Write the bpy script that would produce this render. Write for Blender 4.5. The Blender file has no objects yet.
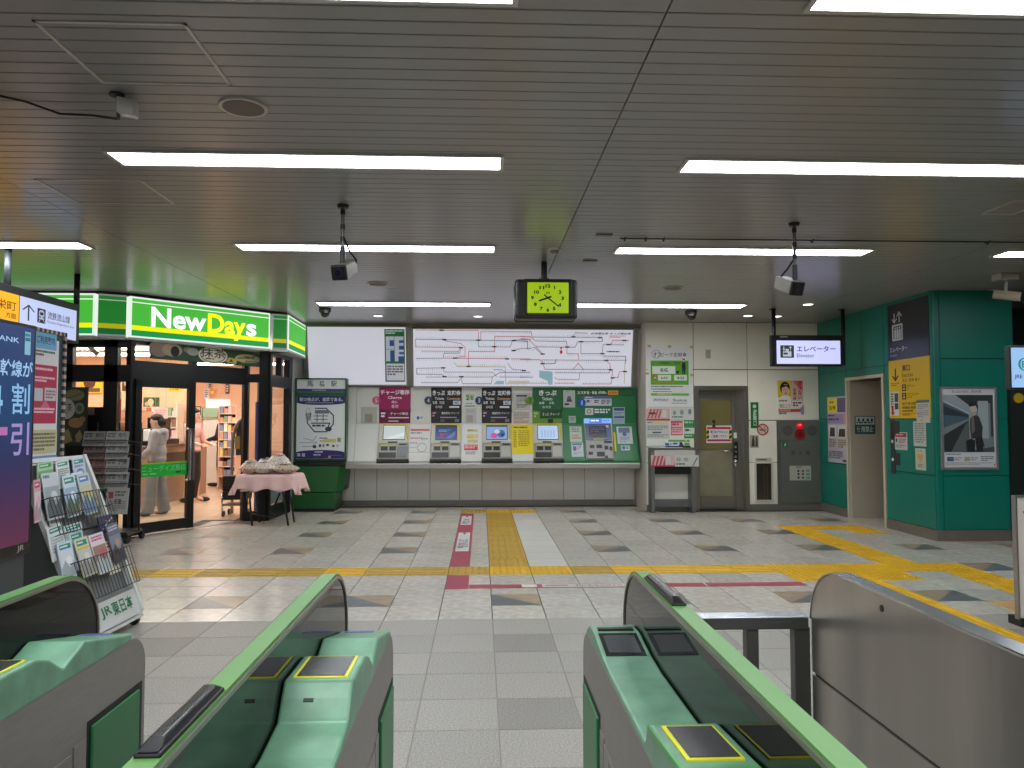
import bpy, math, random
from mathutils import Vector, Matrix
random.seed(7)
S = bpy.context.scene
COL = S.collection
# ---------------------------------------------------------------- camera, world, light, exposure
EYE = 1.447; FPX = 763.0
TH = math.atan(36.5 / FPX); PS = math.atan(31 * math.cos(TH) / FPX)
FW = Vector((math.sin(PS) * math.cos(TH), math.cos(PS) * math.cos(TH), math.sin(TH)))
RT = Vector((math.cos(PS), -math.sin(PS), 0)); UP = RT.cross(FW)
CAM = Vector((0, 0, EYE))
cd = bpy.data.cameras.new('camera'); co = bpy.data.objects.new('camera', cd); COL.objects.link(co)
cd.sensor_width = 36; cd.lens = FPX / 1024 * 36; cd.clip_start = 0.05
M = Matrix((RT, UP, -FW)).transposed().to_4x4(); M.translation = CAM
co.matrix_world = M
S.camera = co
S.view_settings.view_transform = 'Standard'; S.view_settings.look = 'None'
S.view_settings.gamma = 1; S.view_settings.use_curve_mapping = False
S.view_settings.exposure = 0.16
w = bpy.data.worlds.new('world'); S.world = w; w.use_nodes = True
w.node_tree.nodes['Background'].inputs[0].default_value = (0.55, 0.6, 0.68, 1)
w.node_tree.nodes['Background'].inputs[1].default_value = 0.12
HC = 3.035                     # ceiling height
LAMP_POWER = 16.5              # emission of the ceiling strip lamps
SHOP_POWER = 15.0
def area(name, loc, sx, sy, power, color=(0.95, 0.98, 1.0)):
    l = bpy.data.lights.new(name, 'AREA'); l.shape = 'RECTANGLE'; l.size = sx; l.size_y = sy
    l.energy = power; l.color = color
    o = bpy.data.objects.new(name, l); COL.objects.link(o); o.location = loc
    return o
for yy in (0.3, -1.7, -3.8):           # the hall goes on behind the gates, lit by the same lamp rows
    for xx in (-1.04, 2.43):
        area('hall_lamp_light', (xx, yy, HC - 0.02), 2.32, 0.24, 52)

# ---------------------------------------------------------------- measuring helpers (photo pixel -> point on a known plane)
def ray(x, y): return FW + RT * ((x - 512) / FPX) + UP * ((384 - y) / FPX)
def PZ(x, y, z=0.0):
    d = ray(x, y); return CAM + d * ((z - EYE) / d.z)
def PY(x, y, Y):
    d = ray(x, y); return CAM + d * (Y / d.y)
def PX(x, y, X):
    d = ray(x, y); return CAM + d * (X / d.x)
def PP(x, y, p, n):
    d = ray(x, y); return CAM + d * (n.dot(Vector(p) - CAM) / n.dot(d))
# ---------------------------------------------------------------- materials
def lin(c):
    c = c / 255.0
    return c / 12.92 if c <= 0.04045 else ((c + 0.055) / 1.055) ** 2.4
def rgb(c): return (lin(c[0]), lin(c[1]), lin(c[2]), 1)
MC = {}
def mat(c, rough=0.55, metal=0.0, emit=0.0, spec=0.5, noise=0.0, scale=20.0, stretch=(1, 1, 1), bump=0.0, coat=0.0, rnd=0.0):
    key = (tuple(c), rough, metal, emit, spec, noise, scale, stretch, bump, coat, rnd)
    if key in MC: return MC[key]
    m = bpy.data.materials.new('mat_%d' % len(MC)); m.use_nodes = True
    nt = m.node_tree; b = nt.nodes['Principled BSDF']
    b.inputs['Base Color'].default_value = rgb(c)
    b.inputs['Roughness'].default_value = rough; b.inputs['Metallic'].default_value = metal
    b.inputs['Specular IOR Level'].default_value = spec
    if coat: b.inputs['Coat Weight'].default_value = coat; b.inputs['Coat Roughness'].default_value = 0.15
    if emit:
        b.inputs['Emission Color'].default_value = rgb(c); b.inputs['Emission Strength'].default_value = emit
        b.inputs['Base Color'].default_value = tuple(v * 0.3 for v in rgb(c)[:3]) + (1,)
    col_src = None
    if noise or bump:
        tc = nt.nodes.new('ShaderNodeTexCoord'); mp = nt.nodes.new('ShaderNodeMapping')
        mp.inputs['Scale'].default_value = stretch
        nz = nt.nodes.new('ShaderNodeTexNoise'); nz.inputs['Scale'].default_value = scale; nz.inputs['Detail'].default_value = 4
        nt.links.new(tc.outputs['Object'], mp.inputs[0]); nt.links.new(mp.outputs[0], nz.inputs['Vector'])
        if noise:
            mr = nt.nodes.new('ShaderNodeMapRange'); mr.inputs[1].default_value = 0.3; mr.inputs[2].default_value = 0.7
            mr.inputs[3].default_value = 1 - noise; mr.inputs[4].default_value = 1 + noise
            nt.links.new(nz.outputs['Fac'], mr.inputs[0])
            mx = nt.nodes.new('ShaderNodeVectorMath'); mx.operation = 'SCALE'; mx.inputs[0].default_value = rgb(c)[:3]
            nt.links.new(mr.outputs[0], mx.inputs['Scale']); nt.links.new(mx.outputs[0], b.inputs['Base Color'])
            col_src = mx
        if bump:
            bp = nt.nodes.new('ShaderNodeBump'); bp.inputs['Strength'].default_value = bump; bp.inputs['Distance'].default_value = 0.002
            nt.links.new(nz.outputs['Fac'], bp.inputs['Height']); nt.links.new(bp.outputs[0], b.inputs['Normal'])
    if rnd:
        oi = nt.nodes.new('ShaderNodeObjectInfo'); ge = nt.nodes.new('ShaderNodeNewGeometry')
        ad = nt.nodes.new('ShaderNodeMath'); ad.operation = 'ADD'
        fr = nt.nodes.new('ShaderNodeMath'); fr.operation = 'FRACT'
        nt.links.new(oi.outputs['Random'], ad.inputs[0]); nt.links.new(ge.outputs['Random Per Island'], ad.inputs[1]); nt.links.new(ad.outputs[0], fr.inputs[0])
        mr2 = nt.nodes.new('ShaderNodeMapRange'); mr2.inputs[3].default_value = 1 - rnd; mr2.inputs[4].default_value = 1 + rnd
        nt.links.new(fr.outputs[0], mr2.inputs[0])
        m2 = nt.nodes.new('ShaderNodeVectorMath'); m2.operation = 'SCALE'; m2.inputs[0].default_value = rgb(c)[:3]
        if col_src: nt.links.new(col_src.outputs[0], m2.inputs[0])
        nt.links.new(mr2.outputs[0], m2.inputs['Scale']); nt.links.new(m2.outputs[0], b.inputs['Base Color'])
    MC[key] = m
    return m
def glass(name, tint=(0.95, 0.97, 0.96), gl=0.12, rough=0.0):
    m = bpy.data.materials.new(name); m.use_nodes = True; nt = m.node_tree
    nt.nodes.remove(nt.nodes['Principled BSDF']); out = nt.nodes['Material Output']
    t = nt.nodes.new('ShaderNodeBsdfTransparent'); t.inputs[0].default_value = tint + (1,)
    g = nt.nodes.new('ShaderNodeBsdfGlossy'); g.inputs['Roughness'].default_value = rough
    f = nt.nodes.new('ShaderNodeFresnel'); ge = nt.nodes.new('ShaderNodeNewGeometry'); ma = nt.nodes.new('ShaderNodeMath'); ma.operation = 'MULTIPLY_ADD'
    ma.inputs[1].default_value = 1 / 1.45 - 1.45; ma.inputs[2].default_value = 1.45       # the far side of a pane uses the inverse index
    nt.links.new(ge.outputs['Backfacing'], ma.inputs[0]); nt.links.new(ma.outputs[0], f.inputs[0])
    mx = nt.nodes.new('ShaderNodeMixShader')
    nt.links.new(f.outputs[0], mx.inputs[0]); nt.links.new(t.outputs[0], mx.inputs[1]); nt.links.new(g.outputs[0], mx.inputs[2])
    nt.links.new(mx.outputs[0], out.inputs[0]); return m
GLASS = glass('clear_glass')
BLACK = mat((16, 16, 18), 0.4); DARK = mat((42, 43, 45), 0.5); FRAME = mat((10, 10, 11), 0.35)
STEEL = mat((150, 146, 140), 0.32, 0.9, noise=0.06, scale=6, stretch=(1, 1, 30), bump=0.02)
STEEL_D = mat((104, 102, 98), 0.4, 0.6); CHROME = mat((200, 200, 200), 0.15, 1.0)
WHITE = mat((222, 222, 218), 0.6); PAPER = mat((225, 225, 224), 0.6); GREY = mat((140, 140, 138), 0.6)
# ---------------------------------------------------------------- object helpers
ORG = {}
def tag(o, label=None, cat=None, group=None, kind=None):
    if label: o['label'] = label
    if cat: o['category'] = cat
    if group: o['group'] = group
    if kind: o['kind'] = kind
    return o
def thing(name, label, cat, loc, group=None, rz=0.0):
    o = bpy.data.objects.new(name, None); o.empty_display_size = 0.1; COL.objects.link(o)
    o.location = loc; o.rotation_euler = (0, 0, rz); ORG[o.name] = Vector(loc)
    return tag(o, label, cat, group)
class MB:
    def __init__(s): s.v = []; s.f = []; s.m = []
    def add(s, vs, fs, m=0):
        b = len(s.v); s.v += [tuple(p) for p in vs]; s.f += [tuple(b + i for i in f) for f in fs]; s.m += [m] * len(fs); return s
    def box(s, x0, x1, y0, y1, z0, z1, m=0):
        x0, x1 = min(x0, x1), max(x0, x1); y0, y1 = min(y0, y1), max(y0, y1); z0, z1 = min(z0, z1), max(z0, z1)
        v = [(x0, y0, z0), (x1, y0, z0), (x1, y1, z0), (x0, y1, z0), (x0, y0, z1), (x1, y0, z1), (x1, y1, z1), (x0, y1, z1)]
        return s.add(v, [(0, 3, 2, 1), (4, 5, 6, 7), (0, 1, 5, 4), (1, 2, 6, 5), (2, 3, 7, 6), (3, 0, 4, 7)], m)
    def hexa(s, o, a, b, c, m=0):      # parallelepiped from corner o with edge vectors
        o, a, b, c = Vector(o), Vector(a), Vector(b), Vector(c)
        v = [o, o + a, o + a + b, o + b, o + c, o + a + c, o + a + b + c, o + b + c]
        fs = [(0, 3, 2, 1), (4, 5, 6, 7), (0, 1, 5, 4), (1, 2, 6, 5), (2, 3, 7, 6), (3, 0, 4, 7)]
        if a.cross(b).dot(c) < 0: fs = [f[::-1] for f in fs]
        return s.add(v, fs, m)
    def quad(s, a, b, c, d, m=0): return s.add([a, b, c, d], [(0, 1, 2, 3)], m)
    def prism(s, poly, vec, m=0):
        vec = Vector(vec); P = [Vector(p) for p in poly]; n = len(P)
        nr = Vector((0, 0, 0))
        for i in range(n): nr += P[i].cross(P[(i + 1) % n])
        if nr.dot(vec) > 0: P = P[::-1]
        v = P + [p + vec for p in P]
        fs = [tuple(range(n)), tuple(range(2 * n - 1, n - 1, -1))] + [(i, i + n, (i + 1) % n + n, (i + 1) % n) for i in range(n)]
        return s.add(v, fs, m)
    def tube(s, pts, r, n=8, m=0, cap=True, r2=None):
        pts = [Vector(p) for p in pts]; rings = []; b0 = len(s.v)
        for i, p in enumerate(pts):
            t = (pts[min(i + 1, len(pts) - 1)] - pts[max(i - 1, 0)]).normalized()
            a = t.orthogonal().normalized() if i == 0 else (ref - t * ref.dot(t)).normalized()
            ref = a; bb = t.cross(a)
            rr = r if r2 is None else r + (r2 - r) * i / (len(pts) - 1)
            rings.append([p + (a * math.cos(2 * math.pi * k / n) + bb * math.sin(2 * math.pi * k / n)) * rr for k in range(n)])
        v = [q for rg in rings for q in rg]; fs = []
        for i in range(len(pts) - 1):
            for k in range(n):
                fs.append((i * n + k, i * n + (k + 1) % n, (i + 1) * n + (k + 1) % n, (i + 1) * n + k))
        if cap:
            fs.append(tuple(range(n - 1, -1, -1))); fs.append(tuple((len(pts) - 1) * n + k for k in range(n)))
        return s.add(v, fs, m)
    def cyl(s, p0, p1, r, n=16, m=0, r2=None): return s.tube([p0, p1], r, n, m, True, r2)
    def ball(s, c, r, n=12, m=0, k=8):
        if not hasattr(r, '__len__'): r = (r, r, r)
        v = [(c[0], c[1], c[2] + r[2])]; fs = []
        for i in range(1, k):
            a = math.pi * i / k
            for j in range(n):
                t = 2 * math.pi * j / n
                v.append((c[0] + r[0] * math.sin(a) * math.cos(t), c[1] + r[1] * math.sin(a) * math.sin(t), c[2] + r[2] * math.cos(a)))
        v.append((c[0], c[1], c[2] - r[2])); L = len(v) - 1
        for j in range(n): fs.append((0, 1 + j, 1 + (j + 1) % n)); fs.append((L, 1 + (k - 2) * n + (j + 1) % n, 1 + (k - 2) * n + j))
        for i in range(k - 2):
            for j in range(n):
                a = 1 + i * n + j; b = 1 + i * n + (j + 1) % n; fs.append((a, a + n, b + n, b))
        return s.add(v, fs, m)
    def build(s, name, mats, parent=None, smooth=False, bevel=0.0, org=None, local=False, seg=2):
        if not isinstance(mats, (list, tuple)): mats = [mats]
        if parent is not None: O = Vector((0, 0, 0)) if local else ORG[parent.name]
        elif org is not None: O = Vector(org)
        else:
            xs = [v[0] for v in s.v]; ys = [v[1] for v in s.v]; zs = [v[2] for v in s.v]
            O = Vector(((min(xs) + max(xs)) / 2, (min(ys) + max(ys)) / 2, min(zs)))
        me = bpy.data.meshes.new(name)
        me.from_pydata([(v[0] - O.x, v[1] - O.y, v[2] - O.z) for v in s.v], [], s.f)
        for mm in mats: me.materials.append(mm)
        if len(mats) > 1: me.polygons.foreach_set('material_index', s.m)
        if smooth:
            me.polygons.foreach_set('use_smooth', [True] * len(me.polygons))
        me.update()
        o = bpy.data.objects.new(name, me); COL.objects.link(o)
        if parent is not None: o.parent = parent; ORG[o.name] = O
        else: o.location = O; ORG[o.name] = O
        if bevel:
            bv = o.modifiers.new('bevel', 'BEVEL'); bv.width = bevel; bv.segments = seg; bv.limit_method = 'ANGLE'; bv.angle_limit = math.radians(40)
        return o
def box(name, m, x0, x1, y0, y1, z0, z1, parent=None, bevel=0.0, **k):
    return MB().box(x0, x1, y0, y1, z0, z1).build(name, m, parent, bevel=bevel, **k)
def struct(o): o['kind'] = 'structure'; return o
def inst(src, parent, loc, name=None):
    o = bpy.data.objects.new(name or src.name.split('.')[0], src.data); COL.objects.link(o); o.parent = parent; o.location = loc
    for md in src.modifiers:
        if md.type == 'BEVEL':
            n = o.modifiers.new('bevel', 'BEVEL'); n.width = md.width; n.segments = md.segments; n.limit_method = 'ANGLE'; n.angle_limit = md.angle_limit
    return o
# ---------------------------------------------------------------- lettering and flat print
TC = {}
def text_mesh(body, bold=0.0, space=1.0):
    key = (body, bold, space)
    if key in TC: return TC[key]
    c = bpy.data.curves.new('lettering', 'FONT'); c.body = body; c.resolution_u = 3; c.offset = bold; c.align_x = 'CENTER'
    c.space_character = space; c.space_line = 0.95
    o = bpy.data.objects.new('lettering_src', c); COL.objects.link(o)
    me = bpy.data.meshes.new_from_object(o.evaluated_get(bpy.context.evaluated_depsgraph_get()))
    v = [tuple(p.co)[:2] for p in me.vertices]; f = [tuple(p.vertices) for p in me.polygons]
    bpy.data.objects.remove(o); bpy.data.curves.remove(c); bpy.data.meshes.remove(me)
    xs = [p[0] for p in v]; ys = [p[1] for p in v]
    TC[key] = (v, f, min(xs), max(xs), min(ys), max(ys))
    return TC[key]
class Face:
    """a flat face: origin at its upper left corner as read, u to the right, v down"""
    def __init__(s, tl, tr, bl, px=(0, 0, 1, 1)):
        s.o = Vector(tl); s.u = Vector(tr) - s.o; s.v = Vector(bl) - s.o
        s.n = s.v.cross(s.u).normalized(); s.px = px; s.W = s.u.length; s.H = s.v.length
        s.h = 0.0
    def frac(s, x, y): return ((x - s.px[0]) / (s.px[2] - s.px[0]), (y - s.px[1]) / (s.px[3] - s.px[1]))
    def at(s, x, y, h):
        a, b = s.frac(x, y); return s.o + s.u * a + s.v * b + s.n * h
    def uv(s, x, y):
        d = ray(x, y); p = CAM + d * (s.n.dot(s.o - CAM) / s.n.dot(d)) - s.o
        return p.dot(s.u) / s.u.length_squared, p.dot(s.v) / s.v.length_squared
    def R(s, Z, x0, y0, x1, y1):      # photo rectangle -> face rectangle through its middle lines
        xm, ym = (x0 + x1) / 2, (y0 + y1) / 2
        return s.uv(*Z(x0, ym))[0], s.uv(*Z(xm, y0))[1], s.uv(*Z(x1, ym))[0], s.uv(*Z(xm, y1))[1]
def sheet(face, name, m, parent, thick=0.004, bevel=0.0, x0=None, y0=None, x1=None, y1=None, rise=0.0):
    p = face.px; x0 = p[0] if x0 is None else x0; y0 = p[1] if y0 is None else y0; x1 = p[2] if x1 is None else x1; y1 = p[3] if y1 is None else y1
    o = face.at(x0, y0, rise); return MB().hexa(o, face.at(x1, y0, rise) - o, face.at(x0, y1, rise) - o, -face.n * thick).build(name, m, parent, bevel=bevel)
def pm(c, emit): return mat(c, 0.6, emit=emit) if emit else mat(c, 0.55)
def draw(face, parent, items, emit=0.0, base=0.0006, step=0.00035, names=('print', 'lettering')):
    """flat print: every item is one colour; ('r' rect, 't' text, 'g' rows of tiny unreadable print, 'e' ellipse, 'p' polygon, 'l' polyline, 'o' ring)"""
    pr, tx = MB(), MB(); pmats, tmats = [], []
    def mi(lst, c):
        mm = pm(c, emit)
        if mm not in lst: lst.append(mm)
        return lst.index(mm)
    h = base; rn = random.Random(len(items) * 7 + 3)
    for it in items:
        k = it[0]; h += step
        if k == 'r':
            _, x0, y0, x1, y1, c = it
            pr.quad(face.at(x0, y1, h), face.at(x1, y1, h), face.at(x1, y0, h), face.at(x0, y0, h), mi(pmats, c))
        elif k == 't':
            _, body, x0, y0, x1, y1, c = it[:7]; bold = it[7] if len(it) > 7 else 0.012
            v, f, a, b, lo, hi = text_mesh(body, bold)
            hh = h + 0.0004
            tx.add([face.at(x0 + (p[0] - a) / (b - a) * (x1 - x0), y1 - (p[1] - lo) / (hi - lo) * (y1 - y0), hh) for p in v], f, mi(tmats, c))
        elif k == 'g':
            _, x0, y0, x1, y1, c, n = it; i = mi(pmats, c); lh = (y1 - y0) / n
            for r in range(n):
                x = x0; end = x0 + (x1 - x0) * (1 if r < n - 1 else rn.uniform(0.5, 0.95))
                while x < end - (x1 - x0) * 0.02:
                    wd = min(lh * rn.uniform(0.5, 2.2), end - x); ya = y0 + r * lh
                    pr.quad(face.at(x, ya + lh * 0.62, h), face.at(x + wd, ya + lh * 0.62, h), face.at(x + wd, ya, h), face.at(x, ya, h), i)
                    x += wd + lh * rn.uniform(0.18, 0.35)
        elif k == 'e':
            _, cx, cy, rx, ry, c = it
            pr.add([face.at(cx + rx * math.cos(t * math.pi / 12), cy + ry * math.sin(t * math.pi / 12), h) for t in range(24)][::-1], [tuple(range(24))], mi(pmats, c))
        elif k == 'o':
            _, cx, cy, rx, ry, wd, c = it; v = []
            for t in range(24):
                ca, sa = math.cos(t * math.pi / 12), math.sin(t * math.pi / 12)
                v += [face.at(cx + rx * ca, cy + ry * sa, h), face.at(cx + (rx - wd) * ca, cy + (ry - wd) * sa, h)]
            pr.add(v, [(2 * t, (2 * t + 2) % 48, (2 * t + 3) % 48, 2 * t + 1)[::-1] for t in range(24)], mi(pmats, c))
        elif k == 'p':
            _, pts, c = it; P = [face.at(x, y, h) for x, y in pts]
            ar = sum(pts[i][0] * pts[(i + 1) % len(pts)][1] - pts[(i + 1) % len(pts)][0] * pts[i][1] for i in range(len(pts)))
            if ar > 0: P = P[::-1]
            pr.add(P, [tuple(range(len(P)))], mi(pmats, c))
        elif k == 'l':
            _, pts, wd, c = it; i = mi(pmats, c)
            for (xa, ya), (xb, yb) in zip(pts, pts[1:]):
                d = math.hypot(xb - xa, yb - ya)
                if d == 0: continue
                ex, ey = (xb - xa) / d * wd / 2, (yb - ya) / d * wd / 2
                q = [(xa - ex - ey, ya - ey + ex), (xb + ex - ey, yb + ey + ex), (xb + ex + ey, yb + ey - ex), (xa - ex + ey, ya - ey - ex)]
                pr.quad(*[face.at(x, y, h) for x, y in q], i)
    out = []
    if pr.v: out.append(pr.build(names[0], pmats, parent))
    if tx.v: out.append(tx.build(names[1], tmats, parent))
    return out
def poster(name, label, cat, face, items, m=None, thick=0.004, emit=0.0, group=None, parent_name='sheet', frame=None, fw=0.02):
    c = face.o + (face.u + face.v) * 0.5; lo = min(face.o.z, (face.o + face.v).z)
    t = thing(name, label, cat, (c.x, c.y, lo), group)
    sheet(face, parent_name, m or PAPER, t, thick)
    if frame:
        mb = MB(); W, H = face.W, face.H; uu, vv = face.u.normalized(), face.v.normalized()
        for (a, b, ww, hh) in ((-fw, -fw, W + 2 * fw, fw), (-fw, H, W + 2 * fw, fw), (-fw, 0, fw, H), (W, 0, fw, H)):
            mb.hexa(face.o + uu * a + vv * b - face.n * thick, uu * ww, vv * hh, face.n * (thick + 0.012))
        mb.build('frame', frame, t, bevel=0.003)
    draw(face, t, items, emit)
    return t
# ================================================================ FLOOR
TW, TD, TX0, TY0 = 0.396, 0.4, 0.087, 5.647
floor = struct(box('floor', mat((52, 50, 47), 0.8), -9.5, 9.5, -5.5, 19.5, -0.12, -0.004, org=(0, 0, 0)))
ORG['floor'] = Vector((0, 0, 0))
box('grout_bed', mat((140, 136, 128), 0.8), -9, 9, 1, 5.645, -.0045, -.0025, floor)
STONE = mat((190, 184, 173), 0.22, noise=0.15, scale=14, rnd=0.06, spec=0.5)
GRAN = mat((153, 149, 141), 0.45, noise=0.34, scale=110, rnd=0.06)
PALE = mat((206, 203, 196), 0.35, noise=0.06, scale=8, rnd=0.03)
TAN = mat((156, 138, 114), 0.3, noise=0.2, scale=9, rnd=0.08); SLATE = mat((98, 101, 104), 0.3, noise=0.2, scale=9, rnd=0.08)
GRAN_D = mat((136, 132, 125), 0.45, noise=0.34, scale=110, rnd=0.05)
YEL = mat((212, 164, 2), 0.5, noise=0.08, scale=12, rnd=0.05); MUST = mat((180, 144, 46), 0.5, noise=0.12, scale=12, rnd=0.08)
G = 0.0028
def plate(mb, x0, x1, y0, y1, m=0, z0=-0.004, z1=0.0, b=0.002):
    v = [(x0, y0, z0), (x1, y0, z0), (x1, y1, z0), (x0, y1, z0), (x0 + b, y0 + b, z1), (x1 - b, y0 + b, z1), (x1 - b, y1 - b, z1), (x0 + b, y1 - b, z1)]
    mb.add(v, [(4, 5, 6, 7), (0, 1, 5, 4), (1, 2, 6, 5), (2, 3, 7, 6), (3, 0, 4, 7)], m)
    return mb
def two_tone(mb, x0, x1, y0, y1, flip, ma=0, ms=1, b=0.002):
    plate(mb, x0, x1, y0, y1, ma)
    A, B, Cc, D = (x0 + b, y0 + b, 0.0006), (x1 - b, y0 + b, 0.0006), (x1 - b, y1 - b, 0.0006), (x0 + b, y1 - b, 0.0006)
    mb.add([A, B, Cc] if flip else [A, B, D], [(0, 1, 2)], ms)
    return mb
def proto_mesh(mb, name, mats):
    o = mb.build(name, mats, floor, local=True); me = o.data; bpy.data.objects.remove(o); return me
hx, hy = TW / 2 - G, TD / 2 - G
PM = {'stone': proto_mesh(plate(MB(), -hx, hx, -hy, hy), 'floor_tile', STONE),
      'gran': proto_mesh(plate(MB(), -hx, hx, -hy, hy), 'floor_tile', GRAN),
      'grand': proto_mesh(plate(MB(), -hx, hx, -hy, hy), 'floor_tile', GRAN_D),
      'pale': proto_mesh(plate(MB(), -hx, hx, -hy, hy), 'floor_tile', PALE),
      'tan': proto_mesh(plate(MB(), -hx, hx, -hy, hy), 'floor_tile', mat((196, 160, 104), 0.5, noise=0.1, scale=40)),
      'twoA': proto_mesh(two_tone(MB(), -hx, hx, -hy, hy, False), 'two_tone_floor_tile', [TAN, SLATE]),
      'twoB': proto_mesh(two_tone(MB(), -hx, hx, -hy, hy, True), 'two_tone_floor_tile', [TAN, SLATE])}
def tactile(kind, m):
    mb = plate(MB(), -hx, hx, -hy, hy, z1=0.001)
    if kind == 'dot':
        for i in range(6):
            for j in range(6):
                cx, cy = (i - 2.5) * 0.063, (j - 2.5) * 0.063
                mb.tube([(cx, cy, 0.0005), (cx, cy, 0.007)], 0.015, 6, 0, True, 0.010)
    else:
        for i in range(5):
            a = (i - 2) * 0.076
            if kind == 'bary': q = (a - 0.013, a + 0.013, -0.18, 0.18)
            else: q = (-0.18, 0.18, a - 0.013, a + 0.013)
            mb.add([(q[0], q[2], 0.001), (q[1], q[2], 0.001), (q[1], q[3], 0.001), (q[0], q[3], 0.001),
                    (q[0] + .005, q[2] + .005, 0.006), (q[1] - .005, q[2] + .005, 0.006), (q[1] - .005, q[3] - .005, 0.006), (q[0] + .005, q[3] - .005, 0.006)],
                   [(4, 5, 6, 7), (0, 1, 5, 4), (1, 2, 6, 5), (2, 3, 7, 6), (3, 0, 4, 7)])
    return proto_mesh(mb, 'tactile_tile', m)
for k_ in ('dot', 'bary', 'barx'):
    PM['Y' + k_] = tactile(k_, YEL); PM['M' + k_] = tactile(k_, MUST)
def tile_kind(k, j):
    if j == 4 and -11 <= k <= 11:
        if k in (0, 1): return 'Ydot'
        if k == -1: return 'Mdot'
        if k >= 7: return 'Ydot'
        if k == 2: return 'Mbarx'
        return 'Ybarx' if k > 2 else ('Mbarx' if k % 4 else 'Ybarx')
    if k == 0 and 5 <= j <= 15: return 'Mdot' if j == 5 else 'Mbary'
    if j == 16 and k in (-1, 0, 1): return 'Mdot' if k == -1 else 'Ydot'
    if j == 3 and 7 <= k <= 9: return 'Ydot'
    if k == 10 and 5 <= j <= 11: return 'Ydot' if j in (11, 10) else 'Ybary'
    if j == 11 and k in (11, 12): return 'Ydot'
    if k == 12 and j == 10: return 'Ydot'
    if k == 8 and j <= 2: return 'Ybary'
    if k == 11 and j <= 3: return 'Ydot' if j == 3 else 'Ybary'
    if k == 10 and j == 0: return 'tan'
    if k == 1 and 5 <= j <= 15: return 'pale'
    if k % 3 == 0 and j % 3 == 1 and j > -8:
        if j >= 1: return 'twoB' if k >= 3 else 'twoA'
        return 'grand'
    return 'stone' if j >= 0 else 'gran'
cells = []
for j in range(-11, 19):
    for k in range(-19, 19):
        y = TY0 + TD * (j + 0.5); x = TX0 + TW * (k + 0.5)
        if y > 13.0 or y < 1.0: continue
        if x > 5.5 and y > 9.1 and not (x < 6.5 and 10.1 < y < 11.3): continue
        if x < -4.4 and y > 9.7: continue
        if -4.4 <= x < -3.2 and y > 9.75 + (x + 4.36) * 1.63 + 0.25: continue
        if x > 2.7 and y > 12.2: continue
        px = 481 + x / y * FPX
        inview = -30 < px < 1054 and y > 2.9
        hid = y < 4.4 and (px < 150 or 150 < px < 380 or 600 < px < 700 or px > 830)   # behind the gates
        kd = tile_kind(k, j)
        area_px = TW * FPX / y * TD * FPX * EYE / y / y if inview and not hid else 0
        cells.append((area_px * (1.6 if kd.startswith('tw') else 1), k, j, x, y, kd))
cells.sort(key=lambda c: -c[0])
nsingle = 0; rest = MB(); RM = [STONE, GRAN, GRAN_D, PALE, TAN, SLATE]
for a, k, j, x, y, kd in cells:
    tact = kd[0] in 'YM'
    if tact or (nsingle < 285 and a > 0):
        o = bpy.data.objects.new('tactile_tile' if tact else PM[kd].name.split('.')[0], PM[kd]); COL.objects.link(o); o.parent = floor; o.location = (x, y, 0)
        if not tact: nsingle += 1
    else:
        q = (x - hx, x + hx, y - hy, y + hy)
        if kd == 'twoA': two_tone(rest, *q, False, 4, 5)
        elif kd == 'twoB': two_tone(rest, *q, True, 4, 5)
        else: plate(rest, *q, {'stone': 0, 'gran': 1, 'grand': 2, 'pale': 3, 'tan': 4}[kd])
tag(rest.build('floor_tiles', RM, floor), kind='stuff')
# shop floor (warm polished tiles) inside the shopfront
sf = MB()
for i in range(14):
    for j in range(22):
        x, y = -9.0 + 0.45 * i, 9.6 + 0.45 * j
        if x < -4.4 or y > 9.75 + (x + 4.36) * 1.63 + 0.5:
            if x + 0.45 < -3.15 and (x + 0.45 < -4.4 or y > 9.75 + (x + 0.45 + 4.36) * 1.63 + 0.05): plate(sf, x + 0.002, x + 0.448, y + 0.002, y + 0.448)
tag(sf.build('shop_floor_tiles', mat((205, 178, 150), 0.22, noise=0.05, scale=5, rnd=0.03), floor), kind='stuff')
# ---- floor tapes
RED = (158, 62, 78)
def tape(name, label, x0, x1, y0, y1, items, c=RED):
    f = Face((x0, y1, 0.0035), (x1, y1, 0.0035), (x0, y0, 0.0035))
    return poster(name, label, 'floor tape', f, items, m=mat(c, 0.6, noise=0.08, scale=15), thick=0.002, parent_name='tape')
sx0 = TX0 - TW + 0.002
tape('queue_tape', 'long red queue tape with two white queue notices running up to the ticket machines', sx0, sx0 + 0.2, 7.66, 11.95,
     [('r', .12, .07, .86, .30, (206, 204, 200)), ('r', .12, .47, .86, .80, (206, 204, 200)),
      ('t', '列', .32, .15, .66, .20, (60, 60, 60)), ('t', '並び', .22, .205, .76, .25, (60, 60, 60)), ('g', .2, .255, .8, .28, (80, 80, 80), 2), ('p', [(.38, .08), (.62, .08), (.5, .115)], (60, 60, 60)),
      ('t', 'きっぷ', .22, .60, .76, .65, (60, 60, 60)), ('t', '並び口', .22, .66, .76, .71, (60, 60, 60)), ('g', .2, .72, .8, .76, (80, 80, 80), 2), ('p', [(.38, .48), (.62, .48), (.5, .52)], (60, 60, 60))])
tape('queue_tape', 'short square of red tape on the near edge of the yellow tactile line', sx0, sx0 + 0.2, 6.64, 7.22, [])
tape('boundary_tape', 'thin red floor tape with a white worded strip parallel to the ticket counter', -0.10, 2.86, 6.66, 6.80,
     [('r', .155, .08, .50, .92, (202, 196, 190)), ('r', .2, .1, .215, .9, RED), ('g', .225, .3, .31, .75, (150, 120, 120), 1), ('t', '列におならびください', .315, .2, .49, .8, (70, 66, 66)), ('r', .70, .0, .705, 1, (190, 185, 178))])
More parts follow.
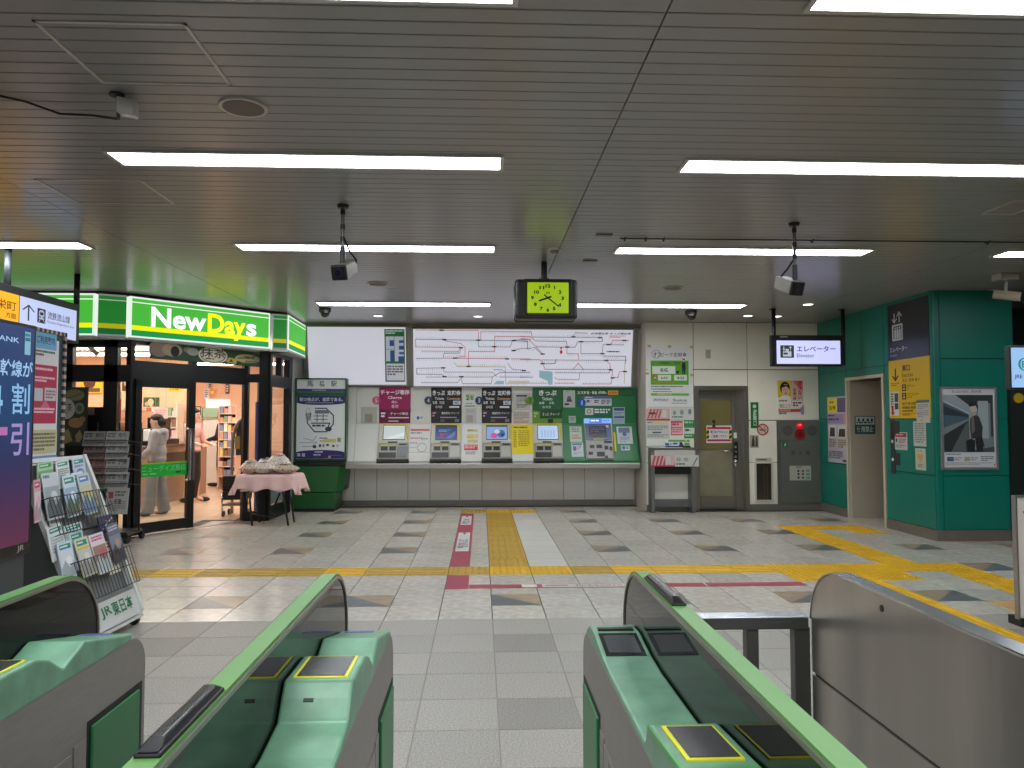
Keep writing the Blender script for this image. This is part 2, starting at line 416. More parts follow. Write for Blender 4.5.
# ================================================================ CEILING
ceil = struct(MB().box(-9.5, 9.5, -5.5, 13.2, HC + 0.012, HC + 0.15).build('ceiling', mat((58, 56, 53), 0.9), org=(0, 0, 0)))
BOARD = mat((137, 136, 135), 0.3, spec=0.7, noise=0.02, scale=3, rnd=0.015, coat=0.2)
BP = 0.105
segs = [(-9.4, -3.157), (-3.15, 0.716), (0.723, 4.627), (4.634, 9.4)]
n_b = 0; far = MB()
bm_by = {}
for si, (xa, xb) in enumerate(segs):
    mb = MB(); q = BP / 2 - 0.003
    mb.prism([(xa, -q, 0.012), (xa, -q, 0.003), (xa, -q + 0.003, 0), (xa, q - 0.003, 0), (xa, q, 0.003), (xa, q, 0.012)], (xb - xa, 0, 0))
    o = mb.build('ceiling_board', BOARD, ceil, local=True); bm_by[si] = o.data; bpy.data.objects.remove(o)
ny = int((13.1 + 5) / BP)
for i in range(ny):
    y = -5.0 + BP * (i + 0.5)
    for si, (xa, xb) in enumerate(segs):
        if 2.45 < y < 9.2 and si < 4:
            o = bpy.data.objects.new('ceiling_board', bm_by[si]); COL.objects.link(o); o.parent = ceil; o.location = (0, y, HC)
        else:
            far.box(xa, xb, y - q, y + q, HC, HC + 0.012)
tag(far.build('ceiling_boards', BOARD, ceil), kind='stuff')
# ---- strip lamps
LAMP = mat((243, 249, 255), 0.5, emit=LAMP_POWER)
rows = [(2.54, 2.815), (4.52, 4.735), (6.87, 7.105), (10.24, 10.52)]
cols = [(-5.88, -3.58), (-2.205, 0.115), (1.262, 3.63), (4.93, 7.24)]
names = {(0, 1): 'ceiling strip lamp cut by the top edge of the view before the hatch', (0, 2): 'large ceiling strip lamp in the top corner nearest the viewer',
         (1, 1): 'long ceiling strip lamp just past the round speaker grille', (1, 2): 'long ceiling strip lamp of the second row above the small sensor and conduit',
         (2, 0): 'ceiling strip lamp above the lit orange and white hanging sign', (2, 1): 'ceiling strip lamp crossing behind the camera pole in front of the shop',
         (2, 2): 'ceiling strip lamp crossing behind the camera pole near the elevator sign', (2, 3): 'ceiling strip lamp above the bullet camera at the green wall',
         (3, 1): 'thin far strip lamp above the blank white board', (3, 2): 'thin far strip lamp behind the square clock'}
for (r, c), lb in names.items():
    y0, y1 = rows[r]; x0, x1 = cols[c]
    t = thing('ceiling_lamp', lb, 'ceiling lamp', ((x0 + x1) / 2, (y0 + y1) / 2, HC - 0.012), 'ceiling strip lamps')
    fr = MB(); e = 0.022
    fr.box(x0 - e, x1 + e, y0 - e, y0, HC - 0.012, HC); fr.box(x0 - e, x1 + e, y1, y1 + e, HC - 0.012, HC)
    fr.box(x0 - e, x0, y0, y1, HC - 0.012, HC); fr.box(x1, x1 + e, y0, y1, HC - 0.012, HC)
    fr.build('frame', mat((190, 188, 182), 0.4), t)
    box('diffuser', LAMP, x0, x1, y0, y1, HC - 0.008, HC - 0.001, t)
# ================================================================ WALLS
CREAM = mat((232, 229, 216), 0.4, noise=0.02, scale=3); SLOT = mat((70, 68, 64), 0.7); TKT = mat((214, 214, 206), 0.4, noise=0.02, scale=3)
TEAL = mat((8, 116, 100), 0.35, noise=0.05, scale=2.5); BASEB = mat((126, 122, 114), 0.35, 0.4, noise=0.05, scale=8)
# back wall behind the ticket machines with a header over the recess
YB = 13.1; XL, XR = -2.875, 2.65; ZH = 2.0
wb = struct(box('wall_back', TKT, XL, XR, YB, YB + 0.2, 0, HC)); ORG['wall_back'] = wb.location.copy()
hd = struct(MB().prism([(XL, 12.66, HC), (XL, YB, HC), (XL, YB, ZH), (XL, 12.88, ZH)], (XR - XL, 0, 0)).build('wall_back_upper', mat((134, 130, 116), 0.45)))
box('cornice', mat((150, 146, 132), 0.45), XL, XR, 12.52, 12.66, 2.975, HC, hd)
# shop side pier and return wall beside the cream wall
struct(MB().box(-3.08, -3.0, 12.3, 13.3, 0, HC).box(-3.0, -2.88, 13.03, 13.3, 0, HC).build('wall_left_pier', mat((172, 172, 166), 0.5)))
struct(box('wall_right_return', mat((205, 198, 188), 0.45), XR, XR + 0.02, 12.19, 13.1, 0, HC))
# cream wall: slab pieces around the door opening, with panels
YC = 12.17
cw = struct(MB().box(XR + .02, 3.43, YC + .02, 13.2, 0, HC).box(4.31, 5.6, YC + .02, 13.2, 0, HC).box(3.43, 4.31, YC + .02, 13.2, 2.0, HC).box(3.43, 4.31, 12.5, 13.2, 0, 2.0).build('wall_back_cream', SLOT))
ORG[cw.name] = cw.location.copy()
def wpanel(par, m, x0, x1, z0, z1):
    box('wall_panel', m, x0 + .006, x1 - .006, YC, YC + .021, z0 + .006, z1 - .006, par)
for z0, z1 in ((0.1, .77), (.77, 1.45), (1.45, 2.27), (2.27, HC)): wpanel(cw, CREAM, XR, 3.43, z0, z1)
for z0, z1 in ((2.0, 2.27), (2.27, HC)): wpanel(cw, CREAM, 3.43, 4.31, z0, z1)
for z0, z1 in ((0.1, .77), (.77, 1.45), (1.45, 2.27), (2.27, HC)): wpanel(cw, CREAM, 4.31, 5.48, z0, z1)
struct(box('baseboard_back', BASEB, 4.31, 5.48, YC - .012, YC + .01, 0, .1)); struct(box('baseboard_back_short', BASEB, XR, 3.43, YC - .012, YC + .01, 0, .1))
# green wall: side facing the hall (x = 5.48) with a recess, and the front face (y = 9.04)
XG, YG = 5.48, 9.04; RA, RB, RZ = 10.2, 11.2, 2.04
gw = struct(MB().box(XG + .02, 6.7, RB, 12.4, 0, HC).box(XG + .02, 6.5, YG + .02, RA, 0, HC).box(XG + .02, 6.5, RA, RB, RZ, HC).build('wall_right', SLOT))
ORG[gw.name] = gw.location.copy()
def gpanel(y0, y1, z0, z1): box('wall_panel', TEAL, XG, XG + .021, y0 + .005, y1 - .005, z0 + .005, z1 - .005, gw)
for z0, z1 in ((.13, .78), (.78, 1.47), (1.47, 2.2), (2.2, HC)):
    gpanel(YG, RA - .05, z0, z1); gpanel(RB + .05, YC, z0, z1)
gpanel(RA - .05, 10.75, 2.2, HC); gpanel(10.75, RB + .05, 2.2, HC); box('wall_panel', TEAL, XG, XG + .021, RA - .04, RB + .04, RZ + .05, 2.195, gw)
gf = struct(box('wall_right_front', SLOT, XG + .02, 6.5, YG, YG + .03, 0, HC)); ORG[gf.name] = gf.location.copy()
for z0, z1 in ((.13, .78), (.78, 1.47), (1.47, 2.2), (2.2, HC)):
    box('wall_panel', TEAL, XG + .09, 6.48, YG - .02, YG + .001, z0 + .005, z1 - .005, gf)
    MB().prism([(XG, YG + .04, z0 + .003), (XG + .02, YG - .02, z0 + .003), (XG + .082, YG - .02, z0 + .003), (XG + .082, YG + .001, z0 + .003), (XG + .03, YG + .04, z0 + .003)], (0, 0, z1 - z0 - .006)).build('corner_panel', TEAL, gf)
struct(MB().box(XG - .012, XG + .02, YG, RA - .05, 0, .13).box(XG - .012, XG + .02, RB + .05, YC, 0, .13).build('baseboard_right', BASEB))
struct(box('baseboard_right_front', BASEB, XG - .012, 6.5, YG - .032, YG, 0, .13))
# cream recess doorway in the green wall
d2 = struct(box('door_2', mat((190, 180, 162), 0.45, noise=0.02, scale=3), XG + .021, 6.45, RB - .02, RB, 0, RZ)); ORG[d2.name] = d2.location.copy()
MB().box(XG - .015, XG + .05, RA - .045, RA + .005, 0, RZ + .045).box(XG - .015, XG + .05, RB - .005, RB + .045, 0, RZ + .045).box(XG - .015, XG + .05, RA, RB, RZ, RZ + .045).build('door_frame', mat((196, 186, 168), .45), d2)
f = Face((XG + .09, RB - .022, PY(858, 416, RB).z), (XG + .40, RB - .022, PY(858, 416, RB).z), (XG + .09, RB - .022, PY(858, 434, RB).z))
sheet(f, 'door_sign', mat((40, 92, 92), .5), d2)
draw(f, d2, [('r', .04, .04, .96, .48, (205, 215, 215)), ('e', .2, .22, .05, .1, (30, 60, 60)), ('e', .42, .22, .05, .1, (30, 60, 60)), ('e', .64, .22, .05, .1, (30, 60, 60)), ('e', .84, .22, .05, .1, (30, 60, 60)),
     ('g', .08, .32, .92, .46, (40, 70, 70), 1), ('t', '使用禁止', .1, .56, .9, .9, (230, 235, 235))], names=('sign_print', 'sign_lettering'))
# far surroundings: side and rear walls of the hall
struct(box('wall_right_far', mat((60, 66, 66), .6), 9.2, 9.4, -5.5, 13, 0, HC)); struct(box('wall_left_far', mat((196, 192, 184), .6), -9.4, -9.2, -5.5, 9.4, 0, HC))
struct(box('wall_rear', mat((196, 192, 184), .6), -9.4, 9.4, -5.4, -5.2, 0, HC)); struct(box('wall_right_back', mat((38, 44, 44), .6), 6.5, 9.4, 10.4, 10.6, 0, HC))
# ================================================================ TICKET COUNTER AND MACHINES
Y1, Z1, Y2, Z2 = 12.8, 1.395, 12.55, 0.787            # upright part at Y1 down to Z1, slope to (Y2, Z2)
def XM(x): return PY(x, 405, Y1).x
tc = thing('ticket_counter', 'long counter wall with a stainless ledge under the ticket machines', 'counter', (0, 12.8, 0))
box('ledge', mat((176, 174, 168), 0.3, 0.6, noise=0.04, scale=5), XL, XR - .03, 12.46, 13.08, 0.665, 0.752, tc, bevel=.012)
LOWP = mat((226, 224, 216), 0.4, noise=0.02, scale=4)
bx = [290, 331, 354.5, 377, 408, 430, 459.5, 482, 511, 533, 563.5, 584.5, 614, 637]
bxw = [max(PY(x, 490, 13.08).x, XL) for x in bx[:-1]] + [XR - .03]
for a, b in zip(bxw, bxw[1:]): box('lower_panel', LOWP, a + .004, b - .004, 13.05, 13.08, 0.1, 0.66, tc)
box('kick_plate', BASEB, XL, XR - .03, 13.04, 13.08, 0, 0.1, tc)
box('core', SLOT, XL, XR - .03, 13.07, 13.085, 0.0, .66, tc)
wx = [308, 344.5, 356.5, 379.3, 410.5, 431.2, 461.6, 481.8, 511.6, 532.5, 561.8]
wxx = [XM(x) for x in wx]; wxx[0] = XL
FIL = mat((218, 218, 212), 0.4, noise=0.02, scale=4); FILG = mat((18, 116, 60), 0.35, noise=0.03, scale=4)
def upper_face(x0, x1, d=0.0): return ((x0, Y1 - d, ZH), (x1, Y1 - d, ZH), (x0, Y1 - d, Z1))
SN = Vector((0, -(Z1 - Z2), -(Y2 - Y1) * -1)).normalized(); SN = Vector((0, -(Z1 - Z2), (Y1 - Y2))).normalized()
def slope_face(x0, x1, d=0.0):
    o = SN * d
    return (Vector((x0, Y1, Z1)) + o, Vector((x1, Y1, Z1)) + o, Vector((x0, Y2, Z2)) + o)
def filler(x0, x1, m):
    box('upper_panel', m, x0 + .003, x1 - .003, Y1, Y1 + .03, Z1 + .003, ZH, tc)
    f = Face(*slope_face(x0 + .003, x1 - .003)); sheet(f, 'slope_panel', m, tc, .03)
    box('front_sill', m if m is FILG else mat((176, 176, 172), .4), x0 + .003, x1 - .003, Y2 - .02, Y2 + .03, .752, Z2, tc)
for i in (0, 1, 2, 4, 6, 8): filler(wxx[i], wxx[i + 1], FIL)
filler(XM(561.8), XR - .03, FILG)
# small return hatch in the blank part of the counter wall
box('service_hatch', mat((184, 184, 178), .4), PY(361, 415, Y1).x, PY(377, 415, Y1).x, Y1 - .006, Y1 + .01, PY(361, 423, Y1).z, PY(361, 407, Y1).z, tc, bevel=.004)
box('hatch_recess', mat((150, 146, 132), .5), PY(365, 415, Y1).x, PY(372.5, 415, Y1).x, Y1 - .009, Y1 + .01, PY(361, 422, Y1).z, PY(361, 414, Y1).z, tc)
MBODY = mat((196, 196, 188), 0.38, 0.2, noise=0.03, scale=6)
def machine(label, a, b, up_px, head, sub, screen, scr_col, badge, lay):
    """a, b = left and right x; up_px = (zx0,zx1) of a zoom used for the print; head/sub = print items"""
    t = thing('ticket_machine', label, 'ticket machine', ((a + b) / 2, Y2, .752), 'touch screen ticket machines')
    zm = PY(450, 410.5, Y1).z
    box('header_sign', mat(lay['hc'], .4, emit=.12), a, b, Y1 - .02, Y1, zm + .006, ZH - .006, t, bevel=.003)
    box('fare_sign', mat(lay['sc'], .4, emit=.08), a, b, Y1 - .016, Y1, Z1 + .006, zm - .002, t, bevel=.003)
    fh = Face((a, Y1 - .02, ZH - .006), (b, Y1 - .02, ZH - .006), (a, Y1 - .02, zm + .006)); draw(fh, t, head, names=('header_print', 'header_lettering'))
    fs = Face((a, Y1 - .016, zm - .002), (b, Y1 - .016, zm - .002), (a, Y1 - .016, Z1 + .006)); draw(fs, t, sub, names=('fare_print', 'fare_lettering'))
    # sloped body: upper screen bezel and lower payment deck
    F0 = Face(*slope_face(a, b)); d = .03
    def slab(name, m, x0, y0, x1, y1, h0, h1, bevel=.006):
        o = F0.at(x0, y0, h0); return MB().hexa(o, F0.at(x1, y0, h0) - o, F0.at(x0, y1, h0) - o, F0.n * (h1 - h0)).build(name, m, t, bevel=bevel)
    slab('body', MBODY, 0, 0, 1, 1, -.03, .02)
    slab('screen_bezel', mat((200, 200, 188), .4), .02, .01, .98, .54, .02, d)
    slab('bezel_trim', mat((214, 196, 60), .45), .06, .02, .94, .055, d, d + .004, .001); slab('bezel_trim', mat((214, 196, 60), .45), .9, .055, .96, .45, d, d + .004, .001)
    slab('screen_surround', DARK, .15, .06, .86, .46, d, d + .004, .002)
    sc = slab('screen', mat(scr_col, .2, emit=.75), .17, .075, .84, .44, d + .004, d + .006, 0)
    fsx = Face(F0.at(.17, .075, d + .006), F0.at(.84, .075, d + .006), F0.at(.17, .44, d + .006)); draw(fsx, t, screen, emit=.7, names=('screen_image', 'screen_lettering'))
    slab('deck', mat((150, 148, 138), .4, .2), .02, .55, .98, .985, .02, .05, .01)
    slab('receipt_slot', BLACK, .32, .50, .62, .535, d, d + .006, .002); slab('card_slot', BLACK, .68, .575, .92, .61, .05, .056, .002)
    slab('coin_slot', BLACK, .12, .64, .33, .75, .05, .054, .002); slab('coin_guide', mat((206, 190, 60), .45), .12, .60, .33, .635, .05, .055, .001)
    slab('bill_slot', BLACK, .38, .64, .59, .75, .05, .054, .002); slab('bill_guide', mat((206, 190, 60), .45), .38, .60, .59, .635, .05, .055, .001)
    slab('ticket_tray', mat((24, 24, 24), .35), .06, .80, .60, .94, .05, .056, .004)
    slab('card_reader', mat(lay.get('reader', (184, 182, 172)), .4), .64, .64, .95, .93, .05, .066, .008)
    slab('base_gap', BLACK, .0, .965, 1, 1.0, .02, .052, .001)
    if badge:
        n, c, tcx = badge; cx, cz = a - .045, PY(450, 400.5, Y1).z
        MB().cyl((cx, Y1 - .035, cz), (cx, Y1, cz), .068, 20).build('number_badge', mat(c, .4), t)
        fb = Face((cx - .05, Y1 - .035, cz + .05), (cx + .05, Y1 - .035, cz + .05), (cx - .05, Y1 - .035, cz - .05))
        draw(fb, t, [('t', n, .3, .12, .7, .88, tcx, .02)], names=('badge_print', 'badge_numeral'))
    return t
WT = (232, 232, 232); PK = (196, 20, 116); GN = (20, 120, 62); LG = (110, 150, 40)
machine('ticket machine under the pink charge sign, white glowing screen', wxx[3], wxx[4], None,
        [('t', 'チャージ専用', .04, .10, .96, .32, WT, .03), ('t', 'Charge', .28, .38, .72, .54, WT, .02), ('t', '充值', .39, .58, .61, .70, WT), ('t', '충전', .39, .76, .61, .90, WT)],
        [('t', 'チャージ専用', .36, .12, .92, .36, WT), ('r', .3, .52, .95, .6, WT), ('r', .3, .8, .62, .86, WT), ('r', .68, .7, .78, .92, (30, 20, 26)), ('g', .06, .15, .2, .6, WT, 2)],
        [('p', [(.02, .98), (.98, .5), (.98, .8), (.4, .98)], (214, 218, 222))], (188, 196, 198), ('5', (206, 96, 130), (236, 200, 214)), dict(hc=PK, sc=(158, 18, 96), reader=(120, 124, 132)))
TK = lambda: [('t', 'きっぷ', .05, .12, .45, .34, WT, .03), ('t', '定期券', .53, .12, .97, .34, WT, .03), ('t', 'Tickets', .12, .42, .42, .54, WT, .012), ('t', 'Commuter', .52, .42, .97, .54, (230, 180, 120), .012),
              ('t', '车票', .05, .60, .2, .74, WT), ('t', '차표', .27, .60, .44, .74, WT), ('t', '승차권', .14, .80, .36, .92, WT), ('r', .72, .58, .97, .76, (190, 210, 226)), ('t', 'IC', .78, .61, .92, .73, (20, 90, 140), .02), ('r', .6, .82, .92, .9, WT)]
TKS = lambda: [('g', .05, .12, .16, .55, (200, 150, 160), 2), ('t', '乗換案内', .34, .1, .62, .3, WT), ('t', 'チャージ', .66, .1, .92, .3, WT), ('r', .3, .5, .84, .58, (190, 160, 200)), ('r', .3, .7, .45, .9, (90, 90, 100)), ('r', .78, .66, .92, .9, (120, 120, 130))]
machine('ticket machine under black sign with the dark blue screen', wxx[5], wxx[6], None, TK(), TKS(),
        [('r', 0, 0, 1, .12, (40, 46, 60)), ('p', [(.5, .9), (.95, .4), (.95, .7), (.7, .95)], (90, 110, 160)), ('g', .15, .3, .7, .5, (110, 150, 190), 2), ('g', .2, .6, .6, .85, (170, 60, 90), 2)], (44, 62, 112), ('4', (52, 62, 84), WT), dict(hc=(22, 22, 26), sc=(48, 46, 52)))
machine('ticket machine under black sign with pale blue and pink screen', wxx[7], wxx[8], None, TK(), TKS(),
        [('r', 0, 0, 1, .1, (60, 80, 90)), ('e', .35, .75, .16, .2, (210, 70, 140)), ('e', .7, .6, .2, .28, (70, 96, 150)), ('e', .5, .45, .14, .16, (180, 200, 226)), ('e', .78, .7, .1, .12, (40, 50, 80))], (132, 160, 206), ('3', (22, 48, 92), (190, 206, 230)), dict(hc=(22, 22, 26), sc=(48, 46, 52)))
machine('ticket machine under green sign with a grid on its pale screen', wxx[9], wxx[10], None,
        [('t', 'きっぷ', .22, .10, .82, .34, WT, .03), ('t', 'Tickets', .32, .42, .68, .56, WT, .015), ('t', '车票', .22, .62, .4, .74, WT), ('t', '차표', .56, .62, .74, .74, WT), ('t', '승차권', .33, .80, .62, .92, WT)],
        [('r', 0, 0, .25, 1, LG), ('r', .25, .62, 1, 1, LG), ('t', 'きっぷ', .34, .16, .55, .4, WT), ('t', 'チャージ', .6, .16, .92, .4, WT), ('r', .52, .66, .7, .98, (24, 30, 20)), ('g', .05, .15, .18, .6, (180, 200, 150), 2)],
        [('e', .2 + .15 * i, .42 + .14 * j, .035, .045, (120, 150, 205)) for i in range(5) for j in range(4)], (176, 200, 226), ('2', LG, (60, 90, 30)), dict(hc=GN, sc=(30, 110, 50)))
# ---- the reserved seat machine in the green bay (own layout)
a, b = PY(584, 425, Y1).x, PY(611.5, 425, Y1).x
t = thing('reserved_seat_machine', 'large reserved seat ticket machine with slate screen in the green bay', 'ticket machine', ((a + b) / 2, Y2, .752), 'touch screen ticket machines')
zx = lambda x: 550 + x / 8.53; zy = lambda y: 380 + y / 8.53
def ub(name, x0, y0, x1, y1, m, d=.02, emit=0): # block on the upright part, zoom pixel rectangle
    A, B = PY(zx(x0), zy(y0), Y1), PY(zx(x1), zy(y1), Y1); return box(name, m, A.x, B.x, Y1 - d, Y1, B.z, A.z, t, bevel=.002), Face((A.x, Y1 - d, A.z), (B.x, Y1 - d, A.z), (A.x, Y1 - d, B.z), (x0, y0, x1, y1))
_, f = ub('header_sign', 228, 84, 716, 134, mat((18, 116, 60), .4, emit=.1)); draw(f, t, [('l', [(236, 96), (256, 122)], 4, WT), ('l', [(256, 96), (236, 122)], 4, WT), ('t', '新幹線・特急', 266, 94, 400, 124, WT, .02), ('t', '(回数)', 408, 96, 478, 122, WT, .015), ('r', 492, 90, 580, 128, (226, 180, 30)), ('t', '定期券', 500, 95, 572, 123, (190, 60, 30), .02)], names=('header_print', 'header_lettering'))
_, f = ub('fare_sign', 290, 138, 525, 220, mat((206, 208, 214), .4)); draw(f, t, [('r', 290, 138, 525, 160, (96, 106, 150)), ('g', 300, 144, 400, 156, WT, 1), ('g', 310, 170, 360, 205, (80, 90, 120), 1), ('g', 375, 170, 420, 200, (60, 60, 70), 2), ('g', 435, 168, 475, 210, (90, 90, 100), 3), ('g', 482, 168, 518, 210, (90, 90, 100), 3)], names=('fare_print', 'fare_lettering'))
_, f = ub('guide_sign', 296, 235, 525, 300, mat((22, 112, 84), .4)); draw(f, t, [('r', 298, 240, 368, 298, (206, 210, 206)), ('o', 332, 268, 18, 18, 5, (60, 60, 70)), ('g', 378, 246, 518, 290, WT, 2)], names=('guide_print', 'guide_lettering'))
_, f = ub('lit_panel', 288, 328, 524, 372, mat((130, 170, 240), .3, emit=.9)); draw(f, t, [('r', 335, 330, 440, 370, (70, 120, 220)), ('g', 345, 340, 430, 360, WT, 1), ('g', 450, 340, 515, 360, (90, 120, 200), 1)], emit=.9, names=('lit_print', 'lit_lettering'))
F0 = Face(*slope_face(a, b), px=(0, 0, 1, 1))
def slab(name, m, x0, y0, x1, y1, h0, h1, bevel=.006):
    o = F0.at(x0, y0, h0); return MB().hexa(o, F0.at(x1, y0, h0) - o, F0.at(x0, y1, h0) - o, F0.n * (h1 - h0)).build(name, m, t, bevel=bevel)
slab('body', MBODY, 0, 0, 1, .99, -.03, .03); slab('screen', mat((82, 92, 128), .25, emit=.35), .02, .02, .96, .47, .03, .04); slab('screen_window', mat((44, 50, 66), .2, emit=.3), .16, .1, .78, .40, .04, .043)
draw(Face(F0.at(.02, .02, .043), F0.at(.96, .02, .043), F0.at(.02, .47, .043)), t, [('g', .2, .25, .75, .55, (100, 106, 140), 3), ('g', .2, .65, .5, .8, (140, 80, 120), 1), ('r', .8, .12, .9, .25, (190, 196, 210)), ('r', .28, .93, .7, .99, (200, 190, 60))], emit=.4, names=('screen_image', 'screen_lettering'))
slab('deck', mat((150, 150, 146), .4, .2), .02, .49, .98, .98, .03, .06, .01)
for n_, q in (('coin_slot', (.14, .62, .3, .7)), ('bill_slot', (.38, .61, .58, .70)), ('ticket_slot', (.08, .8, .24, .88)), ('receipt_slot', (.38, .8, .66, .92)), ('card_slot', (.66, .5, .94, .57)), ('key_pad', (.66, .64, .80, .74)), ('card_reader', (.84, .66, .94, .76)), ('cup_slot', (.66, .9, .76, .97))): slab(n_, BLACK, *q, .06, .066, .002)
cx, cz = PY(zx(270), 402.8, Y1).x, PY(zx(270), 402.8, Y1).z
MB().cyl((cx, Y1 - .03, cz), (cx, Y1, cz), .068, 20).build('number_badge', mat((24, 84, 190), .4), t)
draw(Face((cx - .05, Y1 - .03, cz + .05), (cx + .05, Y1 - .03, cz + .05), (cx - .05, Y1 - .03, cz - .05)), t, [('t', '1', .36, .12, .64, .88, (150, 190, 235), .02)], names=('badge_print', 'badge_numeral'))
# ---- notices on the counter wall
def up_notice(name, label, cat, x0, y0, x1, y1, items, m=None, zoom=None, d=.002, group=None):
    Z = zoom or (lambda x, y: (x, y)); A, B = PY(*Z(x0, y0), Y1 - d), PY(*Z(x1, y1), Y1 - d)
    return poster(name, label, cat, Face((A.x, Y1 - d, A.z), (B.x, Y1 - d, A.z), (A.x, Y1 - d, B.z), (x0, y0, x1, y1)), items, m, d, group=group)
def sl_notice(name, label, cat, x0, y0, x1, y1, items, m=None, zoom=None, d=.004):
    Z = zoom or (lambda x, y: (x, y)); p0 = Vector((0, Y1, Z1)) + SN * d
    A, Bq, Cq = PP(*Z(x0, y0), p0, SN), PP(*Z(x1, y0), p0, SN), PP(*Z(x0, y1), p0, SN); Cq = Vector((A.x, Cq.y, Cq.z))
    return poster(name, label, cat, Face(A, Bq, Cq, (x0, y0, x1, y1)), items, m, d)
zA = lambda x, y: (370 + x / 8.53, 380 + y / 8.53); zB = lambda x, y: (460 + x / 8.53, 380 + y / 8.53); zC = lambda x, y: (550 + x / 8.53, 380 + y / 8.53)
up_notice('sticker', 'small white sticker with blue dot above the white price notice', 'sticker', 390, 303, 462, 344, [('e', 410, 323, 14, 15, (40, 120, 180)), ('g', 430, 312, 456, 334, (70, 110, 90), 2)], zoom=zA)
sl_notice('price_notice', 'white slanted notice with red and teal lines beside the pink machine', 'notice', 334, 378, 515, 655, [('r', 350, 418, 510, 436, (214, 110, 120)), ('g', 350, 448, 505, 464, (80, 130, 130), 1), ('g', 350, 492, 500, 508, (220, 120, 150), 1), ('r', 440, 500, 500, 508, (80, 140, 150)), ('g', 350, 535, 420, 546, (120, 120, 120), 1), ('l', [(335, 576), (400, 576)], 3, (130, 140, 140)), ('l', [(335, 618), (510, 618)], 3, (150, 150, 150)), ('o', 450, 577, 40, 38, 4, (120, 124, 126))], zoom=zA)
up_notice('guide_sheet', 'pale green two-language sheet between the third and fourth machines', 'notice', 28, 96, 138, 228, [('r', 48, 118, 120, 172, (190, 206, 170)), ('t', '2', 52, 130, 78, 172, (50, 90, 50), .02), ('t', 'を', 86, 132, 118, 170, (60, 110, 60)), ('g', 50, 196, 122, 208, (70, 120, 70), 1), ('r', 40, 218, 128, 226, (60, 90, 60))], zoom=zB)
up_notice('paper_holder', 'grey paper holder under the pale green sheet', 'holder', 45, 240, 140, 370, [('r', 58, 300, 110, 360, (168, 164, 152)), ('r', 60, 250, 122, 280, (184, 184, 180))], m=mat((196, 196, 192), .5), zoom=zB)
sl_notice('guide_poster', 'white slanted notice with small yellow boxes and a red panel', 'notice', 20, 385, 188, 655, [('r', 62, 420, 152, 446, (206, 200, 150)), ('g', 66, 424, 148, 440, (150, 130, 50), 1), ('r', 60, 462, 158, 500, (214, 206, 160)), ('r', 60, 478, 110, 500, (226, 200, 60)), ('r', 64, 510, 152, 536, (206, 196, 140)), ('r', 38, 552, 152, 600, (200, 62, 74)), ('g', 44, 560, 146, 590, (230, 190, 190), 2), ('g', 50, 612, 140, 640, (150, 150, 150), 2)], zoom=zB)
up_notice('list_notice', 'white list notice above the yellow sheet', 'notice', 452, 110, 600, 258, [('r', 480, 128, 572, 142, (40, 46, 46)), ('g', 482, 148, 572, 196, (150, 152, 150), 4), ('r', 480, 205, 572, 210, (60, 66, 66)), ('g', 484, 214, 568, 240, (130, 132, 130), 2)], m=mat((196, 196, 188), .6), zoom=zB)
up_notice('list_notice', 'pale printed sheet directly on top of the yellow sheet', 'notice', 452, 266, 596, 374, [('g', 460, 276, 588, 340, (150, 140, 130), 5), ('g', 460, 346, 588, 370, (196, 130, 110), 2)], m=mat((206, 200, 190), .6), zoom=zB)
sl_notice('yellow_notice', 'bright yellow slanted notice of small print between two machines', 'notice', 440, 380, 622, 630, [('g', 455, 398, 600, 420, (120, 110, 20), 1), ('g', 455, 430, 480, 580, (170, 150, 20), 10), ('g', 495, 430, 590, 570, (180, 156, 20), 9)], m=mat((236, 214, 8), .5), zoom=zB)
up_notice('emblem_sheet', 'grey white sheet with dark emblem at the top of the green bay', 'notice', 112, 88, 214, 234, [('g', 130, 96, 200, 108, (150, 150, 150), 1), ('p', [(140, 185), (150, 140), (175, 138), (188, 185)], (90, 100, 104)), ('r', 145, 168, 186, 186, (60, 70, 74)), ('r', 125, 198, 162, 214, (30, 34, 34))], m=mat((188, 194, 188), .6), zoom=zC)
up_notice('small_sheet', 'tiny grey sheet low on the upright green panel', 'notice', 160, 306, 220, 366, [('g', 170, 318, 210, 350, (140, 130, 130), 3)], m=mat((186, 190, 186), .6), zoom=zC)
up_notice('blue_sheet', 'pale blue sheet with dark blue bars in the green bay', 'notice', 534, 232, 638, 376, [('r', 545, 238, 632, 262, (60, 84, 150)), ('g', 545, 275, 630, 298, (120, 130, 150), 2), ('r', 545, 308, 632, 326, (60, 96, 150)), ('g', 545, 336, 630, 366, (150, 165, 180), 3)], m=mat((172, 190, 204), .6), zoom=zC)
sl_notice('small_poster', 'white notice with orange stripe, upper of two on the green slope', 'notice', 166, 396, 268, 528, [('g', 180, 405, 250, 450, (130, 140, 120), 3), ('r', 180, 490, 256, 500, (210, 140, 60)), ('g', 184, 468, 250, 486, (160, 170, 120), 1)], m=mat((206, 214, 202), .6), zoom=zC)
sl_notice('small_poster', 'white notice with blue header, lower of two on the green slope', 'notice', 180, 534, 282, 656, [('r', 188, 540, 272, 556, (90, 130, 190)), ('r', 194, 566, 222, 604, (110, 116, 130)), ('g', 230, 566, 262, 600, (200, 120, 130), 2), ('g', 196, 616, 262, 640, (170, 170, 176), 2)], m=mat((210, 216, 222), .6), zoom=zC)
